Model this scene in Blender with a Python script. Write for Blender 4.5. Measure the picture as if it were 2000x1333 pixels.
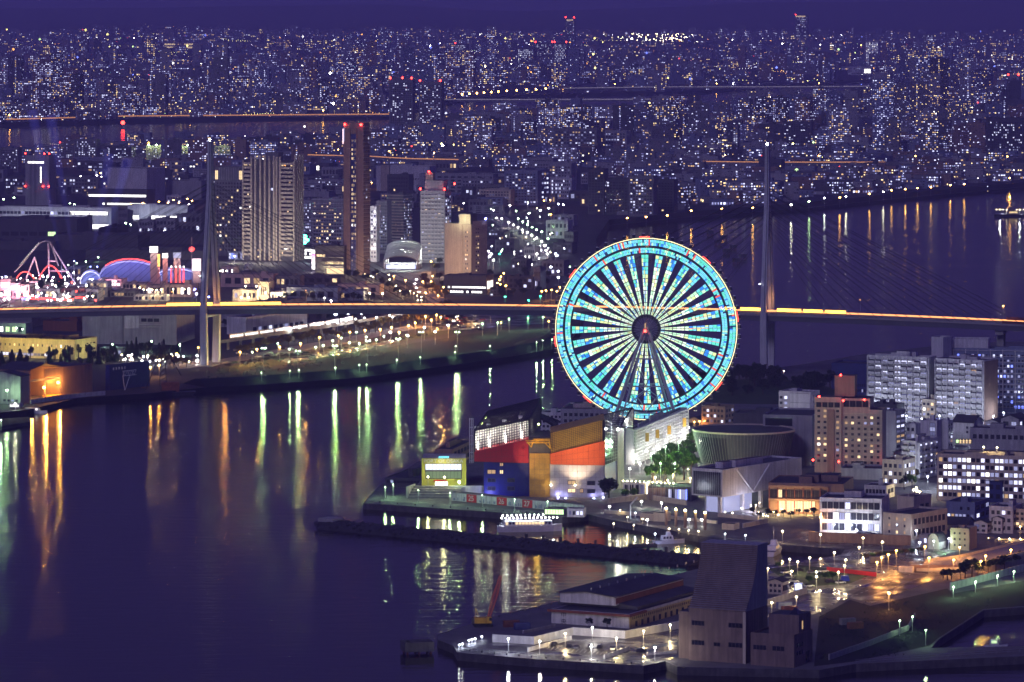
import bpy, math, random
from math import radians, sin, cos, tan, pi, sqrt
random.seed(7)
S = bpy.context.scene
for o in list(bpy.data.objects): bpy.data.objects.remove(o)
COL = S.collection
# ------------------------------------------------------------------ camera
F = 8840.0        # focal length in pixels of a 2000 px wide frame (a 159 mm lens)
H = 250.0         # observation deck above the water
YH = -20.0        # row of the camera's level line
cam_d = bpy.data.cameras.new('camera'); cam = bpy.data.objects.new('camera', cam_d); COL.objects.link(cam)
cam.location = (0, 0, H); cam.rotation_euler = (radians(90), 0, 0)
cam_d.sensor_width = 36; cam_d.lens = F*36/2000; cam_d.shift_y = -(666.5-YH)/2000
cam_d.clip_start = 5; cam_d.clip_end = 200000
S.camera = cam
# ------------------------------------------------------------------ world, sun, exposure
SUN_EL, SUN_AZ = radians(9), radians(208)
w = bpy.data.worlds.new('World'); S.world = w; w.use_nodes = True
nt = w.node_tree; nt.nodes.clear()
sky = nt.nodes.new('ShaderNodeTexSky'); sky.sky_type = 'NISHITA'; sky.sun_disc = False
sky.sun_elevation = radians(-3.0); sky.sun_rotation = radians(215); sky.air_density = 1.0; sky.dust_density = 2.0; sky.ozone_density = 4.0
tint = nt.nodes.new('ShaderNodeMix'); tint.data_type = 'RGBA'; tint.blend_type = 'MULTIPLY'; tint.inputs[0].default_value = 1.0
tint.inputs[7].default_value = (0.60, 0.46, 1.20, 1)
glow = nt.nodes.new('ShaderNodeMix'); glow.data_type = 'RGBA'; glow.blend_type = 'ADD'; glow.inputs[0].default_value = 1.0
glow.inputs[7].default_value = (0.34, 0.26, 1.62, 1)      # the city's own light in the night air
bg = nt.nodes.new('ShaderNodeBackground'); bg.inputs[1].default_value = 0.10
out = nt.nodes.new('ShaderNodeOutputWorld')
nt.links.new(sky.outputs[0], tint.inputs[6]); nt.links.new(tint.outputs[2], glow.inputs[6])
nt.links.new(glow.outputs[2], bg.inputs[0]); nt.links.new(bg.outputs[0], out.inputs[0])
sun_d = bpy.data.lights.new('moon', 'SUN'); sun_d.energy = 0.72; sun_d.angle = radians(12); sun_d.color = (0.64, 0.57, 1.0)
sun = bpy.data.objects.new('moon', sun_d); COL.objects.link(sun)
sun.rotation_euler = (radians(58), 0, radians(-28))        # high behind the camera, a little to the left
S.view_settings.view_transform = 'Standard'; S.view_settings.look = 'None'; S.view_settings.exposure = 0.0; S.view_settings.gamma = 1
S.view_settings.use_curve_mapping = False
C = S.cycles
C.use_denoising = True; C.max_bounces = 4; C.diffuse_bounces = 1; C.glossy_bounces = 2; C.transmission_bounces = 3; C.volume_bounces = 0; C.transparent_max_bounces = 6
C.caustics_reflective = False; C.caustics_refractive = False; C.sample_clamp_indirect = 4.0
C.use_light_tree = True; C.light_sampling_threshold = 0.004; C.use_adaptive_sampling = True; C.adaptive_threshold = 0.03; C.adaptive_min_samples = 16

# ------------------------------------------------------------------ pixels to metres
R_EARTH = 7.4e6
def hsh(x, y):
    n = sin(x*12.9898+y*78.233)*43758.5453
    return n-math.floor(n)
def vnoise(x, y):
    xi, yi = math.floor(x), math.floor(y); xf, yf = x-xi, y-yi
    u, v = xf*xf*(3-2*xf), yf*yf*(3-2*yf)
    a, b, c, d = hsh(xi, yi), hsh(xi+1, yi), hsh(xi, yi+1), hsh(xi+1, yi+1)
    return a+(b-a)*u+(c-a)*v+(a-b-c+d)*u*v
LAND = 3.0
def terr(X, Y):
    """height of the land: flat near by, dropping with the earth's curve, rising to the hills behind the plain"""
    z = LAND
    if Y > 6000:
        z -= (Y-6000)**2/(2*R_EARTH)
    if Y > 15000:
        t = min((Y-15000)/9000.0, 1.0)
        z += t*t*(3-2*t)*(10+22*vnoise(X/1800, Y/2500))
    if Y > 24000:
        t = min((Y-24000)/8000.0, 1.0)
        z += t*(60+170*vnoise(X/2600+3, Y/5000)*vnoise(X/900, 1.7)+110*vnoise(X/5200+9, .3))
    return z
def at(px, py, z=LAND):
    Y = F*(H-z)/(py-YH)
    return ((px-1000)*Y/F, Y, z)
def far(px, py):
    """the point of the far land seen at a pixel"""
    lo, hi = 3000.0, 30000.0
    z = LAND
    Y = F*(H-z)/(py-YH)
    for _ in range(25):
        z = terr((px-1000)*Y/F, Y); Y = min(F*(H-z)/(py-YH), 33000)
    return ((px-1000)*Y/F, Y, terr((px-1000)*Y/F, Y))
def pxX(px, Y): return (px-1000)*Y/F
def pyZ(py, Y): return H-(py-YH)*Y/F

# ------------------------------------------------------------------ materials
MATS = {}
def new_mat(name):
    m = bpy.data.materials.new(name); m.use_nodes = True; MATS[name] = m
    return m, m.node_tree, m.node_tree.nodes['Principled BSDF']
def mat(name, col, rough=0.8, var=0.25, scale=0.25, metal=0.0, streak=0.0, spec=0.3, rvar=0.0, bump=0.0, bscale=2.0):
    m, nt, p = new_mat(name)
    p.inputs['Roughness'].default_value = rough; p.inputs['Metallic'].default_value = metal
    p.inputs['Specular IOR Level'].default_value = spec
    tc = nt.nodes.new('ShaderNodeTexCoord')
    n = nt.nodes.new('ShaderNodeTexNoise'); n.inputs['Scale'].default_value = scale; n.inputs['Detail'].default_value = 5; n.inputs['Roughness'].default_value = 0.65
    src = tc.outputs['Object']
    nt.links.new(src, n.inputs['Vector'])
    r = nt.nodes.new('ShaderNodeMapRange'); r.inputs[1].default_value = 0.3; r.inputs[2].default_value = 0.7
    r.inputs[3].default_value = 1-var; r.inputs[4].default_value = 1+var
    nt.links.new(n.outputs[0], r.inputs[0]); fac = r.outputs[0]
    if streak:
        mp = nt.nodes.new('ShaderNodeMapping'); mp.inputs['Scale'].default_value = (0.7, 0.7, 0.05); nt.links.new(src, mp.inputs[0])
        n2 = nt.nodes.new('ShaderNodeTexNoise'); n2.inputs['Scale'].default_value = 1.0; n2.inputs['Detail'].default_value = 4; nt.links.new(mp.outputs[0], n2.inputs['Vector'])
        r2 = nt.nodes.new('ShaderNodeMapRange'); r2.inputs[1].default_value = 0.35; r2.inputs[2].default_value = 0.7; r2.inputs[3].default_value = 1; r2.inputs[4].default_value = 1-streak
        nt.links.new(n2.outputs[0], r2.inputs[0])
        mm = nt.nodes.new('ShaderNodeMath'); mm.operation = 'MULTIPLY'; nt.links.new(fac, mm.inputs[0]); nt.links.new(r2.outputs[0], mm.inputs[1]); fac = mm.outputs[0]
    mx = nt.nodes.new('ShaderNodeVectorMath'); mx.operation = 'SCALE'; mx.inputs[0].default_value = col[:3]
    nt.links.new(fac, mx.inputs['Scale']); nt.links.new(mx.outputs[0], p.inputs['Base Color'])
    if rvar:
        r3 = nt.nodes.new('ShaderNodeMapRange'); r3.inputs[1].default_value = 0.42; r3.inputs[2].default_value = 0.58; r3.inputs[3].default_value = rough-rvar; r3.inputs[4].default_value = rough
        n3 = nt.nodes.new('ShaderNodeTexNoise'); n3.inputs['Scale'].default_value = 0.09; n3.inputs['Detail'].default_value = 4; nt.links.new(src, n3.inputs['Vector'])
        nt.links.new(n3.outputs[0], r3.inputs[0]); nt.links.new(r3.outputs[0], p.inputs['Roughness'])
    if bump:
        nb = nt.nodes.new('ShaderNodeTexNoise'); nb.inputs['Scale'].default_value = bscale; nb.inputs['Detail'].default_value = 4; nt.links.new(src, nb.inputs['Vector'])
        b = nt.nodes.new('ShaderNodeBump'); b.inputs['Strength'].default_value = bump; nt.links.new(nb.outputs[0], b.inputs['Height']); nt.links.new(b.outputs[0], p.inputs['Normal'])
    return m
def emat(name, col, strength, sample=False):
    m, nt, p = new_mat(name)
    p.inputs['Base Color'].default_value = (0.02, 0.02, 0.02, 1)
    p.inputs['Emission Color'].default_value = (*col, 1); p.inputs['Emission Strength'].default_value = strength
    m.cycles.emission_sampling = 'FRONT_BACK' if sample else 'NONE'
    return m
mat('white_paint', (.72, .71, .70), .6, .12, .2, streak=.25)
mat('white_wall', (.62, .60, .60), .75, .15, .15, streak=.35)
mat('grey_wall', (.36, .35, .36), .8, .15, .15, streak=.3)
mat('mid_grey', (.22, .215, .22), .8, .2, .15, streak=.3)
mat('dark_grey', (.09, .09, .10), .8, .2, .2, streak=.2)
mat('black_steel', (.025, .025, .03), .5, .2, .5)
mat('beige_wall', (.46, .37, .29), .8, .12, .15, streak=.25)
mat('brown_wall', (.30, .20, .15), .8, .15, .2, streak=.25)
mat('cream_wall', (.58, .50, .38), .8, .12, .15, streak=.25)
mat('yellow_wall', (.55, .43, .20), .8, .12, .15, streak=.3)
mat('blue_grey', (.22, .25, .36), .8, .12, .15, streak=.25)
mat('navy_wall', (.035, .045, .16), .6, .2, .2)
mat('red_brown', (.22, .075, .05), .8, .15, .2, streak=.3)
mat('roof_dark', (.06, .06, .068), .85, .35, .12)
mat('roof_grey', (.16, .16, .17), .85, .3, .1)
mat('concrete', (.33, .32, .31), .8, .25, .12, streak=.25)
mat('pylon_paint', (.48, .48, .52), .55, .12, .08, streak=.3)
mat('asphalt', (.055, .054, .056), .75, .35, .06, rvar=.45, bump=.1)
mat('wet_ground', (.10, .095, .09), .6, .4, .05, rvar=.42, bump=.15, bscale=1.2)
mat('pavement', (.13, .125, .12), .8, .3, .08, bump=.05)
mat('quay_wall', (.10, .095, .09), .85, .35, .3, streak=.4)
mat('silo_wall', (.25, .18, .145), .85, .2, .12, streak=.35)
mat('rock', (.045, .043, .045), .9, .4, .4)
mat('city_ground', (.035, .034, .04), .9, .4, .01)
mat('grass', (.035, .06, .022), .9, .4, .08)
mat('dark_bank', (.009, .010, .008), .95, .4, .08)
mat('leaf', (.075, .16, .015), .7, .5, .4)
mat('leaf_dark', (.022, .04, .018), .8, .5, .4)
mat('leaf_autumn', (.15, .11, .02), .7, .5, .4)
mat('bark', (.06, .045, .035), .9, .3, 1)
mat('steel', (.35, .35, .37), .4, .1, .5, metal=.6)
mat('rail_white', (.75, .75, .75), .5, .05, .5)
mat('rust_steel', (.16, .06, .035), .7, .4, .4)
mat('crane_yellow', (.55, .33, .03), .6, .25, .5, streak=.3)
mat('orange_panel', (.78, .13, .025), .5, .08, .1)
mat('red_panel', (.42, .022, .025), .5, .1, .1)
mat('gold_panel', (.42, .25, .035), .55, .25, .3)
mat('blue_panel', (.018, .022, .15), .4, .12, .15)
mat('silver_panel', (.40, .38, .40), .35, .12, .2, metal=.5)
mat('ship_white', (.75, .75, .76), .4, .1, .4)
mat('paint_line', (.7, .7, .68), .7, .2, .5)
mat('tarp_blue', (.03, .06, .45), .6, .1, .5)
mat('red_paint', (.55, .03, .03), .6, .15, .4)
mat('red_steel', (.5, .03, .03), .5, .1, .4)
mat('pink_steel', (.55, .45, .5), .5, .1, .4)
mat('car_dark', (.03, .03, .04), .25, .05, 1)
mat('car_silver', (.45, .46, .48), .25, .05, 1, metal=.5)
mat('car_white', (.75, .75, .75), .25, .05, 1)
mat('car_red', (.4, .02, .02), .25, .05, 1)
mat('tyre', (.02, .02, .02), .9, .1, 2)
for k_ in ('leaf', 'leaf_dark', 'leaf_autumn'):      # leaves let light through
    n_ = MATS[k_].node_tree; pb = n_.nodes['Principled BSDF']; tr = n_.nodes.new('ShaderNodeBsdfTranslucent'); mx2 = n_.nodes.new('ShaderNodeMixShader'); mx2.inputs[0].default_value = .45
    n_.links.new(pb.inputs['Base Color'].links[0].from_socket, tr.inputs['Color']); n_.links.new(pb.outputs[0], mx2.inputs[1]); n_.links.new(tr.outputs[0], mx2.inputs[2]); n_.links.new(mx2.outputs[0], n_.nodes['Material Output'].inputs[0])
m, nt_, p = new_mat('glass_dark'); p.inputs['Base Color'].default_value = (.02, .022, .03, 1); p.inputs['Roughness'].default_value = .12; p.inputs['Specular IOR Level'].default_value = .6
m, nt_, p = new_mat('glass_clear'); p.inputs['Base Color'].default_value = (.8, .85, .85, 1); p.inputs['Roughness'].default_value = .1; p.inputs['Alpha'].default_value = .02; p.inputs['Specular IOR Level'].default_value = 0
# lit windows and lamps: the things that give off light
emat('w_cool', (.70, .72, 1.0), 1.9); emat('w_cool2', (.56, .58, 1.0), .7); emat('w_dim', (.40, .40, .85), .28)
emat('w_warm', (1, .72, .38), 1.7); emat('w_warm2', (1, .62, .30), .65); emat('w_white', (1, .97, .92), 3.6)
emat('w_green', (.65, 1, .45), 2.0); emat('w_blue', (.16, .22, 1.0), 3.0); emat('w_red', (1, .06, .04), 4.0); emat('w_orange', (1, .42, .08), 4.0)
emat('w_cyan', (.2, .8, .9), 2.0)
for n_, c_, s_ in (('cool', (.66, .68, 1.0), 3.0), ('cool2', (.52, .54, 1.0), 1.2), ('dim', (.40, .38, .95), .5), ('warm', (1, .74, .34), 3.2), ('warm2', (1, .62, .28), 1.5), ('white', (1, .97, .92), 7.0), ('green', (.65, 1, .4), 4.0), ('blue', (.16, .22, 1.0), 5.0), ('orange', (1, .42, .08), 7.0), ('red', (1, .06, .04), 6.0), ('yellow', (1, .9, .25), 8.0)): emat('f_'+n_, c_, s_)
emat('l_white', (1, .96, .92), 40); emat('l_cool', (.78, .84, 1), 40); emat('l_warm', (1, .82, .45), 40); emat('l_orange', (1, .48, .10), 40)
emat('l_green', (.62, 1, .55), 40); emat('l_red', (1, .03, .02), 25); emat('l_blue', (.25, .3, 1), 30); emat('l_emerald', (.05, 1, .45), 25)
PAL = {'cool': [('w_cool', 4), ('w_cool2', 4), ('w_dim', 2), ('w_warm2', .6)], 'warm': [('w_warm', 3), ('w_warm2', 3), ('w_white', .4), ('w_cool2', .5)],
       'mix': [('w_cool', 3), ('w_cool2', 3), ('w_warm', 1.6), ('w_warm2', 1.6), ('w_dim', 2)], 'office': [('w_cool', 5), ('w_white', 1.2), ('w_cool2', 3), ('w_warm2', .4)],
       'green': [('w_green', 3), ('w_white', 1)], 'blue': [('w_blue', 2), ('w_cool', 2), ('w_cool2', 3)], 'white': [('w_white', 1)], 'warmall': [('w_warm', 1)], 'dim': [('w_dim', 3), ('w_cool2', 1)],
       'orange': [('w_orange', 2), ('w_warm', 2)]}
def pick(pal):
    L = PAL[pal]; t = random.random()*sum(x[1] for x in L)
    for n, wgt in L:
        t -= wgt
        if t <= 0: return n
    return L[-1][0]

# ------------------------------------------------------------------ mesh building
class MB:
    def __init__(s): s.v = []; s.f = []; s.m = []; s.mats = []
    def mi(s, m):
        if m not in s.mats: s.mats.append(m)
        return s.mats.index(m)
    def face(s, pts, m):
        k = len(s.v); s.v += [tuple(p) for p in pts]; s.f.append(tuple(range(k, k+len(pts)))); s.m.append(s.mi(m))
    def hexa(s, b, t, m, top=None):
        k = len(s.v); s.v += [tuple(p) for p in b]+[tuple(p) for p in t]; n = len(b); i = s.mi(m); j = s.mi(top or m)
        s.f.append(tuple(k+n-1-q for q in range(n))); s.m.append(i)
        s.f.append(tuple(k+n+q for q in range(n))); s.m.append(j)
        for q in range(n):
            r = (q+1) % n; s.f.append((k+q, k+r, k+n+r, k+n+q)); s.m.append(i)
    def box(s, x0, x1, y0, y1, z0, z1, m, top=None):
        s.hexa([(x0, y0, z0), (x1, y0, z0), (x1, y1, z0), (x0, y1, z0)], [(x0, y0, z1), (x1, y0, z1), (x1, y1, z1), (x0, y1, z1)], m, top)
    def prism(s, poly, z0, z1, m, top=None):
        a = sum(poly[i][0]*poly[(i+1) % len(poly)][1]-poly[(i+1) % len(poly)][0]*poly[i][1] for i in range(len(poly)))
        if a < 0: poly = poly[::-1]
        s.hexa([(p[0], p[1], z0) for p in poly], [(p[0], p[1], z1) for p in poly], m, top)
    def profile(s, prof, axis0, axis1, m, top=None, ax='y'):
        """a (horizontal, z) outline pushed along an axis"""
        if ax == 'y': b = [(a, axis0, z) for a, z in prof]; t = [(a, axis1, z) for a, z in prof]
        else: b = [(axis0, a, z) for a, z in prof]; t = [(axis1, a, z) for a, z in prof]
        s.hexa(b, t, m, top)
    def tube(s, p, q, r, m, n=6, r2=None):
        r2 = r if r2 is None else r2
        d = [q[i]-p[i] for i in range(3)]; L = sqrt(sum(c*c for c in d)) or 1; d = [c/L for c in d]
        a = (0, 0, 1) if abs(d[2]) < .9 else (1, 0, 0)
        u = (d[1]*a[2]-d[2]*a[1], d[2]*a[0]-d[0]*a[2], d[0]*a[1]-d[1]*a[0]); l = sqrt(sum(c*c for c in u)); u = [c/l for c in u]
        v = (d[1]*u[2]-d[2]*u[1], d[2]*u[0]-d[0]*u[2], d[0]*u[1]-d[1]*u[0])
        ring = lambda o, rr: [tuple(o[i]+rr*(cos(2*pi*k/n)*u[i]+sin(2*pi*k/n)*v[i]) for i in range(3)) for k in range(n)]
        s.hexa(ring(p, r), ring(q, r2), m)
    def ball(s, c, r, m, n=6, k=4, sz=1.0):
        base = len(s.v); i = s.mi(m)
        for a in range(k+1):
            th = pi*a/k
            for b in range(n):
                s.v.append((c[0]+r*sin(th)*cos(2*pi*b/n), c[1]+r*sin(th)*sin(2*pi*b/n), c[2]+sz*r*cos(th)))
        for a in range(k):
            for b in range(n):
                s.f.append((base+a*n+b, base+(a+1)*n+b, base+(a+1)*n+(b+1) % n, base+a*n+(b+1) % n)); s.m.append(i)
    def mesh(s, name='mesh', smooth=False):
        me = bpy.data.meshes.new(name); me.from_pydata(s.v, [], s.f)
        for m in s.mats: me.materials.append(MATS[m])
        me.polygons.foreach_set('material_index', s.m)
        if smooth: me.polygons.foreach_set('use_smooth', [True]*len(s.f))
        me.update(); return me
    def build(s, name, parent=None, kind=None, smooth=False):
        if not s.f: return None
        return link(name, s.mesh(name, smooth), parent, kind)
def link(name, me, parent=None, kind=None, loc=None):
    o = bpy.data.objects.new(name, me); COL.objects.link(o); o.parent = parent
    if kind: o['kind'] = kind
    if loc: o.location = loc
    return o
def tag(o, label, cat, group=None):
    o['label'] = label; o['category'] = cat
    if group: o['group'] = group
    return o
def thing(name, label, cat, loc=(0, 0, 0), rz=0, group=None):
    o = bpy.data.objects.new(name, None); COL.objects.link(o); o.location = loc; o.rotation_euler = (0, 0, rz); o.empty_display_size = 1
    return tag(o, label, cat, group)
def struct(mb, name, smooth=False):
    o = mb.build(name, None, 'structure', smooth); return o
def point_light(parent, loc, col, power, r=.3, name='lamp_light'):
    l = bpy.data.lights.new(name, 'POINT'); l.energy = power; l.color = col; l.shadow_soft_size = r
    o = bpy.data.objects.new(name, l); COL.objects.link(o); o.parent = parent; o.location = loc; return o
def copy_tree(o, parent=None):
    c = o.copy(); COL.objects.link(c); c.parent = parent
    for ch in list(o.children): copy_tree(ch, c)
    return c
# ------------------------------------------------------------------ buildings from a corner and three columns of the view
SHARED = {}
def facade(root, O, u, n, W, Ht, specs, s):
    """u, n: unit vectors along and out of the face (local); specs: list of dicts"""
    def P(a, z, d): return (O[0]+u[0]*a+n[0]*d, O[1]+u[1]*a+n[1]*d, O[2]+z)
    def slab(mb, a0, a1, z0, z1, d0, d1, m, top=None):
        b = [P(a0, z0, d1), P(a1, z0, d1), P(a1, z0, d0), P(a0, z0, d0)]; t = [P(a0, z1, d1), P(a1, z1, d1), P(a1, z1, d0), P(a0, z1, d0)]
        mb.hexa(b, t, m, top)
    rot = math.atan2(u[1], u[0])
    joined = MB()
    for sp in specs:
        k = sp['k']
        a0, a1, z0, z1 = sp.get('u0', .05)*W, sp.get('u1', .95)*W, sp.get('z0', .06)*Ht, sp.get('z1', .94)*Ht
        nc, nr = sp.get('c', 1), sp.get('r', 1); cw, ch = (a1-a0)/nc, (z1-z0)/nr
        if k in ('win', 'balc'):
            ww, wh = cw*sp.get('wr', .6), ch*sp.get('hr', .5); big = max(ww, wh)*s >= 9.5 and nc*nr <= 300 and min(ww, wh)*s > 3.2
            lit, pal, fm = sp.get('lit', .3), sp.get('pal', 'cool'), sp.get('fm', 'dark_grey')
            for j in range(nr):
                for i in range(nc):
                    if sp.get('skip') and sp['skip'](i, j): continue
                    g = pick(pal) if random.random() < lit else 'glass_dark'
                    ca, cz = a0+(i+.5)*cw, z0+(j+.5)*ch
                    if k == 'balc': cz = z0+j*ch+wh*.5+.05
                    if big:
                        key = ('w', round(ww, 2), round(wh, 2), g, fm)
                        if key not in SHARED:
                            mb = MB(); e = min(.12, ww*.08)
                            mb.box(-ww/2, ww/2, -.05, -.01, -wh/2, wh/2, g)
                            for q in ((-ww/2-e, -ww/2), (ww/2, ww/2+e), (-e/2, e/2)): mb.box(q[0], q[1], -.12, 0, -wh/2, wh/2, fm)
                            for q in ((-wh/2-e, -wh/2), (wh/2, wh/2+e)): mb.box(-ww/2-e, ww/2+e, -.14, 0, q[0], q[1], fm)
                            SHARED[key] = mb.mesh('window')
                        o = link('window', SHARED[key], root, None, P(ca, cz, .01)); o.rotation_euler = (0, 0, rot)
                    else:
                        joined.face([P(ca-ww/2, cz-wh/2, .05), P(ca+ww/2, cz-wh/2, .05), P(ca+ww/2, cz+wh/2, .05), P(ca-ww/2, cz+wh/2, .05)], g)
            if k == 'balc':
                bd, wm = sp.get('bd', 1.3), sp.get('wm', 'white_wall'); ph = sp.get('ph', .42)*ch; g = sp.get('gap', .06)*cw
                bigb = cw*s >= 10
                for j in range(nr):
                    for i in range(nc):
                        if bigb:
                            key = ('b', round(cw, 2), round(ch, 2), wm, bd, round(g, 2))
                            if key not in SHARED:
                                mb = MB(); mb.box(g, cw-g, -bd, 0, -.15, 0, wm); mb.box(g, cw-g, -bd-.1, -bd, -.15, ph, wm)
                                mb.box(g, g+.15, -bd, 0, 0, ch*.97-.16, wm)
                                SHARED[key] = mb.mesh('balcony')
                            o = link('balcony', SHARED[key], root, None, P(a0+i*cw, z0+j*ch, 0)); o.rotation_euler = (0, 0, rot)
                        else:
                            slab(joined, a0+i*cw+g, a0+(i+1)*cw-g, z0+j*ch-.15, z0+j*ch, 0, bd, wm); slab(joined, a0+i*cw+g, a0+(i+1)*cw-g, z0+j*ch-.15, z0+j*ch+ph, bd, bd+.1, wm)
        elif k == 'fin':       # upright fins or piers
            for i in range(nc+1):
                mb = MB(); fw = sp.get('w', .6); c = a0+i*cw
                slab(mb, c-fw/2, c+fw/2, z0, z1, 0, sp.get('d', .6), sp.get('m', 'white_wall')); mb.build('fin', root)
        elif k == 'ledge':     # horizontal courses
            mb = MB()
            for j in range(nr+1): slab(mb, a0, a1, z0+j*ch-sp.get('h', .25)/2, z0+j*ch+sp.get('h', .25)/2, 0, sp.get('d', .25), sp.get('m', 'white_wall'))
            mb.build('ledges', root, 'stuff')
        elif k == 'panel':     # a plain raised field
            mb = MB(); slab(mb, a0, a1, z0, z1, 0, sp.get('d', .15), sp['m']); mb.build(sp.get('name', 'panel'), root)
    joined.build('small_windows', root, 'stuff')
def W(c, r, u0=.05, u1=.95, z0=.06, z1=.94, wr=.6, hr=.5, lit=.3, pal='cool', **k): return dict(k='win', c=c, r=r, u0=u0, u1=u1, z0=z0, z1=z1, wr=wr, hr=hr, lit=lit, pal=pal, **k)
def BAL(c, r, u0=.03, u1=.97, z0=.06, z1=.98, wr=.7, hr=.62, lit=.4, pal='cool', **k): return dict(k='balc', c=c, r=r, u0=u0, u1=u1, z0=z0, z1=z1, wr=wr, hr=hr, lit=lit, pal=pal, **k)
def FIN(c, u0=.02, u1=.98, z0=0, z1=1, **k): return dict(k='fin', c=c, u0=u0, u1=u1, z0=z0, z1=z1, **k)
def LEDGE(r, u0=0, u1=1, z0=.05, z1=.98, **k): return dict(k='ledge', r=r, u0=u0, u1=u1, z0=z0, z1=z1, **k)
def PANEL(m, u0, u1, z0, z1, **k): return dict(k='panel', m=m, u0=u0, u1=u1, z0=z0, z1=z1, **k)
def bld(name, label, pl, pc, pr, pb, pt, th=12, wall='grey_wall', roof='roof_dark', L=(), R=(), D=None, cat='building', group=None, z=None, units=2, parapet=.9, shape='flat', far_land=False, parent=None, rise=.2, LW=None):
    """nearest corner at column pc, base row pb; left face to column pl, right face to pr (or D metres deep); top row pt"""
    if far_land: Xc, Yc, z = far(pc, pb)
    else:
        z = LAND if z is None else z
        Xc, Yc, _ = at(pc, pb, z)
    t = radians(th); a, b_ = (pl-1000)/F, ((pr or 0)-1000)/F
    Ln = (Xc-a*Yc)/(cos(t)+a*sin(t)) if LW is None else LW
    Rn = D if D else (b_*Yc-Xc)/(sin(t)-b_*cos(t))
    Rn = max(min(Rn, 150), 2.0); Ln = max(Ln, 1.0)
    s = F/Yc; Ht = pyZ(pt, Yc)-z
    root = thing(name, label, cat, (Xc, Yc, z), -t, group) if parent is None else parent
    mb = MB()
    if shape == 'flat':
        mb.box(-Ln, 0, 0, Rn, 0, Ht-parapet, wall, roof)
        if parapet:
            e = .35; q = Ht-parapet
            mb.box(-Ln, 0, 0, e, q, Ht, wall); mb.box(-Ln, 0, Rn-e, Rn, q, Ht, wall); mb.box(-Ln, -Ln+e, e, Rn-e, q, Ht, wall); mb.box(-e, 0, e, Rn-e, q, Ht, wall)
        mb.build('wall', root)
    elif shape in ('gable_l', 'gable_r'):     # ridge along the left face, or along the right face
        hh = Ht-rise*min(Ln, Rn) if rise < 1 else Ht-rise; mb.box(-Ln, 0, 0, Rn, 0, hh, wall); r_ = MB(); o_ = .5
        if shape == 'gable_l':
            mb.hexa([(-Ln, 0, hh), (0, 0, hh), (0, Rn, hh), (-Ln, Rn, hh)], [(-Ln, Rn/2-.05, Ht-.1), (0, Rn/2-.05, Ht-.1), (0, Rn/2+.05, Ht-.1), (-Ln, Rn/2+.05, Ht-.1)], wall)
            for y0, y1 in ((-o_, Rn/2), (Rn+o_, Rn/2)): r_.hexa([(-Ln-o_, y0, hh), (o_, y0, hh), (o_, y1, Ht), (-Ln-o_, y1, Ht)], [(-Ln-o_, y0, hh+.3), (o_, y0, hh+.3), (o_, y1, Ht+.3), (-Ln-o_, y1, Ht+.3)], roof)
        else:
            mb.hexa([(-Ln, 0, hh), (0, 0, hh), (0, Rn, hh), (-Ln, Rn, hh)], [(-Ln/2-.05, 0, Ht-.1), (-Ln/2+.05, 0, Ht-.1), (-Ln/2+.05, Rn, Ht-.1), (-Ln/2-.05, Rn, Ht-.1)], wall)
            for x0, x1 in ((-Ln-o_, -Ln/2), (o_, -Ln/2)): r_.hexa([(x0, -o_, hh), (x1, -o_, Ht), (x1, Rn+o_, Ht), (x0, Rn+o_, hh)], [(x0, -o_, hh+.3), (x1, -o_, Ht+.3), (x1, Rn+o_, Ht+.3), (x0, Rn+o_, hh+.3)], roof)
        mb.build('wall', root); r_.build('roof', root)
    elif shape == 'vault':                     # barrel roof, round end towards the right face
        hh = Ht*.45; n_ = 10
        prof = [(-Ln, 0), (0, 0)]+[(-Ln/2+Ln/2*cos(pi*k/n_), hh+(Ht-hh)*sin(pi*k/n_)) for k in range(n_+1)]
        mb.profile(prof, 0, Rn, wall, None, 'y'); mb.build('wall', root)
        r_ = MB()
        for k in range(n_):
            p0, p1 = prof[2+k], prof[3+k]; r_.hexa([(p0[0], -.3, p0[1]), (p1[0], -.3, p1[1]), (p1[0], Rn+.3, p1[1]), (p0[0], Rn+.3, p0[1])], [(p0[0], -.3, p0[1]+.25), (p1[0], -.3, p1[1]+.25), (p1[0], Rn+.3, p1[1]+.25), (p0[0], Rn+.3, p0[1]+.25)], roof)
        r_.build('roof', root)
    if shape == 'flat':
        for k in range(units):
            uw, ud, uh = Ln*random.uniform(.1, .25), Rn*random.uniform(.2, .4), random.uniform(1.5, 3.5)
            ux, uy = -Ln*random.uniform(.12, .6)-uw, Rn*random.uniform(.15, .55)
            m2 = MB(); m2.box(ux, ux+uw, uy, uy+ud, Ht-parapet+.01, Ht-parapet+uh, wall, roof); m2.build('roof_unit', root)
    wall_h = Ht-parapet*.5 if shape == 'flat' else (hh if shape != 'flat' else Ht)
    if L: facade(root, (-Ln, 0, 0), (1, 0, 0), (0, -1, 0), Ln, wall_h, L, s)
    if R: facade(root, (0, 0, 0), (0, 1, 0), (1, 0, 0), Rn, wall_h, R, s)
    return root, Ln, Rn, Ht, s
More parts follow.
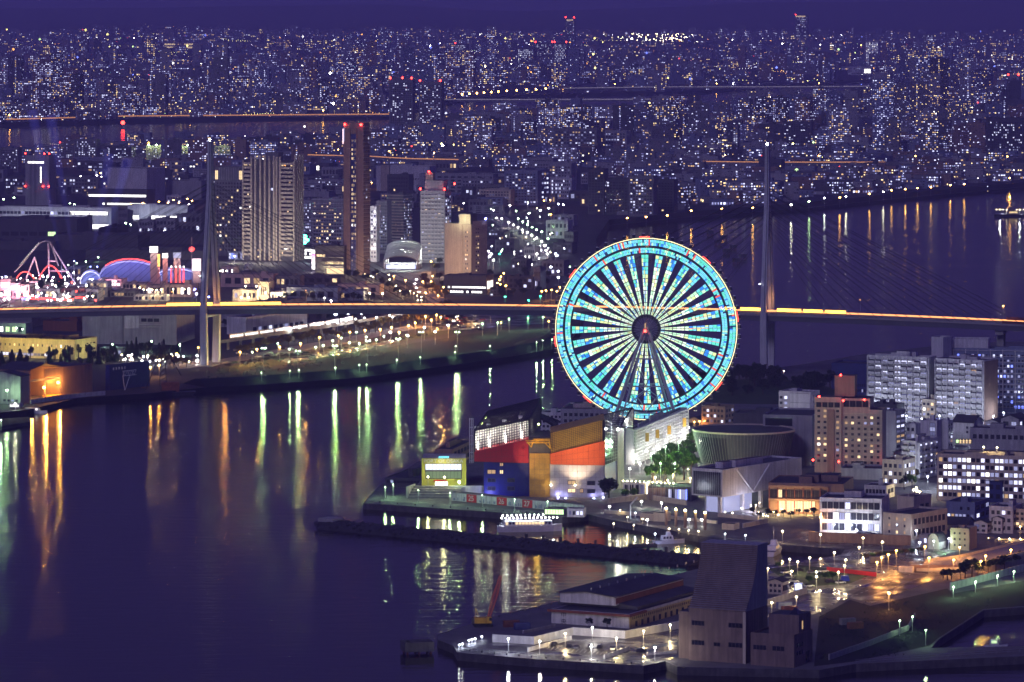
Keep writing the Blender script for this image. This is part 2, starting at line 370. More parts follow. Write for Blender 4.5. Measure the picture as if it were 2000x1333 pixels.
# ------------------------------------------------------------------ lamps
LCOL = {'white': ('l_white', (1, .94, .86)), 'cool': ('l_cool', (.72, .80, 1)), 'warm': ('l_warm', (1, .76, .38)), 'orange': ('l_orange', (1, .42, .09)), 'green': ('l_green', (.55, 1, .5)), 'red': ('l_red', (1, .04, .03)),
        'blue': ('l_blue', (.25, .3, 1)), 'emerald': ('l_emerald', (.05, 1, .45))}
def lamp(px, py, col='white', h=8, power=2500, r=.4, label=None, group=None, z=LAND, twin=False, fl=False, nm='street_lamp'):
    """a pole lamp whose HEAD shows at pixel (px, py)"""
    Y = F*(H-z-h)/(py-YH); X = pxX(px, Y)
    if fl: X, Y, z = far(px, py)
    m, c = LCOL[col]; k = ('lamp', col, h, r, twin)
    if k not in SHARED:
        a = MB(); a.tube((0, 0, 0), (0, 0, h), .16, 'steel', 6, .09); a.box(-.25, .25, -.25, .25, 0, .3, 'concrete')
        if twin: a.tube((-1.2, 0, h), (1.2, 0, h), .07, 'steel', 5)
        else: a.tube((0, 0, h), (0, -.9, h+.15), .07, 'steel', 5)
        b = MB()
        for x in ((-1.2, 1.2) if twin else (0,)): b.ball((x, -.0 if twin else -.9, h-.05), r, m, 8, 5, .7)
        SHARED[k] = (a.mesh('pole'), b.mesh('lamp_head', True))
    t = thing(nm, label, 'lamp', (X, Y, z), 0, group)
    link('pole', SHARED[k][0], t); link('lamp_head', SHARED[k][1], t)
    if power: point_light(t, (0, -.9, h-.6), c, power, .25)
    return t
def lamps(pts, col, label, group, **k):
    for p in pts: lamp(p[0], p[1], col, label=label, group=group, **k)
def lamp_mass(pts, name, label, h, power, r):
    mb = MB(); L_ = []
    for px, py, c in pts:
        Y = F*(H-LAND-h)/(py-YH); X = pxX(px, Y); mb.ball((X, Y, LAND+h), r*random.uniform(.7, 1.3), LCOL[c][0], 6, 4); mb.tube((X, Y, LAND), (X, Y, LAND+h-r), .1, 'steel', 4); L_.append((X, Y, c))
    o = mb.build(name, None, 'stuff'); tag(o, label, 'lamps')
    for X, Y, c in L_[::2]: point_light(o, (X, Y-1.2, LAND+h), LCOL[c][1], power*2, .3)
    return o
# ------------------------------------------------------------------ trees
def crown_mesh(seed, m, n=900, sy=1.0, leaf=.1):
    rnd = random.Random(seed); mb = MB()
    clumps = []
    for _ in range(16):
        th, ph = rnd.uniform(0, 2*pi), rnd.uniform(-.4, 1.3); rr = rnd.uniform(.35, .78)
        clumps.append((rr*cos(th)*cos(ph), rr*sin(th)*cos(ph), rr*sin(ph)*sy, rnd.uniform(.22, .38)))
    for _ in range(n):
        c = rnd.choice(clumps); v = [rnd.gauss(0, 1) for _ in range(3)]; l = sqrt(sum(q*q for q in v)); rr = c[3]*rnd.uniform(.5, 1.05)
        p = [c[i]+v[i]/l*rr for i in range(3)]
        a = [rnd.gauss(0, 1) for _ in range(3)]; l = sqrt(sum(q*q for q in a)); a = [q/l for q in a]
        b_ = [a[1]*v[2]-a[2]*v[1], a[2]*v[0]-a[0]*v[2], a[0]*v[1]-a[1]*v[0]]; l = sqrt(sum(q*q for q in b_)) or 1; b_ = [q/l for q in b_]
        e = leaf*rnd.uniform(.7, 1.5)
        mb.face([[p[i]+e*(a[i]*x+b_[i]*y) for i in range(3)] for x, y in ((-1, 0), (0, -.7), (1, 0), (0, .7))], m)
    return mb.mesh('crown')
CROWN = {k: [crown_mesh(11*i+q, k, 900, 1.0) for i in range(3)] for q, k in enumerate(('leaf', 'leaf_dark', 'leaf_autumn'))}
CONE = []
for i in range(2):
    rnd = random.Random(90+i); mb = MB()
    for _ in range(380):
        z = rnd.random()**1.4; th = rnd.uniform(0, 2*pi); rr = (1-z)*.42*rnd.uniform(.55, 1.05)+.02; p = (rr*cos(th), rr*sin(th), -.9+2*z); e = .1*rnd.uniform(.7, 1.3)
        mb.face([(p[0]+e*cos(th+1.5), p[1]+e*sin(th+1.5), p[2]), (p[0]+e*.6*cos(th), p[1]+e*.6*sin(th), p[2]-e), (p[0]-e*cos(th+1.5), p[1]-e*sin(th+1.5), p[2]), (p[0], p[1], p[2]+e)], 'leaf_dark')
    CONE.append(mb.mesh('crown'))
mb = MB(); mb.tube((0, 0, 0), (.02, .03, .62), .045, 'bark', 6, .025)
for i in range(4): mb.tube((.02, .02, .45), (.3*cos(i*1.6), .3*sin(i*1.6), .78), .022, 'bark', 5, .008)
TRUNK = mb.mesh('trunk')
def tree(px, py, h, w, kind='leaf', label=None, group=None, z=LAND, fl=False, loc=None):
    X, Y, z = loc if loc else (far(px, py) if fl else at(px, py, z))
    t = thing('tree', label, 'tree', (X, Y, z), random.uniform(0, 6), group)
    tr = link('trunk', TRUNK, t); tr.scale = (h, h, h)
    if kind == 'cone': c = link('crown', random.choice(CONE), t, None, (0, 0, h*.52)); c.scale = (w, w, h*.5)
    else: c = link('crown', random.choice(CROWN[kind]), t, None, (0, 0, h*.64)); c.scale = (w/2, w/2, h*.4)
    return t
# ------------------------------------------------------------------ lettering
def text_mesh(txt, size, depth, m, font_w=1.0):
    cu = bpy.data.curves.new('lettering', 'FONT'); cu.body = txt; cu.size = size; cu.extrude = depth; cu.align_x = 'CENTER'; cu.align_y = 'CENTER'
    o = bpy.data.objects.new('lettering', cu); COL.objects.link(o)
    dg = bpy.context.evaluated_depsgraph_get(); dg.update()
    me = bpy.data.meshes.new_from_object(o.evaluated_get(dg)); me.name = 'lettering'
    bpy.data.objects.remove(o); me.materials.clear(); me.materials.append(MATS[m]); return me

def red_tips(root, pts, r=1.6):
    for p_ in pts:
        mb = MB(); mb.ball(p_, r, 'l_red', 6, 4); mb.build('red_warning_lamp', root)
# ================================================================== SETTING
# water: one sheet under everything near, out past the right bank
m, nt_, p = new_mat('water'); nt_.nodes.remove(p)
gl = nt_.nodes.new('ShaderNodeBsdfAnisotropic'); gl.distribution = 'BECKMANN'; gl.inputs['Color'].default_value = (.97, .93, .72, 1)
df = nt_.nodes.new('ShaderNodeBsdfDiffuse'); df.inputs['Color'].default_value = (.008, .008, .014, 1)
fr_ = nt_.nodes.new('ShaderNodeFresnel'); fr_.inputs['IOR'].default_value = 1.333
ms = nt_.nodes.new('ShaderNodeMixShader'); nt_.links.new(fr_.outputs[0], ms.inputs[0]); nt_.links.new(df.outputs[0], ms.inputs[1]); nt_.links.new(gl.outputs[0], ms.inputs[2]); nt_.links.new(ms.outputs[0], nt_.nodes['Material Output'].inputs[0])
tc = nt_.nodes.new('ShaderNodeTexCoord')
mp = nt_.nodes.new('ShaderNodeMapping'); mp.inputs['Scale'].default_value = (.16, .55, 1); nt_.links.new(tc.outputs['Object'], mp.inputs[0])
n1 = nt_.nodes.new('ShaderNodeTexNoise'); n1.inputs['Scale'].default_value = .3; n1.inputs['Detail'].default_value = 5; nt_.links.new(mp.outputs[0], n1.inputs['Vector'])
b = nt_.nodes.new('ShaderNodeBump'); b.inputs['Strength'].default_value = .6; b.inputs['Distance'].default_value = .45; nt_.links.new(n1.outputs[0], b.inputs['Height']); nt_.links.new(b.outputs[0], gl.inputs['Normal'])
mp2 = nt_.nodes.new('ShaderNodeMapping'); mp2.inputs['Scale'].default_value = (.0035, .014, 1); nt_.links.new(tc.outputs['Object'], mp2.inputs[0])
n2 = nt_.nodes.new('ShaderNodeTexNoise'); n2.inputs['Scale'].default_value = 1; n2.inputs['Detail'].default_value = 4; nt_.links.new(mp2.outputs[0], n2.inputs['Vector'])
r = nt_.nodes.new('ShaderNodeMapRange'); r.inputs[1].default_value = .35; r.inputs[2].default_value = .65; r.inputs[3].default_value = .12; r.inputs[4].default_value = .185
nt_.links.new(n2.outputs[0], r.inputs[0]); nt_.links.new(r.outputs[0], gl.inputs['Roughness'])
mb = MB(); mb.face([(-2500, 300, 0), (2500, 300, 0), (2500, 6500, 0), (-2500, 6500, 0)], 'water'); struct(mb, 'water')

def land(name, pix, m='pavement', side='quay_wall', z=LAND, z0=-2):
    mb = MB(); mb.prism([at(x, y, z)[:2] for x, y in pix], z0, z, side, m); return struct(mb, name)
def sheet(name, pix, m, lift, z=LAND):
    """a thin laid surface, a few millimetres to centimetres above the land"""
    mb = MB(); mb.prism([at(x, y, z)[:2] for x, y in pix], z-.3, z+lift, m); return struct(mb, name)
# the near point with the wheel, the basin quays and the working pier
land('harbour_ground', [(709, 983), (1000, 1003), (1098, 1010), (1150, 1005), (1180, 1013), (1290, 1033), (1365, 1047), (1480, 1059), (1527, 1064), (1650, 1073), (1642, 1085), (1540, 1102),
  (1365, 1111), (960, 1206), (854, 1240), (856, 1250), (886, 1262), (893, 1275), (1050, 1288), (1257, 1301), (1300, 1292), (1323, 1303), (1600, 1309), (1672, 1297), (2300, 1268), (2300, 1256),
  (1818, 1266), (1835, 1248), (1921, 1192), (2300, 1163), (2300, 655), (1860, 672), (1700, 690), (1560, 713), (1490, 722), (1420, 737), (1300, 772), (1170, 792), (1090, 797), (1050, 802), (925, 852), (830, 895), (750, 942)])
# the bank opposite, with the park, the shipyard and everything up to the edge of the plain
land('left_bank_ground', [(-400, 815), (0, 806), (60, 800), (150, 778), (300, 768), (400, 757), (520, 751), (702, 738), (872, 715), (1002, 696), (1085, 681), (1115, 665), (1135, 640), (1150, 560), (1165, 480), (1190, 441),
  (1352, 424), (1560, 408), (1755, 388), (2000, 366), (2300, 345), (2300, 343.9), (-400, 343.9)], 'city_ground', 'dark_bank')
# the far plain: a sheet that bends with the earth and rises into the hills at the horizon
mb = MB(); i = mb.mi('city_ground'); NX = 60
ys = [6000]
while ys[-1] < 33000: ys.append(ys[-1]*1.028)
for Y in ys:
    for k in range(NX+1):
        X = (-.17+.34*k/NX)*Y; mb.v.append((X, Y, terr(X, Y)))
for j in range(len(ys)-1):
    for k in range(NX):
        a = j*(NX+1)+k; mb.f.append((a, a+1, a+NX+2, a+NX+1)); mb.m.append(i)
struct(mb, 'far_plain', True)
# far river reaches
def strip(name, lo, hi, m, lift, n=24):
    mb = MB()
    def ev(pl, t):
        k = t*(len(pl)-1); i = min(int(k), len(pl)-2); f_ = k-i
        return (pl[i][0]+(pl[i+1][0]-pl[i][0])*f_, pl[i][1]+(pl[i+1][1]-pl[i][1])*f_)
    N = n
    A = [far(*ev(lo, q/N)) for q in range(N+1)]; B = [far(*ev(hi, q/N)) for q in range(N+1)]
    for q in range(N):
        mb.face([(a[0], a[1], a[2]+lift) for a in (A[q], A[q+1], B[q+1], B[q])], m)
    return struct(mb, name)
strip('far_river', [(-60, 303), (240, 283), (500, 275), (760, 262), (900, 228), (1100, 215), (1350, 208), (1560, 193), (1700, 178)], [(-60, 252), (240, 242), (500, 237), (760, 232), (900, 200), (1100, 191), (1350, 186), (1560, 170), (1700, 162)], 'water', .5, 40)
# ================================================================== CABLE-STAYED BRIDGE
emat('strip_gold', (1, .50, .06), 7.0, True); emat('rail_glow', (1, .36, .12), 2.6, True); emat('tail_red', (1, .1, .03), 1.5, True)
mat('deck_road', (.30, .26, .24), .7, .2, .05)
mat('girder', (.10, .10, .12), .6, .15, .05)
BL, BR = (-199.0, 2986.0), (164.0, 2905.0)
bt = math.atan2(BR[1]-BL[1], BR[0]-BL[0]); SPAN = math.hypot(BR[0]-BL[0], BR[1]-BL[1])
br = thing('cable_stayed_bridge', 'long grey cable-stayed expressway bridge with two tall pointed pylons across the river', 'bridge', (BL[0], BL[1], 0), bt)
# local: x along the bridge from the left pylon, y across (away from the camera), z up
def deck_z(x):
    t = x/SPAN; return 43.0-14*(t-.62)**2*.55
HW = 13.0
def seg_strip(y0, y1, dz0, dz1, x0, x1, m, name, n=26):
    mb = MB()
    for i in range(n):
        a, b_ = x0+(x1-x0)*i/n, x0+(x1-x0)*(i+1)/n; za, zb = deck_z(a), deck_z(b_)
        mb.hexa([(a, y0, za+dz0), (b_, y0, zb+dz0), (b_, y1, zb+dz0), (a, y1, za+dz0)], [(a, y0, za+dz1), (b_, y0, zb+dz1), (b_, y1, zb+dz1), (a, y1, za+dz1)], m)
    return mb.build(name, br)
XL, XR = -560.0, 800.0
seg_strip(-HW, HW, -3.6, -.4, XL, XR, 'girder', 'girder')
seg_strip(-HW-.6, HW+.6, -.4, 0, XL, XR, 'deck_road', 'road_deck')
seg_strip(-HW-.55, -HW-.25, 0, .75, XL, XR, 'concrete', 'parapet'); seg_strip(HW+.25, HW+.55, 0, 1.6, XL, XR, 'concrete', 'parapet')
seg_strip(HW+.1, HW+.22, .5, 1.5, XL, XR, 'rail_glow', 'deck_glow_band')  # glowing band added so the deck looks orange lit
seg_strip(-.3, .3, .01, .8, XL, XR, 'concrete', 'median_barrier')
mb = MB()
for i in range(int((XR-XL)/2.5)):
    x = XL+i*2.5; mb.box(x-.06, x+.06, -HW-.45, -HW-.33, deck_z(x)+.76, deck_z(x)+1.9, 'black_steel')
mb.build('railing_posts', br, 'stuff')
seg_strip(-HW-.45, -HW-.35, 1.9, 2.0, XL, XR, 'black_steel', 'handrail')
# lit windbreak panels beside each pylon
for (x0, x1) in ((-34, -2), (3, 45), (SPAN-34, SPAN-22), (SPAN-20, SPAN-3), (SPAN+4, SPAN+20), (SPAN+21, SPAN+34), (SPAN+35, SPAN+49)):
    seg_strip(HW-.35, HW-.1, .5, 3.0, x0, x1, 'deck_road', 'windbreak_panel', 2)
    seg_strip(HW-.6, HW-.4, .8, 2.6, x0+.3, x1-.3, 'strip_gold', 'windbreak_light', 2)
def pylon(x):
    zt = 150.0
    for sgn in (-1, 1):
        mb = MB(); yb = 15.6*sgn
        st = [(0, yb*.86, 4.4, 4.6), (36, yb, 4.2, 4.4), (44, yb, 3.6, 4.2), (118, 1.9*sgn, 3.0, 3.2), (zt, 1.55*sgn, 2.3, 2.9)]
        for (z0, y0, w0, d0), (z1, y1, w1, d1) in zip(st, st[1:]):
            mb.hexa([(x-w0/2, y0-d0/2, z0), (x+w0/2, y0-d0/2, z0), (x+w0/2, y0+d0/2, z0), (x-w0/2, y0+d0/2, z0)], [(x-w1/2, y1-d1/2, z1), (x+w1/2, y1-d1/2, z1), (x+w1/2, y1+d1/2, z1), (x-w1/2, y1+d1/2, z1)], 'pylon_paint')
        leg = mb.build('pylon_leg', br)
        f_ = MB()                                   # recessed joint line down the leg
        for (z0, y0, w0, d0), (z1, y1, w1, d1) in zip(st[2:], st[3:]):
            f_.hexa([(x+w0*.12, y0-d0/2-.06, z0), (x+w0*.3, y0-d0/2-.06, z0), (x+w0*.3, y0-d0/2+.1, z0), (x+w0*.12, y0-d0/2+.1, z0)], [(x+w1*.12, y1-d1/2-.06, z1), (x+w1*.3, y1-d1/2-.06, z1), (x+w1*.3, y1-d1/2+.1, z1), (x+w1*.12, y1-d1/2+.1, z1)], 'girder')
        f_.build('leg_groove', leg)
    mb = MB(); mb.box(x-1.9, x+1.9, -14.5, 14.5, 34.5, 38.5, 'pylon_paint'); mb.build('cross_beam', br)
    mb = MB(); mb.box(x-1.5, x+1.5, -1.4, 1.4, 112, zt-1, 'pylon_paint'); mb.build('pylon_head', br)
    mb = MB(); mb.box(x-7, x+7, -20, 20, -2, 3.4, 'concrete'); mb.build('footing', br)
    mb = MB(); mb.ball((x, -1.5, zt+1.0), .8, 'l_cool', 8, 5); mb.build('aviation_lamp', br)
    for y in (-18, 18):
        mb = MB(); mb.ball((x-2.6, y*.86, 62), .3, 'l_cool', 6, 4); mb.build('pylon_lamp', br)
    # floodlit by the road strip: low sodium lamps between the legs
    point_light(br, (x+8, 8, 46.5), (1, .42, .10), 5000, .6, 'windbreak_glow')
    point_light(br, (x-8, 8, 46.5), (1, .42, .10), 2500, .6, 'windbreak_glow')
    for sgn in (-1, 1):
        for side in (-1, 1):
            for k in range(9):
                zt_ = 122-3.6*k; xe = x+sgn*(166-15.5*k)
                mb = MB(); yy = (1.9+(zt_-118)/(44-118)*13.7 if zt_ < 118 else 1.9)*side
                mb.tube((x+sgn*1.6, yy, zt_), (xe, side*(HW-.2), deck_z(xe)+.4), .16, 'black_steel', 5); mb.build('stay_cable', br)
pylon(0); pylon(SPAN)
for x in (-170, -290, -420, SPAN+150, SPAN+262, SPAN+370):       # side piers
    mb = MB(); z = deck_z(x)-3.6
    mb.box(x-2.2, x+2.2, -6, -2, -2, z-3, 'concrete'); mb.box(x-2.2, x+2.2, 2, 6, -2, z-3, 'concrete'); mb.box(x-2.6, x+2.6, -11, 11, z-3, z-.02, 'concrete'); mb.build('pier', br)
# orange barrier of the approach at the right edge
seg_strip(-HW-.3, -HW-.2, .8, 2.6, SPAN+152, XR, 'red_brown', 'noise_barrier'); seg_strip(HW-.1, HW+.05, 1.2, 3.2, SPAN+152, XR, 'red_brown', 'noise_barrier')
for i in range(14):
    x = XL+70+i*92
    mb = MB(); z = deck_z(x); mb.tube((x, HW+.7, z), (x, HW+.7, z+10), .13, 'steel', 6, .08); mb.tube((x, HW+.7, z+10), (x, HW-1.2, z+10.3), .08, 'steel', 5); p_ = mb.build('lamp_post', br)
    mb = MB(); mb.ball((x, HW-1.3, z+10.1), .35, 'l_orange' if (x > SPAN+120) else 'w_orange', 7, 4); mb.build('lamp_head', p_)
    if -300 < x < SPAN+430: point_light(br, (x, HW-2.5, z+9), (1, .45, .14), 2600, .3, 'deck_lamp')
# ================================================================== FERRIS WHEEL
emat('p_cyan', (.20, .74, .95), 1.5, True); emat('p_blue', (.04, .30, 1.0), 1.3, True); emat('p_teal', (.14, .85, .68), 1.35, True); emat('p_pale', (.60, 1.0, .66), 1.5, True); emat('p_white', (.85, 1, .82), 1.8, True)
emat('p_red', (1, .10, .06), 1.6); emat('p_dark', (.02, .07, .3), .7); emat('rim_gold', (1, .80, .42), 3.2); emat('p_lemon', (.88, 1.0, .45), 1.35, True)
WR = 50.3
wh = thing('ferris_wheel', 'giant ferris wheel with glowing blue green light panels standing behind the aquarium', 'ferris wheel', (74.1, 2500, LAND), radians(-4))
CZ = 59.5
NS = 32
def pol(r, a, y=0): return (r*cos(a), y, CZ+r*sin(a))
def rpanel(mb, r0, r1, a0, a1, m, y=-.25, tk=.12):
    b_ = [pol(r0, a0, y), pol(r1, a0, y), pol(r1, a1, y), pol(r0, a1, y)]; t = [pol(r0, a0, y+tk), pol(r1, a0, y+tk), pol(r1, a1, y+tk), pol(r0, a1, y+tk)]
    mb.hexa(b_, t, m)
rw = random.Random(5)
def pcol(r):
    """light programme: pale near the hub, blue green at the rim"""
    t = (r-8)/42; x = rw.random()
    if t < .35: return ['p_pale', 'p_white', 'p_lemon', 'p_pale', 'p_white'][int(x*5)]
    if t < .62: return ['p_pale', 'p_lemon', 'p_teal', 'p_white', 'p_pale', 'p_cyan'][int(x*6)]
    if t < .82: return ['p_teal', 'p_cyan', 'p_pale', 'p_cyan', 'p_lemon', 'p_teal', 'p_blue'][int(x*7)]
    return ['p_cyan', 'p_blue', 'p_cyan', 'p_teal', 'p_cyan', 'p_cyan', 'p_teal', 'p_pale', 'p_cyan'][int(x*9)]
dA = 2*pi/NS
for i in range(NS):
    a = radians(91)+i*dA
    ca, sa = cos(a), sin(a)
    def sp_pt(r, t, y): return (r*ca-t*sa, y, CZ+r*sa+t*ca)
    mb = MB()
    for t in (-1, 0, 1):                        # two edge chords and the middle one
        w0, w1 = .46, 1.95
        mb.tube(sp_pt(8, t*w0, .15), sp_pt(41.6, t*w1, .15), .11 if t else .14, 'steel', 4)
    spoke = mb.build('spoke', wh)
    ls = MB(); cells = MB(); n = 15
    redc = rw.random() < .3; rr0 = rw.randint(6, 10)
    for q in range(n):
        r0 = 8.2+33.2*q/n; r1 = r0+33.2/n-(.42 if q % 3 == 2 else .2)
        for sd in (-1, 1):
            k0, k1 = (.46+1.49*(r0-8)/33.5), (.46+1.49*(r1-8)/33.5)
            m_ = pcol(r0); 
            pts = []
            g = .14
            for nsub in range(2):
                f0, f1 = nsub/2, (nsub+1)/2
                mm = m_ if rw.random() < .72 else pcol(r0+3)
                if rw.random() < .07: mm = 'p_blue'
                b_ = [sp_pt(r0, sd*(g+(k0-g)*f0), -.1), sp_pt(r1, sd*(g+(k1-g)*f0), -.1), sp_pt(r1, sd*(g+(k1-g)*f1), -.1), sp_pt(r0, sd*(g+(k0-g)*f1), -.1)]
                cells.hexa(b_, [(p_[0], p_[1]+.1, p_[2]) for p_ in b_], mm)
        if redc and rr0 <= q <= rr0+4:
            b_ = [sp_pt(r0, -.12, -.2), sp_pt(r1, -.12, -.2), sp_pt(r1, .12, -.2), sp_pt(r0, .12, -.2)]; cells.hexa(b_, [(p_[0], p_[1]+.08, p_[2]) for p_ in b_], 'p_red')
    cells.build('light_strip', spoke, 'stuff')
    # rim: two bands of panels, one sector per spoke
    fr = MB(); pn = MB()
    for rr in (41.8, 45.0, 45.9, 49.6):
        for q in range(4):
            fr.tube(pol(rr, a-dA/2+dA*q/4, .3), pol(rr, a-dA/2+dA*(q+1)/4, .3), .16, 'black_steel', 4)
    for q in range(4):
        for y in (.3,): fr.tube(pol(41.8, a-dA/2+dA*q/4, y), pol(49.6, a-dA/2+dA*q/4, y), .09, 'black_steel', 4)
    sec = fr.build('rim_sector', wh)
    for (r0, r1, nr, na) in ((42.0, 44.9, 2, 9), (46.1, 49.5, 2, 11)):
        for q in range(na):
            b0 = a-dA/2+dA*(q+.06)/na; b1 = a-dA/2+dA*(q+.94)/na
            cc = pcol(47); red = rw.random() < .045
            for j in range(nr):
                s0 = r0+(r1-r0)*(j+.04)/nr; s1 = r0+(r1-r0)*(j+.95)/nr
                mm = 'p_red' if red else (cc if rw.random() < .6 else pcol(47))
                if rw.random() < .05: mm = 'p_dark'
                rpanel(pn, s0, s1, b0, b1, mm)
    pn.build('light_panels', sec, 'stuff')
    ed = MB()
    for q in range(5): ed.tube(pol(50.1, a-dA/2+dA*q/5, 0), pol(50.1, a-dA/2+dA*(q+1)/5, 0), .17, 'rim_gold', 5)
    ed.build('rim_light', sec)
for i in range(60):                              # cabins hang outside the rim
    a = 2*pi*i/60+.03; c = pol(51.6, a, 1.9); mb = MB(); mb.tube((c[0], c[1], c[2]+.9), (c[0], c[1], c[2]-1.1), .8, 'glass_dark', 8, 1.0); mb.tube((c[0], c[1], c[2]+.9), (c[0], c[1], c[2]+1.3), .82, 'rail_white', 8, .3); mb.tube((c[0], c[1], c[2]-1.1), (c[0], c[1], c[2]-1.4), 1.0, 'rail_white', 8, .8)
    mb.tube((c[0], c[1]-1.6, c[2]+1.0), (c[0], c[1], c[2]+1.2), .1, 'steel', 4); mb.build('cabin', wh)
for ad in (91, 49, 8, -38, 143, 188, 230):       # light trails of red cabin lamps, built as glowing bars on the rim
    mb = MB()
    for q in range(4): mb.tube(pol(50.9, radians(ad-3.2+1.6*q), -.4), pol(50.9, radians(ad-1.6+1.6*q), -.4), .32, 'w_red', 5)
    mb.build('red_light_trail', wh)
# hub with its drum and thin cables
mb = MB(); n = 28
for q in range(n):
    a0, a1 = 2*pi*q/n, 2*pi*(q+1)/n
    mb.hexa([pol(6.3, a0, 0), pol(7.9, a0, 0), pol(7.9, a1, 0), pol(6.3, a1, 0)], [pol(6.3, a0, .8), pol(7.9, a0, .8), pol(7.9, a1, .8), pol(6.3, a1, .8)], 'black_steel')
    mb.tube(pol(1.2, a0, -1.8), pol(7.6, a0, .2), .09, 'steel', 4)
mb.build('hub_ring', wh)
mb = MB(); mb.tube((0, -4.2, CZ), (0, 4.2, CZ), 1.7, 'steel', 14); mb.build('hub_axle', wh)
mb = MB(); mb.ball((-.4, -4.6, CZ-.9), .75, 'l_red', 8, 5); mb.build('red_hub_lamp', wh)
mb = MB(); mb.box(-.7, .1, -4.5, -4.3, CZ+.6, CZ+3.6, 'w_warm2'); mb.build('hub_lamp_panel', wh)
mb = MB()
for q in range(NS*2):
    a = 2*pi*q/(NS*2); mb.tube(pol(1.5, a, 2.5 if q % 2 else -2.5), pol(41.8, a+.04*(1 if q % 4 < 2 else -1), .6), .05, 'steel', 3)
for rr in (17.5, 31): 
    for q in range(64): mb.tube(pol(rr, 2*pi*q/64, .4), pol(rr, 2*pi*(q+1)/64, .4), .05, 'steel', 3)
mb.build('tension_cables', wh, 'stuff')
# A-frame legs in front and behind
for y, f_ in ((-6.5, 1.0), (6.5, 1.0)):
    for sg in (-1, 1):
        mb = MB(); mb.tube((sg*20.5, y*1.9, 0), (sg*1.8, y*.62, CZ-1.5), 1.0, 'pylon_paint', 8, .75); mb.tube((sg*16.2, y*1.9, 0), (sg*1.0, y*.62, CZ-4), .5, 'pylon_paint', 6, .4); mb.build('support_leg', wh)
    mb = MB()
    def lx(z): return 20.5-(18.7)*z/(CZ-1.5)
    for z in (14, 28.5, 43.5): mb.tube((-lx(z), y*(1.9-1.28*z/58), z), (lx(z), y*(1.9-1.28*z/58), z), .42, 'pylon_paint', 6)
    for (x0, z0, x1, z1) in ((-lx(43.5), 43.5, 0, 28.5), (lx(43.5), 43.5, 0, 28.5), (-lx(28.5), 28.5, 0, 14), (lx(28.5), 28.5, 0, 14), (-lx(14), 14, -3, 0), (lx(14), 14, 3, 0), (-lx(14), 14, 3, 28), (lx(14), 14, -3, 28)):
        mb.tube((x0, y*(1.9-1.28*z0/58), z0), (x1, y*(1.9-1.28*z1/58), z1), .28, 'pylon_paint', 5)
    mb.build('cross_bracing', wh)
mb = MB(); mb.box(-26, 26, -16, 16, 0, 4.5, 'grey_wall', 'roof_grey'); mb.build('boarding_hall', wh)
# ================================================================== AQUARIUM
def PP(px, py, Y): return (pxX(px, Y), Y, pyZ(py, Y))
emat('lattice_white', (1, .97, .85), 9.0, True); emat('lattice_lime', (.8, 1, .35), 12, False)
class Rel:
    """collects points given in the world and builds meshes relative to a root"""
    def __init__(s, root): s.r = root; s.o = root.location
    def to(s, p): return (p[0]-s.o[0], p[1]-s.o[1], p[2]-s.o[2])
    def slab(s, pts, depth, m, name, kind=None, top=None, parent=None):
        mb = MB(); f_ = [s.to(p) for p in pts]; b_ = [(p[0], p[1]+depth, p[2]) for p in f_]; mb.hexa(b_, f_, m, top); return mb.build(name, parent or s.r, kind)
aq = thing('aquarium', 'big aquarium of blue, red, orange and gold blocks under glass truss roofs before the wheel', 'aquarium', (pxX(1054, 2203), 2203, LAND)); A = Rel(aq)
Y1 = 2206.0
A.slab([PP(945, 972, Y1), PP(1034, 976, Y1), PP(1034, 899, Y1), PP(945, 899, Y1)], 44, 'blue_panel', 'blue_block')
A.slab([PP(926.5, 902, Y1-1.2), PP(1032.5, 905, Y1-1.2), PP(1032.5, 857.5, Y1-1.2), PP(926.5, 883, Y1-1.2)], 42, 'red_panel', 'red_band')
A.slab([PP(1034, 979, Y1-3), PP(1074, 980, Y1-3), PP(1074, 886, Y1-3), PP(1034, 886, Y1-3)], 30, 'gold_panel', 'gold_tower')
A.slab([PP(1033, 886, Y1-2.5), PP(1075, 886, Y1-2.5), PP(1075, 853, Y1-2.5), PP(1033, 853, Y1-2.5)], 30, 'dark_grey', 'dark_top')
A.slab([PP(1074.5, 981, Y1-4), PP(1181, 981, Y1-4), PP(1181, 906, Y1-4), PP(1074.5, 906, Y1-4)], 40, 'silver_panel', 'silver_block')
A.slab([PP(1075, 907.5, Y1-5.2), PP(1181.5, 909.5, Y1-5.2), PP(1181.5, 861, Y1-5.2), PP(1075, 886.5, Y1-5.2)], 38, 'orange_panel', 'orange_band')
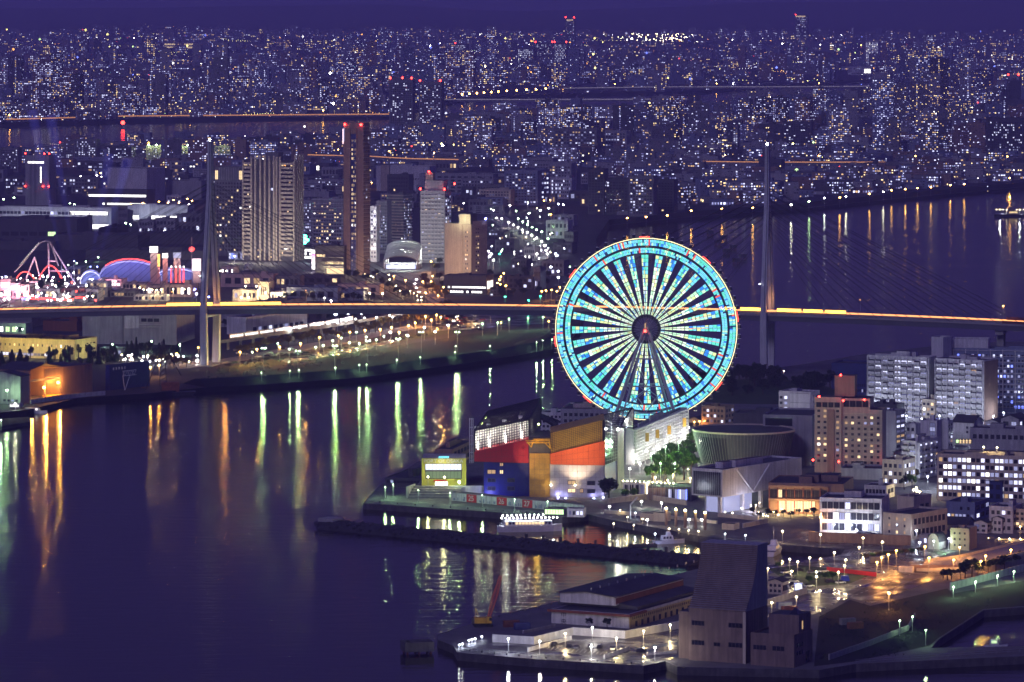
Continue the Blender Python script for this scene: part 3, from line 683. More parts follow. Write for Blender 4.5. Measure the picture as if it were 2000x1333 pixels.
# gold lattice wall above the orange band: panes and bars
A.slab([PP(1075.4, 886, Y1-4.4), PP(1181, 860.6, Y1-4.4), PP(1181, 820, Y1-4.4), PP(1075.4, 846, Y1-4.4)], 30, 'gold_panel', 'gold_wall')
def grid_bars(quad, nu, nv, r, m, name, parent=aq, off=0):
    mb = MB(); q = [A.to(p) for p in quad]
    def ev(u, v): return tuple((q[0][i]*(1-u)+q[1][i]*u)*(1-v)+(q[3][i]*(1-u)+q[2][i]*u)*v+(off if i == 1 else 0) for i in range(3))
    for k in range(nu+1): mb.tube(ev(k/nu, 0), ev(k/nu, 1), r, m, 4)
    for k in range(nv+1): mb.tube(ev(0, k/nv), ev(1, k/nv), r, m, 4)
    return mb.build(name, parent, 'stuff')
def panes(quad, nu, nv, m, name, parent=aq):
    mb = MB(); q = [A.to(p) for p in quad]
    def ev(u, v): return tuple((q[0][i]*(1-u)+q[1][i]*u)*(1-v)+(q[3][i]*(1-u)+q[2][i]*u)*v for i in range(3))
    for i in range(nu):
        for j in range(nv): mb.face([ev((i+.06)/nu, (j+.06)/nv), ev((i+.94)/nu, (j+.06)/nv), ev((i+.94)/nu, (j+.94)/nv), ev((i+.06)/nu, (j+.94)/nv)], m)
    return mb.build(name, parent, 'stuff')
grid_bars([PP(1075.4, 886, Y1-4.6), PP(1181, 860.6, Y1-4.6), PP(1181, 820, Y1-4.6), PP(1075.4, 846, Y1-4.6)], 26, 12, .07, 'black_steel', 'lattice')
# right flank: glass above, navy below
def flank(px0, px1, ya0, ya1, yb0, yb1, Y0, dY, m, name, d=.4):
    mb = MB(); a0, a1 = PP(px0, ya0, Y0), PP(px0, ya1, Y0); b0, b1 = PP(px1, yb0, Y0+dY), PP(px1, yb1, Y0+dY); q = [A.to(p) for p in (a0, b0, b1, a1)]
    mb.hexa([(p[0]-2, p[1]+1, p[2]) for p in q], q, m); return mb.build(name, aq)
flank(1181.5, 1206, 909, 821, 899, 832, Y1-5, 40, 'glass_dark', 'glass_flank'); flank(1181, 1205.5, 981, 909.5, 966, 899.5, Y1-4.2, 40, 'navy_wall', 'navy_flank')
grid_bars([PP(1182, 909, Y1-5.2), PP(1206.3, 899, Y1+34.8), PP(1206.3, 832, Y1+34.8), PP(1182, 821, Y1-5.2)], 6, 12, .08, 'steel', 'flank_lattice')
A.slab([PP(1206, 966, Y1+34), PP(1219, 962, Y1+36), PP(1219, 838, Y1+36), PP(1206, 838, Y1+34)], 8, 'grey_wall', 'stair_column')
# left glass hall
a, b_, c, d = PP(927, 883, Y1), PP(1034, 857, Y1), PP(1033, 820, Y1), PP(927, 841, Y1)
e, g = PP(953, 804, Y1+26), PP(1056, 779, Y1+28)
g0 = PP(1056, 832, Y1+28); e0 = PP(945, 860, Y1+26)
for nm, q, nu, nv, bm in (('front_glass', [a, b_, c, d], 22, 8, 'dark_grey'), ('roof_glass', [d, c, g, e], 26, 16, 'black_steel'), ('end_glass', [b_, g0, g, c], 9, 12, 'dark_grey'), ('back_glass', [e0, g0, g, e], 20, 10, 'dark_grey')):
    panes(q, nu, nv, 'glass_clear', nm); grid_bars(q, nu, nv, .2 if nm != 'roof_glass' else .2, bm, nm+'_frame')
A.slab([PP(929, 884, Y1+14), PP(1040, 860, Y1+14), PP(1040, 818, Y1+14), PP(929, 838, Y1+14)], .6, 'white_wall', 'backdrop_wall'); A.slab([PP(928, 883, Y1+1), PP(1034, 858, Y1+1), PP(1036, 856, Y1+14), PP(929, 880, Y1+14)], .01, 'white_wall', 'backdrop_floor')  # white wall and floor added as a bright backdrop behind the lattice
mb = MB()
for p, q in ((d, e), (e, g), (g, c), (c, d), (g, g0), (c, b_), (d, a)): mb.tube(A.to(p), A.to(q), .5, 'black_steel', 6)
mb.build('edge_truss', aq)
for px, py in ((933, 866), (956, 861), (987, 853), (1019, 845)):
    mb = MB(); p = A.to(PP(px, py, Y1+3)); mb.tube((p[0], p[1], p[2]-3), (p[0], p[1], p[2]+.4), .55, 'lattice_white', 8); mb.build('light_column', aq)
    mb = MB(); mb.tube((p[0]-.5, p[1]+2, p[2]-3), (p[0]-.5, p[1]+2, p[2]+8), 1.1, 'white_paint', 8); mb.build('white_column', aq)
    point_light(aq, (p[0], p[1]-1.2, p[2]+2), (1, .96, .82), 1300, .6, 'hall_light'); point_light(aq, (p[0], p[1]+9, p[2]+3), (1, .96, .82), 1300, .6, 'hall_light')
for px, py, Yy in ((949, 817, Y1+20), (942, 828, Y1+12), (995, 826, Y1+3), (964, 833, Y1+2), (1052, 829, Y1+20)):
    mb = MB(); p = A.to(PP(px, py, Yy)); mb.ball(p, .5, 'lattice_lime', 6, 4); mb.build('lime_lamp', aq); point_light(aq, p, (.75, 1, .3), 1500, .3, 'lime_glow')
grid_bars([PP(945, 972, Y1-.06), PP(1034, 976, Y1-.06), PP(1034, 905, Y1-.06), PP(945, 902, Y1-.06)], 9, 5, .05, 'navy_wall', 'panel_joints'); grid_bars([PP(1074.5, 981, Y1-4.06), PP(1181, 981, Y1-4.06), PP(1181, 909, Y1-4.06), PP(1074.5, 909, Y1-4.06)], 12, 6, .05, 'mid_grey', 'panel_joints'); grid_bars([PP(1034, 979, Y1-3.06), PP(1074, 980, Y1-3.06), PP(1074, 886, Y1-3.06), PP(1034, 886, Y1-3.06)], 4, 9, .05, 'brown_wall', 'panel_joints'); grid_bars([PP(1075, 907.5, Y1-5.26), PP(1181.5, 909.5, Y1-5.26), PP(1181.5, 861, Y1-5.26), PP(1075, 886.5, Y1-5.26)], 10, 3, .04, 'red_panel', 'panel_joints'); grid_bars([PP(926.5, 902, Y1-1.26), PP(1032.5, 905, Y1-1.26), PP(1032.5, 857.5, Y1-1.26), PP(926.5, 883, Y1-1.26)], 10, 3, .04, 'red_brown', 'panel_joints')
# middle and right truss roofs behind
for i, q in enumerate(([PP(1056, 818, Y1+34), PP(1088, 836, Y1+34), PP(1090, 822, Y1+44), PP(1058, 810, Y1+44)], [PP(1129, 829, Y1+16), PP(1211, 834, Y1+20), PP(1234, 797, Y1+46), PP(1180, 811, Y1+44)], [PP(1211, 834, Y1+20), PP(1237, 838, Y1+46), PP(1237, 800, Y1+47), PP(1234, 797, Y1+46)])):
    panes(q, 12, 8, 'glass_clear', 'rear_roof_glass'); grid_bars(q, 14, 9, .15, 'black_steel' if i < 2 else 'rail_white', 'rear_roof_frame')
    mb = MB()
    for p_, q_ in zip(q, q[1:]+q[:1]): mb.tube(A.to(p_), A.to(q_), .45, 'black_steel', 6)
    mb.build('edge_truss', aq)
for px, py, Yy in ((1207, 839, Y1+14), (1222, 822, Y1+35)):
    mb = MB(); p = A.to(PP(px, py, Yy)); mb.ball(p, .6, 'l_white', 6, 4); mb.build('roof_lamp', aq); point_light(aq, (p[0], p[1]-1, p[2]+.5), (.9, .9, 1), 7000, .4, 'roof_lamp_light')
A.slab([PP(1034, 876, Y1+4), PP(1075, 876, Y1+4), PP(1075, 846, Y1+30), PP(1040, 846, Y1+30)], 2, 'blue_grey', 'middle_roof')
# orange steel bracket over the gold tower
mb = MB()
for (x0, y0, x1, y1) in ((1026, 861, 1075, 861), (1028, 865, 1075, 865), (1030, 864, 1038, 874), (1038, 874, 1040, 865), (1063, 864, 1075, 876), (1073, 860, 1075, 877), (1042, 858, 1075, 858)): mb.tube(A.to(PP(x0, y0, Y1-5)), A.to(PP(x1, y1, Y1-5)), .32, 'crane_yellow', 5)
mb.build('steel_bracket', aq); p = A.to(PP(1050, 869, Y1-9)); point_light(aq, p, (1, .6, .1), 1600, .4, 'bracket_light')
def awin(px0, px1, py0, py1, Yy, m, nm='window'):
    mb = MB(); q = [A.to(PP(px0, py1, Yy)), A.to(PP(px1, py1, Yy)), A.to(PP(px1, py0, Yy)), A.to(PP(px0, py0, Yy))]
    mb.hexa([(p[0], p[1]+.1, p[2]) for p in q], q, m); k = .14
    for p_, r_ in zip(q, q[1:]+q[:1]): mb.tube(p_, r_, k, 'dark_grey', 4)
    mid = [(q[0][i]+q[1][i])/2 for i in range(3)]; mid2 = [(q[2][i]+q[3][i])/2 for i in range(3)]; mb.tube(mid, mid2, k*.7, 'dark_grey', 4); mb.build(nm, aq)
for x0, x1, y0, y1, m_ in ((952, 968, 918, 926, 'w_warm2'), (976, 983, 904.5, 911, 'w_warm2'), (976, 983, 918.5, 926, 'w_warm'), (952.5, 967.5, 935, 942, 'glass_dark'), (952.5, 967.5, 951, 958, 'glass_dark'), (991, 1005, 935, 942, 'glass_dark'), (991, 1005, 951, 958, 'glass_dark')): awin(x0, x1, y0, y1, Y1-.15, m_)
for x0, x1, y0, y1, m_ in ((1109, 1124, 939, 947, 'w_warm2'), (1147, 1162, 940, 948, 'glass_dark'), (1109, 1124, 955, 962.5, 'w_warm'), (1133, 1139, 955, 963, 'w_warm2'), (1147, 1162, 956, 963.5, 'glass_dark')): awin(x0, x1, y0, y1, Y1-4.2, m_)
for px, py, Yy, c_, pw in ((957, 968, Y1-5, (.35, .35, 1), 5000), (1090, 972, Y1-9, (.42, .42, 1), 1300), (1105, 974, Y1-9, (.42, .42, 1), 800), (1160, 974, Y1-9, (.42, .42, 1), 1300), (1178, 972, Y1-9, (.42, .42, 1), 500)):
    mb = MB(); p = A.to(PP(px, py, Yy)); mb.ball(p, .3, 'l_cool', 6, 4); mb.tube((p[0], p[1], p[2]), (p[0], p[1], 0), .12, 'steel', 5); mb.build('wall_uplight', aq); point_light(aq, (p[0], p[1]-.5, p[2]+.3), c_, pw, .3, 'uplight')
for px, py in ((1123, 948), (1076, 948)):
    mb = MB(); p = A.to(PP(px, py, Y1-5.5)); mb.ball(p, .4, 'l_warm', 6, 4); mb.build('wall_lamp', aq); point_light(aq, (p[0], p[1]-1, p[2]), (1, .7, .25), 700, .3, 'wall_lamp_light')
def spot(root, loc, tgt, col, power, ang=60, nm='floodlight', r=.4):
    l = bpy.data.lights.new(nm, 'SPOT'); l.energy = power; l.color = col; l.spot_size = radians(ang); l.spot_blend = .6; l.shadow_soft_size = r
    o = bpy.data.objects.new(nm, l); COL.objects.link(o); o.parent = root; o.location = loc
    from mathutils import Vector
    o.rotation_euler = (Vector(tgt)-Vector(loc)).to_track_quat('-Z', 'Y').to_euler(); return o
spot(aq, A.to(PP(1130, 972, Y1-36)), A.to(PP(1128, 880, Y1-5)), (1, .74, .45), 42000, 50)
spot(aq, A.to(PP(1060, 972, Y1-34)), A.to(PP(1048, 900, Y1-3)), (1, .72, .35), 26000, 34)
spot(aq, A.to(PP(1130, 972, Y1-36)), A.to(PP(1128, 848, Y1-5)), (1, .75, .30), 26000, 36)
spot(aq, A.to(PP(1040, 970, Y1-26)), A.to(PP(1026, 880, Y1)), (1, .5, .4), 16000, 26)
# ================================================================== PORT TERMINAL WITH ITS SIGN
mat('lime_paint', (.42, .38, .05), .6, .12, .2)
emat('terminal_glass', (.72, .78, 1.0), 1.8, True); emat('terminal_green', (.30, .45, .22), .55, False)
Yt = 2209.0
po = thing('port_terminal', 'yellow framed terminal with PORT OF OSAKA sign and glass front at the quay end', 'terminal', (pxX(866, Yt), Yt, 8.0)); B = Rel(po)
B.slab([PP(825, 949.5, Yt+.6), PP(909, 949.5, Yt+.6), PP(909, 897, Yt+.6), PP(825, 897, Yt+.6)], 26, 'grey_wall', 'wall', top='roof_dark')
for x0, x1, y0, y1 in ((823.5, 830.5, 949.5, 896), (902, 910.5, 949.5, 896), (830.5, 902, 906, 896), (830.5, 902, 949.5, 936)): B.slab([PP(x0, y0, Yt), PP(x1, y0, Yt), PP(x1, y1, Yt), PP(x0, y1, Yt)], 1.2, 'lime_paint', 'yellow_frame')
for i in range(10):
    x0 = 831+70*i/10; B.slab([PP(x0+.3, 918, Yt+.4), PP(x0+6.7, 918, Yt+.4), PP(x0+6.7, 907, Yt+.4), PP(x0+.3, 907, Yt+.4)], .1, 'terminal_glass', 'window')
    B.slab([PP(x0+.3, 934.5, Yt+.4), PP(x0+6.7, 934.5, Yt+.4), PP(x0+6.7, 921.5, Yt+.4), PP(x0+.3, 921.5, Yt+.4)], .1, 'terminal_green', 'window')
B.slab([PP(830, 921, Yt-.2), PP(902, 921, Yt-.2), PP(902, 918.5, Yt-.2), PP(830, 918.5, Yt-.2)], .8, 'dark_grey', 'floor_band')
for i in range(5): B.slab([PP(850+5*i, 949, Yt-.1), PP(854.4+5*i, 949, Yt-.1), PP(854.4+5*i, 941.5, Yt-.1), PP(850+5*i, 941.5, Yt-.1)], .2, 'w_white', 'door')
B.slab([PP(847, 941, Yt-2), PP(872, 941, Yt-2), PP(872, 938.6, Yt-2), PP(847, 938.6, Yt-2)], 2.2, 'red_paint', 'entrance_canopy')
lt = link('sign_lettering', text_mesh('PORT OF OSAKA', 2.3, .15, 'white_paint'), po, None, B.to(PP(866, 901.2, Yt-.25))); lt.rotation_euler = (radians(90), 0, 0)
wx = max(v.co.x for v in lt.data.vertices)-min(v.co.x for v in lt.data.vertices); lt.scale = (19.0/wx, 1, 1)
for i in range(6): B.slab([PP(856+3.4*i, 896, Yt+1), PP(858.6+3.4*i, 896, Yt+1), PP(860.2+3.4*i, 891.6, Yt+5), PP(857.6+3.4*i, 891.6, Yt+5)], .2, 'w_cyan', 'roof_light_panel')
for px, py in ((836, 932), (868, 932)):
    p = B.to(PP(px, py, Yt-6)); mb = MB(); mb.ball(p, .35, 'l_warm', 6, 4); mb.tube(p, (p[0], p[1], 0), .1, 'steel', 5); mb.build('post_lamp', po); point_light(po, (p[0], p[1]-.6, p[2]), (.9, 1, .5), 1500, .3)
p = B.to(PP(897, 942, Yt-5)); mb = MB(); mb.ball(p, .6, 'l_green', 6, 4); mb.tube(p, (p[0], p[1], 0), .1, 'steel', 5); mb.build('post_lamp', po); point_light(po, (p[0], p[1]-.8, p[2]), (.8, 1, .5), 3200, .3)
point_light(po, B.to(PP(866, 901, Yt-5)), (1, .95, .6), 1500, .5, 'sign_light')
# raised terrace with seating steps
te = thing('seating_steps', 'dark stepped seating terrace below the yellow terminal', 'steps', at(840, 974)); T = Rel(te)
for i in range(5):
    z0, z1 = LAND+i*1.0, LAND+(i+1)*1.0; yf = 2197+i*2.2; x0, x1 = pxX(797+i*1.5, 2197), pxX(884+i*5, 2197)
    mb = MB(); mb.box(x0-T.o[0], x1-T.o[0], yf-T.o[1], 2209.5-T.o[1], z0-T.o[2], z1-T.o[2], 'mid_grey', 'mid_grey'); mb.box(x0-T.o[0], x1-T.o[0], yf-T.o[1]-.02, yf-T.o[1]+.5, z1-T.o[2], z1-T.o[2]+.1, 'cream_wall'); mb.build('step', te)
mb = MB(); mb.prism([(pxX(797, 2197)-T.o[0]-1, 2197-T.o[1]), (pxX(797, 2197)-T.o[0]-.4, 2197-T.o[1]), (pxX(812, 2209)-T.o[0], 2209-T.o[1]), (pxX(812, 2209)-T.o[0]-1, 2209-T.o[1])], 0, 5.8, 'grey_wall'); mb.build('side_wall', te)
mb = MB(); mb.prism([at(812, 949, 8)[:2], at(945, 949, 8)[:2], at(1000, 935, 8)[:2], at(930, 905, 8)[:2], at(830, 930, 8)[:2]], LAND-.5, 7.95, 'grey_wall', 'pavement'); struct(mb, 'terrace')
# sea wall of mural panels with big numbers
sw = thing('mural_wall', 'white mural wall with red blocks numbered 25, 26 and 27 along the quay', 'wall', at(882, 978)); Q = Rel(sw)
P0, P1 = at(882, 978), at(1141, 1003)
def wp(t, z): return (P0[0]+(P1[0]-P0[0])*t, P0[1]+(P1[1]-P0[1])*t, z)
wd = math.atan2(P1[1]-P0[1], P1[0]-P0[0])
N = 26
def red_panel_i(i): return {3: '25', 9: '26', 14: '27'}.get(i)
for i in range(N):
    nmb = red_panel_i(i) or (red_panel_i(i-1) and 'r')
    p0, p1 = wp((i+.03)/N, 0), wp((i+.97)/N, 0)
    mb = MB(); q = [Q.to(x) for x in (wp((i+.03)/N, LAND), wp((i+.97)/N, LAND), wp((i+.97)/N, LAND+3.7), wp((i+.03)/N, LAND+3.7))]
    mb.hexa([(x[0], x[1]+.5, x[2]) for x in q], q, 'red_paint' if nmb else 'white_wall'); pn = mb.build('mural_panel', sw)
    if nmb in ('25', '26', '27'):
        me = text_mesh(nmb, 3.6, .06, 'white_paint'); c_ = Q.to(wp((i+.9)/N, LAND+1.8)); o = link('number', me, sw, None, (c_[0], c_[1]-.15, c_[2])); o.rotation_euler = (radians(90), 0, wd)
    elif not nmb:
        mb = MB()
        for k in range(3):                     # painted harbour motifs, raised paint
            u = (i+random.uniform(.15, .8))/N; h_ = random.uniform(.6, 2.2); a_ = [Q.to(wp(u, LAND+.3)), Q.to(wp(u+.006, LAND+.3)), Q.to(wp(u+.006, LAND+.3+h_)), Q.to(wp(u, LAND+.3+h_))]
            mb.hexa([(x[0], x[1]-.02, x[2]) for x in a_], [(x[0], x[1]-.05, x[2]) for x in a_], 'blue_grey')
        mb.build('painted_motif', pn, 'stuff')
mb = MB(); q = [Q.to(wp(0, LAND)), Q.to(wp(1, LAND))]; mb.hexa([(q[0][0], q[0][1]+.5, 0), (q[1][0], q[1][1]+.5, 0), (q[1][0], q[1][1]+7, 0), (q[0][0], q[0][1]+9, 0)], [(q[0][0], q[0][1]+.5, 3.9), (q[1][0], q[1][1]+.5, 3.9), (q[1][0], q[1][1]+7, 3.9), (q[0][0], q[0][1]+9, 3.9)], 'concrete', 'pavement'); mb.build('promenade', sw)
bld('ticket_office', 'small lit glass ticket pavilion at the right end of the numbered wall', 1062, 1103, 1112, 1008, 993, 10, 'dark_grey', D=6, L=[W(7, 1, z0=.1, z1=.9, wr=.85, hr=.8, lit=.8, pal='green')], units=0, parapet=.2)
bld('kiosk', 'low white kiosk right of the lit ticket pavilion', 1108, 1141, 1150, 1011, 994, 10, 'white_wall', D=6, L=[W(4, 1, lit=.5, pal='cool')], units=0, parapet=.2)
for i, (px, py) in enumerate(((752.5, 951), (768, 946), (817, 957), (879, 962), (942, 967), (1005, 975), (1069.5, 979))):
    lamp(px, py, 'green', 6, 2200, .16, label=['slender quay pole lamp at the tip, outermost of the row', 'slender quay pole lamp, second from the tip', 'slender quay pole lamp before the seating steps', 'slender quay pole lamp at the left end of the mural wall', 'slender quay pole lamp between the numbers 25 and 26', 'slender quay pole lamp between the numbers 26 and 27', 'slender quay pole lamp before the ticket pavilion'][i], group='quay pole lamps', nm='quay_lamp')
bld('boat_hall', 'long dark low boat hall on the left side of the terminal', 752, 824, 835, 953, 935, 14, 'dark_grey', L=[W(10, 1, z0=.3, z1=.9, lit=.1, wr=.85)], D=45, parapet=.4, units=3)
bld('terminal_annex', 'brown annex with a long dark roof behind the sign of the terminal', 850, 884, 926, 912, 878, 12, 'brown_wall', R=[W(6, 2, lit=.1, wr=.6)], parapet=.5)
bld('glass_lift', 'thin pale steel lift frame left of the glass hall', 917, 924, 927, 905, 817, 12, 'glass_clear', D=5, units=0, parapet=.01, L=[FIN(2, w=.3, d=.2, m='rail_white'), LEDGE(5, m='rail_white')])
bld('market_roof_hall', 'teal lit shopping hall roof between the two glass truss roofs', 1095, 1186, 1196, 858, 800, 8, 'grey_wall', L=[W(8, 4, lit=.2, pal='dim')], R=[W(4, 4, lit=.3)], D=40, units=5)
bld('service_block', 'pale service block left behind the glass truss roof', 1056, 1100, 1108, 850, 806, 8, 'white_wall', L=[W(5, 4, lit=.1)], D=20, units=2)
# shopping hall whose glazed flank runs back to the wheel
t = bld('shopping_hall', 'white lit glazed shopping hall with steel grid running back to the wheel', 1222, 1238, 1342, 908, 838, 15, 'white_wall', R=[W(14, 5, z0=.04, z1=.95, wr=.8, hr=.72, lit=.55, pal='office'), LEDGE(10, m='rail_white', d=1.2, h=.3), FIN(22, w=.25, d=1.4, m='rail_white')], units=4)
for i in range(8): point_light(t[0], (9, 4+i*t[2]/8, 3+i % 3*3), (1, .96, .86), 5500, .5, 'shop_front_light')
lamps([(1242, 890), (1262, 880), (1282, 872), (1300, 862), (1320, 852), (1330, 838), (1346, 850), (1250, 905), (1272, 893), (1230, 915), (1345, 835)], 'white', 'white globe lamp along the bright shopping street below the wheel', 'shopping street lamps', nm='globe_lamp', h=5, power=2600, r=.45)
for i, (px, py) in enumerate(((1260, 853), (1280, 846), (1303, 838), (1333, 822))):
    X, Y, z = at(px, py+55); t = thing('banner_pole', ['yellow banner on a pole, nearest of four by the shopping hall', 'yellow banner on a pole, second of four by the shopping hall', 'yellow banner on a pole, third of four by the shopping hall', 'yellow banner on a tall pole right beside the wheel foot'][i], 'banner', (X, Y, z)); mb = MB(); mb.tube((0, 0, 0), (0, 0, 18), .12, 'steel', 5); mb.build('pole', t); mb = MB(); mb.box(.15, 2.0, -.04, .04, 12, 16.5, 'crane_yellow'); mb.build('banner', t)
# ================================================================== MUSEUM
mu = thing('museum', 'dark museum with an inverted cone drum and a raised glass-ended box', 'museum', (pxX(1452, 2330), 2330, LAND)); n = 48
mb = MB(); Rt, Rb, zt, zb = 26.2, 21.5, 20.4, 3.5; i0 = len(mb.v)
for k in range(n):
    a0, a1 = 2*pi*k/n, 2*pi*(k+1)/n
    mb.hexa([(0, 0, zb), (Rb*cos(a0), Rb*sin(a0), zb), (Rb*cos(a1), Rb*sin(a1), zb)], [(0, 0, zt), (Rt*cos(a0), Rt*sin(a0), zt), (Rt*cos(a1), Rt*sin(a1), zt)], 'dark_grey', 'roof_dark')
mb.build('drum', mu, smooth=False)
mb = MB()
for k in range(n):
    a0, a1 = 2*pi*k/n, 2*pi*(k+1)/n; r0, r1 = Rt-.3, Rt+.45
    mb.hexa([(r0*cos(a0), r0*sin(a0), zt-.2), (r1*cos(a0), r1*sin(a0), zt-.2), (r1*cos(a1), r1*sin(a1), zt-.2), (r0*cos(a1), r0*sin(a1), zt-.2)], [(r0*cos(a0), r0*sin(a0), zt+.7), (r1*cos(a0), r1*sin(a0), zt+.7), (r1*cos(a1), r1*sin(a1), zt+.7), (r0*cos(a1), r0*sin(a1), zt+.7)], 'cream_wall')
mb.build('rim', mu)
for k in range(46):                                # ribs of the drum face
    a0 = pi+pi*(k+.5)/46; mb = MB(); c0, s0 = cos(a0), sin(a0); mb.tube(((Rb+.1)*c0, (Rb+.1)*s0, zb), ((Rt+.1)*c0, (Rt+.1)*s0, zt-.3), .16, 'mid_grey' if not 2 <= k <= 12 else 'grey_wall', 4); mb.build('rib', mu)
mb = MB()
for k in range(3, 17):
    a0, a1 = pi+pi*k/46, pi+pi*(k+1)/46; q = lambda a_, z: ((Rb+(Rt-Rb)*(z-zb)/(zt-zb)+.12)*cos(a_), (Rb+(Rt-Rb)*(z-zb)/(zt-zb)+.12)*sin(a_), z)
    mb.face([q(a0, 4.5), q(a1, 4.5), q(a1, 18.2), q(a0, 18.2)], 'glass_dark')
mb.build('drum_glazing', mu)
mb = MB(); mb.box(-23, 21, -6, 24, 0, 3.5, 'grey_wall', 'roof_dark'); mb.build('base', mu)
bx = bld('museum_box', 'raised pale box with a dark glass end on pillars before the museum drum', 1351, 1411, 1566, 972, 918, 36, 'white_wall', z=11.0, L=[PANEL('glass_dark', .05, .95, .06, .92, name='glass_end', d=.12), FIN(14, .06, .94, .06, .92, w=.12, d=.3, m='steel')], R=[LEDGE(16, m='white_paint', d=.12, h=.12)], units=2)
for (x, y) in ((-4, 4), (-2, 20), (-14, 8), (-2, 36)):
    mb = MB(); mb.box(x-.8, x+.8, y-.8, y+.8, -8, -.02, 'white_wall'); mb.build('pillar', bx[0])
mb = MB(); mb.tube((.3, 12, 12), (.3, 26, .5), .4, 'white_paint', 5); mb.tube((.3, 40, 12), (.3, 26, .5), .4, 'white_paint', 5); mb.build('diagonal_brace', bx[0])
mb = MB(); mb.box(-13, -3, 6, 30, -8, -.05, 'w_cool2'); mb.build('lit_lobby', bx[0])
point_light(bx[0], (6, 16, -5), (.7, .7, 1), 6000, .4, 'lobby_light'); point_light(bx[0], (9, 34, -5), (.75, .65, 1), 9000, .4, 'lobby_light')
bld('theatre_block', 'blank pale theatre block behind the museum drum', 1490, 1586, 1596, 912, 812, 14, 'grey_wall', D=40, L=[PANEL('glass_dark', .05, .6, .8, .95)], units=0)
bld('theatre_roof', 'flat dark overhanging roof slab above the museum', 1432, 1560, 1576, 905, 809, 12, 'dark_grey', D=20, units=1)
bld('gallery_wing', 'low glass gallery with blue lit panes left of the museum box', 1265, 1350, 1362, 980, 952, 14, 'dark_grey', D=16, L=[W(14, 1, .48, .98, .05, .9, .9, .85, .7, 'blue'), PANEL('brown_wall', .02, .4, .05, .9), FIN(10, .02, .4, .05, .9, w=.15, d=.25, m='steel')], units=0, parapet=.3)
bld('park_pavilion', 'white open pavilion lit violet under a terrace of trees', 1216, 1262, 1275, 968, 943, 14, 'white_wall', D=10, L=[W(4, 1, z0=.05, z1=.85, wr=.6, hr=.9, lit=.5, pal='dim')], units=0, parapet=.3)
lamps([(1217+i*8.2, 939+i*.4) for i in range(13)], 'warm', 'small yellow lamp of the row on the park terrace edge', 'terrace edge lamps', nm='terrace_lamp', h=9, power=150, r=.28)
# trees by the museum, lit from below
rt = random.Random(3)
tl = [(1282, 918), (1296, 908), (1310, 900), (1325, 893), (1340, 888), (1354, 882), (1290, 932), (1306, 924), (1322, 917), (1338, 910), (1352, 903), (1300, 944), (1318, 940), (1336, 934), (1350, 926), (1274, 946)]
for i, (px, py) in enumerate(tl): tree(px, py+4, rt.uniform(8, 12), rt.uniform(7, 10), 'leaf', 'bright green tree lit from below in the grove left of the museum drum', 'museum grove trees')
for i, (px, py) in enumerate(((1280, 932), (1296, 950), (1314, 926), (1332, 946), (1348, 934), (1304, 938), (1322, 952), (1344, 916), (1272, 950), (1290, 922))): lamp(px, py, 'warm', 4.5, 7000, .3, label='yellow garden lamp among the grove trees left of the museum', group='grove garden lamps', nm='garden_lamp')
for i, (px, py) in enumerate(((1272, 886), (1300, 872), (1326, 862), (1318, 905), (1290, 905))): lamp(px, py, 'green', 15, 14000, .3, label='tall lamp post added to brighten the green grove from above', group='added grove light posts', nm='added_grove_light')  # posts added to brighten the tree crowns from above
tree(1189, 983, 12, 13, 'leaf_dark', 'big round dark tree at the right front corner of the aquarium')
tree(1222, 976, 5, 6, 'leaf', 'small lime-green lit bush right of the round dark tree', None); tree(1240, 978, 6, 5, 'leaf', 'small lit palm-like shrub before the violet pavilion')
# the wooded mound behind
mb = MB(); N_ = 30; ctr = at(1485, 770)
for i in range(N_):
    a0, a1 = 2*pi*i/N_, 2*pi*(i+1)/N_; r1, r2 = 62, 30
    mb.hexa([(0, 0, -1), (r1*cos(a0), r1*1.2*sin(a0), -1), (r1*cos(a1), r1*1.2*sin(a1), -1)], [(0, 0, 7), (r2*cos(a0), r2*sin(a0), 6.5), (r2*cos(a1), r2*sin(a1), 6.5)], 'grass')
o = struct(mb, 'wooded_mound'); o.location = ctr
for i in range(46):
    a_ = rt.uniform(0, 2*pi); rr = 52*sqrt(rt.random()); X, Y = ctr[0]+rr*cos(a_)*.85, ctr[1]+rr*sin(a_)
    tree(0, 0, rt.uniform(8, 14), rt.uniform(8, 13), 'leaf_dark', 'dark tree on the wooded mound right of the wheel', 'mound trees', loc=(X, Y, LAND+max(0, 6.2*(1-rr/62))))
lamp(1440, 762, 'green', 5, 2600, .6, label='single green-white lamp on the slope of the wooded mound'); lamp(1531, 725, 'warm', 8, 1500, .4, label='warm lamp at the right foot of the mound beside the pylon', group=None); lamp(1541, 748, 'warm', 5, 1500, .4, label='lower warm lamp at the right foot of the mound')
# ================================================================== BUILDINGS OF THE RIGHT QUARTER
Tz = 27
bld('brick_hall', 'dark brick building with lit rows and a tall brick stair tower behind the museum', 1370, 1416, 1434, 842, 794, Tz, 'brown_wall', L=[W(6, 4, lit=.35, pal='cool')], R=[W(3, 4, lit=.2)], units=1)
bld('stair_tower', 'plain brick stair tower beside the wheel rim', 1404, 1420, 1424, 838, 793, Tz, 'red_brown', D=6, units=0)
for i, (a, b_, pb, pt) in enumerate(((1340, 1372, 838, 816), (1422, 1440, 834, 822), (1440, 1470, 833, 816))): bld('shed', ['orange lit gable shed left of the brick stair tower', 'small lit shed right of the brick stair tower', 'glowing gabled shed behind the museum rim'][i], a, b_, b_+6, pb, pt, Tz, 'cream_wall', shape='gable_r', D=10, L=[W(2, 1, lit=.7, pal='orange')])
lamps([(1356, 824), (1366, 823)], 'orange', 'orange lamp beside the gable sheds below the wheel', 'orange shed lamps', h=5, power=1600, r=.4)
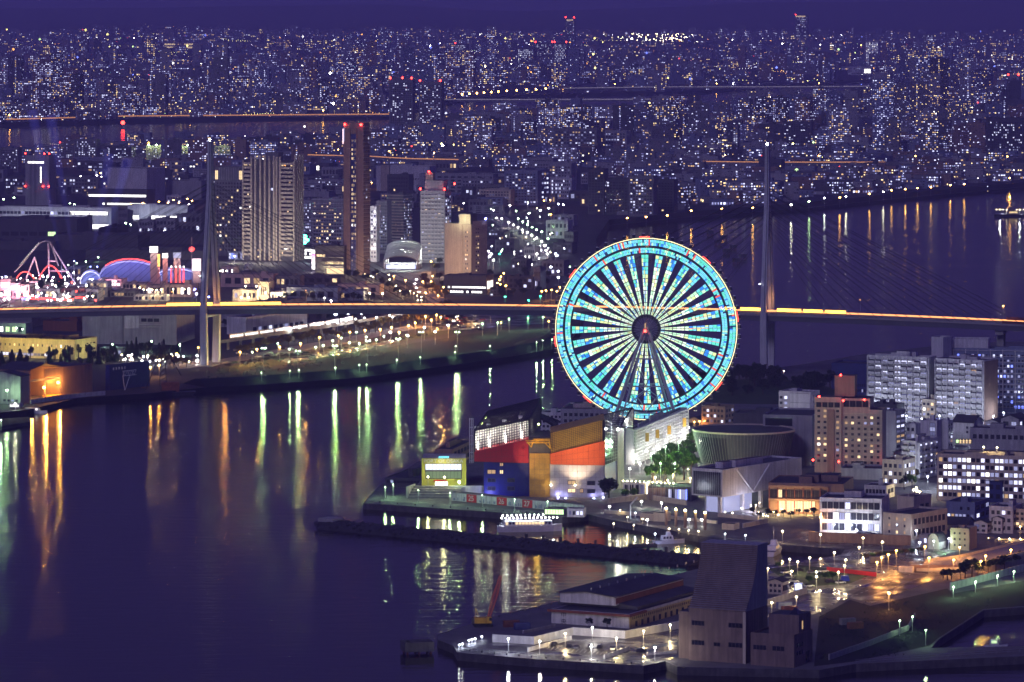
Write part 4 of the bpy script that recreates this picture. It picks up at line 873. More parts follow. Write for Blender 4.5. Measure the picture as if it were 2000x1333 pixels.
bld('white_flats', 'white end-wall apartment block behind the theatre', 1521, 1583, 1596, 866, 766, Tz, 'white_wall', D=13, L=[W(2, 8, .0, .3, lit=.7, pal='cool'), PANEL('white_paint', .36, .98, .02, .97, d=.1), LEDGE(5, .36, .98, m='grey_wall', d=.2)], R=[BAL(3, 8, lit=.5)])
bld('factory', 'dark blue hall with slanted end on the shore behind the apartment blocks', 1624, 1692, 1700, 772, 711, 20, 'navy_wall', D=25, L=[W(7, 2, .55, .98, .05, .4, lit=.3, pal='cool')], units=0)
bld('apartment_block', 'long white apartment block with bright balconies, left one of the pair by the water', 1693, 1814, 1826, 826, 698, Tz, 'white_wall', D=12, L=[BAL(9, 11, z0=.03, lit=.62, pal='cool', wr=.8, hr=.55, bd=1.2), FIN(4, .02, .98, .02, 1, w=.35, d=1.35)], units=3)
bld('apartment_block', 'long white apartment block with bright balconies and a brown end wall', 1826, 1922, 1949, 832, 704, 30, 'white_wall', L=[BAL(8, 11, z0=.03, lit=.62, pal='cool', wr=.8, hr=.55, bd=1.2), FIN(4, .02, .98, .02, 1, w=.35, d=1.35)], R=[PANEL('brown_wall', .01, .99, 0, .99, name='end_wall')], units=3)
bld('lift_tower', 'blank pale lift tower rising above the right pair of apartment blocks', 1819, 1842, 1859, 815, 659, 32, 'white_wall', units=0)
bld('water_tank_block', 'blank pale roof block right of the lift tower', 1860, 1930, 1940, 812, 663, 10, 'white_wall', D=14, units=0)
bld('apartment_block', 'bluish white apartment slab with lit grid at the right edge behind the others', 1858, 2060, 2075, 815, 683, 12, 'blue_grey', D=14, L=[W(26, 11, z0=.1, lit=.42, pal='blue', wr=.55, hr=.5), FIN(8, w=.5, d=.8, m='white_wall'), LEDGE(11, m='white_wall', d=.6, h=.35)], units=2)
# hotel in brown stone with red lamps
h1 = bld('hotel', 'brown hotel tower with red roof lamps and a few glowing windows', 1644, 1723, 1734, 925, 801, 12, 'beige_wall', D=16, L=[W(6, 9, .03, .98, .12, .93, .42, .42, .24, 'warm'), LEDGE(9, .02, .98, .1, .95, m='cream_wall', d=.4)], units=0)
def sub(root_t, x0, x1, y0, y1, z0, z1, m, name, roof='roof_dark'):
    mb = MB(); mb.box(x0, x1, y0, y1, z0, z1, m, roof); return mb.build(name, root_t[0])
r_, Ln, Rn, Ht, s_ = h1
sub(h1, -Ln+.02, -Ln*.3, .05, Rn-.05, Ht+.0, Ht+5.6, 'beige_wall', 'upper_floor'); facade(r_, (-Ln, .05, Ht), (1, 0, 0), (0, -1, 0), Ln*.7, 5.6, [W(4, 1, .05, .95, .2, .8, .85, .9, 0)], s_)
sub(h1, -Ln-13.8, -Ln, -1.5, 12, 0, Ht+6.2, 'beige_wall', 'left_wing'); facade(r_, (-Ln-13.8, -1.5, 0), (1, 0, 0), (0, -1, 0), 13.8, Ht+5, [W(4, 10, .04, .98, .12, .88, .45, .42, .3, 'warm'), W(4, 1, .05, .95, .89, .96, .8, .9, 0), PANEL('brown_wall', .48, .74, .0, .86, d=.9)], s_)
sub(h1, -Ln-4, -Ln+6.5, 2, 11, Ht+6.3, Ht+17, 'brown_wall', 'lift_house')
for px, py, dy in ((1600, 775, 0), (1647, 783, 0), (1688, 781, 0), (1642, 733, 3), (1588, 899, -3), (1638, 902, -3), (1725, 899, -3)):
    P_ = PP(px, py, r_.location[1]+dy-.5); o = r_.location; dx, dyy = P_[0]-o[0], P_[1]-o[1]; tt = radians(12); p = (dx*cos(tt)-dyy*sin(tt), dx*sin(tt)+dyy*cos(tt), P_[2]-o[2])
    mb = MB(); mb.ball(p, .55, 'l_red', 8, 5); mb.build('red_warning_lamp', r_); point_light(r_, (p[0], p[1]-.9, p[2]+.4), (1, .03, .03), 60, .3, 'red_lamp_light')
bld('podium_hall', 'blank pale podium wall at the foot of the brown hotel', 1642, 1722, 1735, 938, 916, 12, 'grey_wall', D=20, units=3)
bld('narrow_flats', 'narrow grey block with a column of lit landings right of the hotel', 1724, 1749, 1768, 893, 803, 30, 'grey_wall', R=[W(2, 8, wr=.7, hr=.5, lit=.85, pal='cool')], units=1)
bld('small_flats', 'small grey block with dark roof behind the narrow flats', 1700, 1752, 1760, 850, 790, 25, 'dark_grey', D=12, L=[W(5, 5, lit=.4)])
bld('white_house', 'white narrow house between the narrow flats and the stair-glass block', 1769, 1788, 1798, 888, 828, 30, 'white_wall', L=[W(2, 4, lit=.3)], units=1)
bld('stair_block', 'white block with a lit blue glass stair strip, below the left apartment pair', 1796, 1830, 1838, 880, 822, 25, 'white_wall', D=10, L=[W(1, 6, .58, .92, .05, .95, .85, .9, 1, 'dim')], units=1)
bld('white_block', 'plain white block right of the glass stair block with side windows', 1830, 1852, 1861, 878, 822, 28, 'white_wall', R=[W(2, 6, lit=.35)], units=1)
bld('rooftop_flats', 'small warm lit flats with balconies in front of the apartment pair', 1800, 1826, 1847, 828, 781, 30, 'cream_wall', L=[W(3, 4, lit=.3, pal='warm')], R=[W(2, 4, lit=.8, pal='blue')])
bld('gable_house', 'white gabled hall with yellow roof sign right of the white block', 1861, 1902, 1920, 872, 814, 30, 'white_wall', shape='gable_l', rise=.3, L=[W(2, 2, .6, .95, .5, .9, lit=.3)])
t = thing('roof_sign', 'glowing yellow Japanese shop sign on the wall of the white gabled hall', 'sign', PP(1883, 866, 2420)); mb = MB()
for i in range(4):
    x = -2.6+i*1.7; mb.box(x, x+1.3, -.1, .1, 1.2, 1.45, 'w_warm'); mb.box(x+.5, x+.78, -.1, .1, 0, 2.1, 'w_warm'); mb.box(x, x+1.3, -.1, .1, .55, .75, 'w_warm'); mb.box(x+.1, x+1.2, -.1, .1, -.05, .15, 'w_warm')
mb.box(-4.2, -3.0, -.1, .1, .2, 1.8, 'w_green'); mb.build('characters', t); mb = MB(); mb.box(-4.4, 4.3, .12, .3, -.3, 2.3, 'dark_grey'); mb.build('sign_board', t)
for i, (a, b_, c_, pb, pt, w_) in enumerate(((1924, 1950, 1962, 850, 820, 'white_wall'), (1955, 1990, 2010, 852, 812, 'grey_wall'), (1760, 1772, 1779, 905, 862, 'white_wall'), (1745, 1766, 1776, 918, 880, 'grey_wall'))): bld('house', ['low white house with dark gable right of the gabled hall', 'grey house with dark roof near the right edge behind the office', 'white two-storey house below the narrow flats', 'grey house beside the lit street'][i], a, b_, c_, pb, pt, Tz, w_, shape='gable_r', L=[W(2, 2, lit=.4)], R=[W(3, 2, lit=.3)])
bld('school_block', 'long grey low block with a row of small dark windows above the office', 1894, 2040, 2055, 882, 840, 18, 'grey_wall', D=18, L=[W(12, 1, .03, .97, .45, .8, .65, .6, .05)], units=2)
bld('balcony_flats', 'white balconied flats with teal light between the lit street and the office', 1762, 1790, 1834, 938, 862, 32, 'white_wall', L=[BAL(2, 6, lit=.2, pal='cool')], R=[BAL(4, 6, lit=.6, pal='cool')])
of = bld('office_building', 'long pale office building with six rows of bright blue-white windows at the right', 1830, 2060, 2080, 985, 893, 17, 'cream_wall', D=18, L=[W(24, 6, .012, .97, .06, .97, .74, .56, .62, 'office', fm='cream_wall')], units=4)
lamps([(1921, 873), (1947, 874)], 'warm', 'yellow lamp on the flat roof of the long pale office', 'office roof lamps', h=3, power=900, r=.4, z=26)
bld('clinic', 'cream low block with a row of lit first-floor windows right of the hotel', 1723, 1765, 1788, 952, 899, 30, 'cream_wall', L=[W(4, 3, lit=.1)], R=[W(5, 3, lit=.55, pal='office')], units=2)
bld('dark_house', 'dark blue gabled block in front of the long office', 1914, 1958, 1986, 982, 934, 25, 'navy_wall', shape='gable_l', rise=.15, L=[W(3, 2, lit=.05)])
bld('brown_flats', 'brown block with dark windows at the right edge in front of the office', 1984, 2030, 2040, 982, 925, 20, 'brown_wall', D=12, L=[W(4, 4, lit=.1)])
# restaurant with the glowing glass front
re_ = bld('restaurant', 'low brown restaurant with a glowing orange glass front and dark flat roof', 1501, 1648, 1692, 1006, 946, 12, 'brown_wall', D=34, L=[W(6, 1, .14, .62, .04, .46, .92, .9, 1, 'warmall', fm='red_brown'), W(14, 1, .02, .78, .5, .82, .85, .8, .12, 'warm'), FIN(7, .01, .8, .0, .9, w=.4, d=.5, m='red_brown'), LEDGE(1, 0, .8, .46, .9, m='brown_wall', d=.8, h=1.0)], units=3, parapet=.6)
for i in range(4): point_light(re_[0], (-re_[1]*(.85-.14*i), -4, 3), (1, .62, .22), 3000, .4, 'dining_light')
rg = random.Random(8)
for i in range(22): lamp(1464+rg.uniform(0, 138), 994+rg.uniform(-14, 14)+0, 'warm', 2.5, 260, .22, label='tiny fairy lamp on the shrubs before the glowing restaurant', group='restaurant garden lamps', nm='garden_lamp')
for i in range(9): tree(1470+i*15, 1010+rg.uniform(-5, 5), rg.uniform(3, 4.5), rg.uniform(3.5, 5), 'leaf_dark', 'shrub with fairy lights before the glowing restaurant', 'restaurant shrubs')
lamps([(1647, 947), (1646, 965), (1636, 955), (1628, 960)], 'warm', 'yellow lamp on the slanted stair beside the restaurant roof', 'stair lamps', h=9, power=500, r=.3)
bld('pavilion', 'small white pavilion with a band of dark windows on the restaurant roof side', 1688, 1732, 1747, 975, 949, 22, 'white_wall', L=[W(6, 1, .05, .95, .35, .75, .75, .8, .05)], R=[W(2, 1, .1, .9, .35, .75, .7, .8, 0)], units=1, parapet=.4)
tm = bld('coast_office', 'white three-storey harbour office with blue-white lit windows in the middle right', 1601, 1722, 1752, 1043, 975, 14, 'white_wall', L=[W(10, 1, .03, .97, .68, .93, .78, .75, .25, 'office'), W(10, 1, .03, .97, .36, .62, .78, .75, .45, 'office'), W(10, 1, .03, .97, .05, .3, .78, .8, .6, 'office')], D=22, units=2)
for i in range(3): point_light(tm[0], (-tm[1]*(.8-.28*i), -5, 3), (.8, .85, 1), 3200, .4, 'yard_light')
bld('tower_house', 'cream flat-roofed block with a square upper tower right of the harbour office', 1724, 1780, 1850, 1056, 1005, 38, 'cream_wall', L=[W(3, 3, .1, .9, .15, .95, .25, .4, .25, 'warm')], R=[W(8, 2, lit=.06, wr=.55)], units=0)
bld('upper_tower', 'square cream upper tower standing on the flat-roofed block', 1752, 1785, 1819, 1022, 971, 36, 'cream_wall', R=[W(2, 1, .3, .9, .4, .8, lit=0)], units=1)
bld('blue_works', 'blue-lit works building with a bright roof and row of lit windows', 1848, 1904, 1934, 1019, 982, 24, 'blue_grey', L=[W(7, 1, .03, .97, .08, .42, .65, .7, .85, 'cool'), W(2, 1, .4, .9, .55, .85, .35, .6, 0)], R=[W(3, 2, lit=.4)], units=1)
bld('long_shed', 'low grey shed with slanted roof below the blue-lit works', 1831, 1888, 1902, 1036, 1015, 18, 'grey_wall', D=16, shape='gable_l', rise=.2)
bld('white_works', 'white works block with dark windows near the right edge', 1932, 1978, 1996, 1043, 990, 22, 'white_wall', L=[W(4, 3, lit=.12)], R=[W(2, 3, lit=.3)], units=2)
bld('pink_flats', 'pinkish flats at the very right edge lit orange', 1980, 2040, 2050, 1043, 996, 20, 'cream_wall', L=[W(6, 4, lit=.15, pal='warm')], D=12)
for i, (a, b_, c_, pb, pt) in enumerate(((1902, 1928, 1939, 1043, 1017), (1939, 1957, 1967, 1043, 1010))): bld('gable_house', ['pale gabled house left of the white works', 'small gabled house with dark roof right of the pale gabled house'][i], a, b_, c_, pb, pt, 30, 'white_wall', shape='gable_r', L=[W(2, 2, lit=.1)], R=[W(2, 2, lit=.1)])
bld('brown_block', 'brown three-storey block with few windows beside the footbridge', 1856, 1893, 1903, 1076, 1033, 22, 'beige_wall', D=12, L=[W(3, 3, .1, .9, .1, .95, .35, .35, .05)], units=1)
bld('vault_shed', 'small green lit vaulted shed in front of the cream tower block', 1812, 1834, 1848, 1074, 1043, 30, 'white_wall', shape='vault')
point_light(bpy.data.objects['vault_shed'], (4, -3, 5), (.5, 1, .45), 2200, .3, 'shed_light')
bld('gate_house', 'small lit gate house beside the vaulted shed', 1795, 1812, 1820, 1066, 1045, 25, 'grey_wall', L=[W(2, 1, lit=1, pal='cool')], D=6, units=0)

for i, (px, py) in enumerate(((1700, 800), (1735, 806), (1770, 812), (1800, 818), (1835, 812), (1870, 818), (1900, 822), (1940, 812), (1960, 806), (1985, 812), (1780, 850), (1822, 852), (1850, 840), (1775, 915), (1812, 930), (1845, 925), (1768, 872), (1905, 846))): lamp(px, py, 'cool', 7, 6000, .35, label='cold white courtyard lamp between the apartment blocks at the right', group='courtyard lamps', nm='courtyard_lamp')
# ================================================================== BREAKWATER, BASINS, BOATS
def c6(x, y): return (1480+x/3.846, 880+y/3.846)
rb = random.Random(12)
mb = MB(); p0, p1 = at(632, 1030, 0), at(1372, 1102, 0); n = 60
bd = math.atan2(p1[1]-p0[1], p1[0]-p0[0]); Lb = math.hypot(p1[0]-p0[0], p1[1]-p0[1])
rows = []
for i in range(n+1):
    t = i/n; w_ = 1.0 if 0 < i < n else .6
    prof = [(-9.5, -1), (-7.2, 1.4), (-3.4, 3.3), (3.0, 3.5), (6.5, 1.3), (9.5, -1)]
    rows.append([(t*Lb+rb.uniform(-.6, .6), y*w_+rb.uniform(-.6, .6), z+(rb.uniform(-.45, .45) if z > 0 else 0)) for y, z in prof])
for r_ in rows: mb.v += r_
k6 = len(rows[0]); ii = mb.mi('rock')
for i in range(n):
    for j in range(k6-1): mb.f.append((i*k6+j, (i+1)*k6+j, (i+1)*k6+j+1, i*k6+j+1)); mb.m.append(ii)
mb.f.append(tuple(range(k6))); mb.m.append(ii); mb.f.append(tuple(n*k6+j for j in range(k6))); mb.m.append(ii)
bw = thing('breakwater', 'long black rubble breakwater across the harbour before the quay', 'breakwater', p0, bd); mb.build('rubble_mound', bw)
mb = MB()
for i in range(420):                               # armour stones along the crest and flanks
    t = rb.random()*Lb; y = rb.uniform(-8, 7); z = 3.4-max(0, abs(y+.2)-3)*.45; e = rb.uniform(.5, 1.3); mb.ball((t, y, z), e, 'rock', 5, 3, .7)
mb.build('armour_stones', bw, 'stuff')
for i in range(9):
    x = Lb*(.52+.045*i); mb = MB(); mb.box(x-.5, x+.5, 8.2, 9.2, -1, 4.6, 'quay_wall'); mb.build('mooring_post', bw)
mb = MB(); mb.box(0, 9, -4, 4, 3, 4.6, 'concrete'); mb.build('head_block', bw)
def boat(px, py, L, ang, label, m='ship_white', cab=(.25, .62, 2.2), lit='w_cool', mast=4, deck2=None, glow=None, name='boat', z=0.0, hullm=None, width=.26):
    X, Y, _ = at(px, py, 0.0); t = thing(name, label, 'boat', (X, Y, z), radians(ang)); w_ = L*width/2; fb_ = L*.07+.5
    mb = MB(); st = [(-L/2, w_*.85), (-L*.3, w_), (L*.15, w_), (L*.36, w_*.6), (L/2, .06)]
    for (x0, a0), (x1, a1) in zip(st, st[1:]):
        s0, s1 = fb_*(1+.5*max(0, x0/L)), fb_*(1+.5*max(0, x1/L))
        mb.hexa([(x0, -a0*.75, -.3), (x1, -a1*.75, -.3), (x1, a1*.75, -.3), (x0, a0*.75, -.3)], [(x0, -a0, s0), (x1, -a1, s1), (x1, a1, s1), (x0, a0, s0)], hullm or m, 'concrete')
    mb.build('hull', t)
    x0, x1, h = cab; x0, x1 = -L/2+L*x0, -L/2+L*x1; mb = MB(); mb.hexa([(x0, -w_*.7, fb_), (x1, -w_*.65, fb_), (x1, w_*.65, fb_), (x0, w_*.7, fb_)], [(x0+.2, -w_*.66, fb_+h), (x1-.5, -w_*.6, fb_+h), (x1-.5, w_*.6, fb_+h), (x0+.2, w_*.66, fb_+h)], m); mb.build('cabin', t)
    if deck2: mb = MB(); mb.hexa([(x0+(x1-x0)*.4, -w_*.45, fb_+h), (x1-1, -w_*.45, fb_+h), (x1-1, w_*.45, fb_+h), (x0+(x1-x0)*.4, w_*.45, fb_+h)], [(x0+(x1-x0)*.45, -w_*.42, fb_+h+deck2), (x1-1.6, -w_*.4, fb_+h+deck2), (x1-1.6, w_*.4, fb_+h+deck2), (x0+(x1-x0)*.45, w_*.42, fb_+h+deck2)], m); mb.build('wheelhouse', t)
    n_ = max(3, int((x1-x0)/1.6))
    for i in range(n_):
        a0 = x0+.5+(x1-x0-1.2)*i/n_; a1 = a0+(x1-x0-1.2)/n_*.65
        mb = MB()
        for sg in (-1, 1): mb.hexa([(a0, sg*w_*.7, fb_+h*.35), (a1, sg*w_*.7, fb_+h*.35), (a1, sg*w_*.66, fb_+h*.35), (a0, sg*w_*.66, fb_+h*.35)], [(a0, sg*w_*.7, fb_+h*.8), (a1, sg*w_*.7, fb_+h*.8), (a1, sg*w_*.64, fb_+h*.8), (a0, sg*w_*.64, fb_+h*.8)], lit if rb.random() < .75 else 'glass_dark')
        mb.build('window', t)
    mb = MB(); mb.tube((x0+(x1-x0)*.55, 0, fb_+h), (x0+(x1-x0)*.55, 0, fb_+h+(deck2 or 0)+mast), .1, 'steel', 5); mb.tube((x0+(x1-x0)*.55, -.8, fb_+h+(deck2 or 0)+mast*.7), (x0+(x1-x0)*.55, .8, fb_+h+(deck2 or 0)+mast*.7), .06, 'steel', 4); mb.build('mast', t)
    mb = MB()
    for i in range(8):
        for sg in (-1, 1): x = -L/2+L*.08+L*.7*i/8; mb.tube((x, sg*w_*.9, fb_), (x, sg*w_*.9, fb_+1), .04, 'steel', 4)
    for sg in (-1, 1): mb.tube((-L/2+.3, sg*w_*.9, fb_+1), (L*.26, sg*w_*.9, fb_+1.1), .04, 'steel', 4)
    mb.build('railing', t)
    if glow:
        for i in range(glow[1]):
            x = -L/2+L*(.06+.86*i/max(1, glow[1]-1)); mb = MB(); mb.ball((x, -w_*.2, fb_+h+glow[2]), .28, glow[0], 6, 4); mb.build('deck_lamp', t)
            if i % 3 == 1: point_light(t, (x, -w_*.5, fb_+h+glow[2]+.3), LCOL['cool'][1], glow[3], .3, 'deck_light')
    return t
boat(1035, 1038, 30, 7, 'white excursion boat edged with bright bulbs moored below the ticket pavilion', cab=(.1, .85, 2.4), lit='w_warm', mast=2, glow=('l_white', 15, 1.3, 1800), name='excursion_boat')
boat(1022, 1030, 22, 7, 'flat landing pontoon with a row of bright bulbs behind the excursion boat', m='mid_grey', cab=(.05, .5, 1.8), lit='w_cool2', mast=1.5, glow=('l_white', 10, 1.8, 1500), name='pontoon_boat', width=.22)
boat(1307, 1062, 15, 20, 'white patrol boat with dark slanted stripes moored beside the floating pontoon', deck2=1.6, mast=3, lit='glass_dark', name='patrol_boat')
bt_ = boat(1512, 1082, 22, 75, 'white boat berthed beyond the curved roof of the silo', deck2=2, mast=6, lit='w_warm2', name='harbour_boat')
boat(68, 808, 15, -8, 'white passenger launch with lit windows at the left quay', cab=(.1, .7, 1.7), mast=3, lit='w_white', name='passenger_launch')
boat(1945, 1266, 9, 5, 'small pale motor boat in the dim basin at the lower right', mast=2, lit='w_green', name='motor_boat')
tg = boat(1972, 424, 34, 178, 'dark ship with yellow deck lamps and orange mast light on the right water', m='mid_grey', hullm='black_steel', deck2=3.5, mast=12, cab=(.2, .6, 4), lit='w_warm', glow=('l_warm', 9, 1.0, 9000), name='work_ship')
mb = MB(); mb.ball((0, 0, 22), .8, 'l_orange', 6, 4); mb.build('mast_lamp', tg)
X, Y, _ = at(1257, 1067, 0); t = thing('floating_pontoon', 'dark floating pontoon moored left of the patrol boat', 'pontoon', (X, Y, 0), radians(18)); mb = MB(); mb.box(-7, 6, -1.5, 1.5, -.3, .9, 'quay_wall'); mb.build('deck', t)
for i in range(5): mb = MB(); mb.tube((-6+i*2.7, -1.2, .9), (-6+i*2.7, -1.2, 1.5), .2, 'black_steel', 6); mb.build('bollard', t)
mb = MB(); mb.ball((5.5, 0, 5.2), .35, 'l_cool', 6, 4); mb.tube((5.5, 0, .9), (5.5, 0, 5), .08, 'steel', 5); mb.build('lamp_mast', t); point_light(t, (5.5, -1, 5), (.4, .5, 1), 1500, .3)
for i, (px, py) in enumerate(((1387, 460), (1402, 478), (1414, 470), (1419, 496), (1432, 488), (1438, 515), (1451, 507))):
    X, Y, _ = at(px, py, 0); t = thing('mooring_dolphin', ['dark square mooring platform', ][0]+' right of the wheel, '+['farthest', 'second farthest, left column', 'second farthest, right column', 'third, left column', 'third, right column', 'nearest, left column', 'nearest, right column'][i], 'platform', (X, Y, 0), .3, 'mooring dolphins')
    mb = MB(); mb.box(-2.8, 2.8, -2.8, 2.8, 1.5, 4.8, 'dark_grey'); mb.build('cap', t)
    for x in (-2, 2):
        for y in (-2, 2): mb = MB(); mb.tube((x, y, -2), (x, y, 1.5), .4, 'rust_steel', 6); mb.build('pile', t)
X, Y, _ = at(815, 1276, 0); t = thing('mooring_dolphin', 'lone dark mooring platform in the near water left of the crane quay', 'platform', (X, Y, 0), .25); mb = MB(); mb.box(-5.6, 5.6, -4, 4, 1.0, 4.6, 'quay_wall'); mb.build('cap', t)
for x in (-4.5, 0, 4.5):
    for y in (-3, 3): mb = MB(); mb.tube((x, y, -2), (x, y, 1), .5, 'rust_steel', 6); mb.build('pile', t)
mb = MB(); mb.box(-4.8, -3.6, -3, -2, 4.6, 5.4, 'black_steel'); mb.build('bollard', t)
# ================================================================== HARBOUR-SIDE PLAZA
emat('wall_wash', (1, .78, .5), 1.2)
sheet('plaza_paving', [(1150, 1003), (1290, 1028), (1365, 1042), (1480, 1052), (1500, 1020), (1400, 985), (1215, 972), (1160, 990)], 'pavement', .05)
for i, (a, b_, h_) in enumerate((((1188, 985), (1262, 976), 2.6), ((1262, 976), (1340, 988), 2.4), ((1180, 1003), (1290, 1012), 1.6), ((1290, 1012), (1400, 1024), 1.4), ((1402, 1010), (1480, 1018), 1.8), ((1452, 1032), (1500, 1022), 2.0))):
    p0, p1 = at(*a), at(*b_); t = thing('plaza_wall', ['pale lamp-washed wall left of the slanted lamp post', 'pale wall below the blue-lit gallery', 'low terrace wall above the excursion boat', 'low terrace wall behind the five lamp pillars', 'low pale wall right of the museum lobby', 'low pale wall by the plaza stair'][i], 'wall', p0, math.atan2(p1[1]-p0[1], p1[0]-p0[0])); mb = MB(); L_ = math.hypot(p1[0]-p0[0], p1[1]-p0[1]); mb.box(0, L_, 0, .6, 0, h_, 'cream_wall'); mb.build('wall', t); mb = MB(); mb.box(-.1, L_+.1, -.1, .7, h_+.002, h_+.15, 'white_wall'); mb.build('coping', t)
for i, px in enumerate((1301, 1320, 1338, 1358, 1377)):
    X, Y, z = at(px, 1027+i*2.2); t = thing('lamp_pillar', ['leftmost', 'second', 'middle', 'fourth', 'rightmost'][i]+' of five tall square pillars topped by lamps at the basin', 'pillar', (X, Y, z), .3, 'lamp pillars'); mb = MB(); mb.box(-.55, .55, -.55, .55, 0, 7.6, 'brown_wall'); mb.build('shaft', t); mb = MB(); mb.ball((0, 0, 8.0), .5, 'l_warm', 8, 5); mb.build('lamp_head', t); point_light(t, (0, -1, 8.2), (1, .74, .36), 800, .3)
for x, y in ((195, 355), (285, 435), (470, 455), (115, 515), (360, 535), (795, 575), (910, 585), (1030, 598), (1150, 610), (1475, 375), (1565, 388)): lamp(1180+x/6.25, 940+y/6.25, 'warm', 2.2, 200, .26, label='small yellow lamp on the plaza edge by the basin', group='plaza edge lamps', nm='garden_lamp')
for x, y in ((65, 305), (525, 470), (1035, 465), (1190, 470), (455, 245), (700, 262)): lamp(1180+x/6.25, 940+y/6.25, 'white', 3, 1000, .5, label='bright lamp washing a pale plaza wall by the basin', group='plaza wall lamps', nm='wall_lamp')
for x, y in ((380, 385), (490, 395), (1475, 640), (1725, 660), (1680, 330)): lamp(1180+x/6.25, 940+y/6.25, 'cool', 3, 400, .3, label='small cold white lamp on the plaza by the basin', group='plaza cool lamps', nm='garden_lamp')
X, Y, z = at(1231, 1014); t = thing('sculptural_lamp', 'tall pale leaf-shaped lamp post leaning on the plaza', 'lamp', (X, Y, z)); mb = MB(); mb.tube((0, 0, 0), (0, 0, 7), .35, 'white_paint', 8, .25); mb.build('post', t); mb = MB(); mb.hexa([(-.3, -.4, 6.6), (.3, -.4, 6.6), (3.6, 0, 10), (3.0, 0, 10.4)], [(-.3, .4, 6.6), (.3, .4, 6.6), (3.6, .3, 10), (3.0, .3, 10.4)], 'white_paint'); mb.build('leaf_shade', t)
for i, (a, b_, pb, pt) in enumerate(((1250, 1275, 1018, 1004), (1276, 1300, 1020, 1003), (1410, 1434, 1036, 1024))): bld('plaza_block', ['low flat concrete block with a glowing end on the plaza', 'sloped concrete stair block on the plaza', 'square white concrete box at the basin corner'][i], a, b_, b_+10, pb, pt, 25, 'cream_wall', units=0, parapet=.2)
# ================================================================== WORKING PIER WITH SHEDS
sheet('pier_parking', [(893, 1268), (1257, 1299), (1323, 1284), (1323, 1231), (1221, 1249), (1120, 1242), (1043, 1261), (962, 1256), (900, 1262)], 'wet_ground', .06)
sh = bld('pier_shed', 'long pier warehouse with white front wall, red eaves and dark raised roof', 1077, 1228, 1378, 1228, 1200, 27, 'white_wall', roof='roof_dark', R=[W(34, 1, .03, .97, .45, .85, .3, .45, .0)], units=0, parapet=.3)
r_, Ln, Rn, Ht, s_ = sh
mb = MB(); mb.box(0.05, .25, .3, Rn-.3, 0, Ht-.9, 'yellow_wall'); mb.build('yellow_side', r_); facade(r_, (.25, 0, 0), (0, 1, 0), (1, 0, 0), Rn, Ht, [W(38, 1, .03, .97, .5, .8, .35, .6, .0), W(12, 1, .05, .95, .02, .4, .3, .9, .12, 'warm')], s_)
mb = MB(); mb.box(-Ln-1.2, 1.2, -1.2, 0, Ht-1.0, Ht-.1, 'red_brown'); mb.box(0, 1.2, 0, 14, Ht-1.0, Ht-.1, 'red_brown'); mb.build('red_eaves', r_)
mb = MB(); y0, y1 = 12, Rn; mb.profile([(-Ln-3, Ht), (-Ln*.06, Ht), (-Ln*.06, Ht+1.2), (-Ln*.5, Ht+3.0), (-Ln-3, Ht+1.2)], y0, y1, 'roof_dark', None, 'y'); mb.build('main_roof', r_)
mb = MB(); mb.profile([(-Ln*1.02, Ht+1.5), (-Ln*.30, Ht+1.5), (-Ln*.30, Ht+4.9), (-Ln*.66, Ht+6.2), (-Ln*1.02, Ht+5.2)], 9, Rn, 'white_wall', None, 'y'); mb.build('roof_monitor', r_)
mb = MB(); mb.hexa([(-Ln*.28, 8, Ht+4.8), (-Ln*.28, Rn, Ht+4.8), (-Ln*.66, Rn, Ht+6.25), (-Ln*.66, 8, Ht+6.25)], [(-Ln*.28, 8, Ht+5.1), (-Ln*.28, Rn, Ht+5.1), (-Ln*.66, Rn, Ht+6.55), (-Ln*.66, 8, Ht+6.55)], 'roof_dark'); mb.hexa([(-Ln*1.06, 8, Ht+5.2), (-Ln*1.06, Rn, Ht+5.2), (-Ln*.66, Rn, Ht+6.27), (-Ln*.66, 8, Ht+6.27)], [(-Ln*1.06, 8, Ht+5.5), (-Ln*1.06, Rn, Ht+5.5), (-Ln*.66, Rn, Ht+6.57), (-Ln*.66, 8, Ht+6.57)], 'roof_dark'); mb.build('monitor_roof', r_)
mb = MB(); mb.box(-Ln*.30, -Ln*.30+.25, 9.2, Rn, Ht+2.2, Ht+4.3, 'red_brown'); mb.build('clerestory_band', r_)
for i in range(14): mb = MB(); mb.tube((-Ln*.66, 12+i*8, Ht+6.5), (-Ln*.66, 12+i*8, Ht+7.4), .3, 'steel', 6); mb.build('roof_vent', r_)
me = text_mesh('\u4e2d', 2.4, .05, 'dark_grey'); o = link('painted_character', me, r_, None, (-Ln*.84, -.1, Ht*.62)); o.rotation_euler = (radians(90), 0, 0)
me = text_mesh('\u592e', 2.4, .05, 'dark_grey'); o = link('painted_character', me, r_, None, (-Ln*.84, -.1, Ht*.62-2.6)); o.rotation_euler = (radians(90), 0, 0)
tree(1186, 1231, 5, 4.5, 'leaf_dark', 'dark round tree before the white shed wall'); tree(1150, 1227, 4, 4, 'leaf_dark', 'small bare-looking bush before the white shed wall')
def wallrun(pts, h_, m, lab, name='site_wall', panel=4.0, thick=.35):
    for i, (a, b_) in enumerate(zip(pts, pts[1:])):
        p0, p1 = at(*a), at(*b_); L_ = math.hypot(p1[0]-p0[0], p1[1]-p0[1]); t = thing(name, lab[i], 'wall', p0, math.atan2(p1[1]-p0[1], p1[0]-p0[0])); n_ = max(1, int(L_/panel))
        key = ('panel', round(L_/n_, 1), h_, m)
        if key not in SHARED: q = MB(); q.box(.02, L_/n_-.02, 0, thick, 0, h_, m); q.box(-.06, .06, -.06, thick+.06, 0, h_+.08, m); SHARED[key] = q.mesh('wall_panel')
        for k in range(n_): link('wall_panel', SHARED[key], t, None, (k*L_/n_, 0, 0))
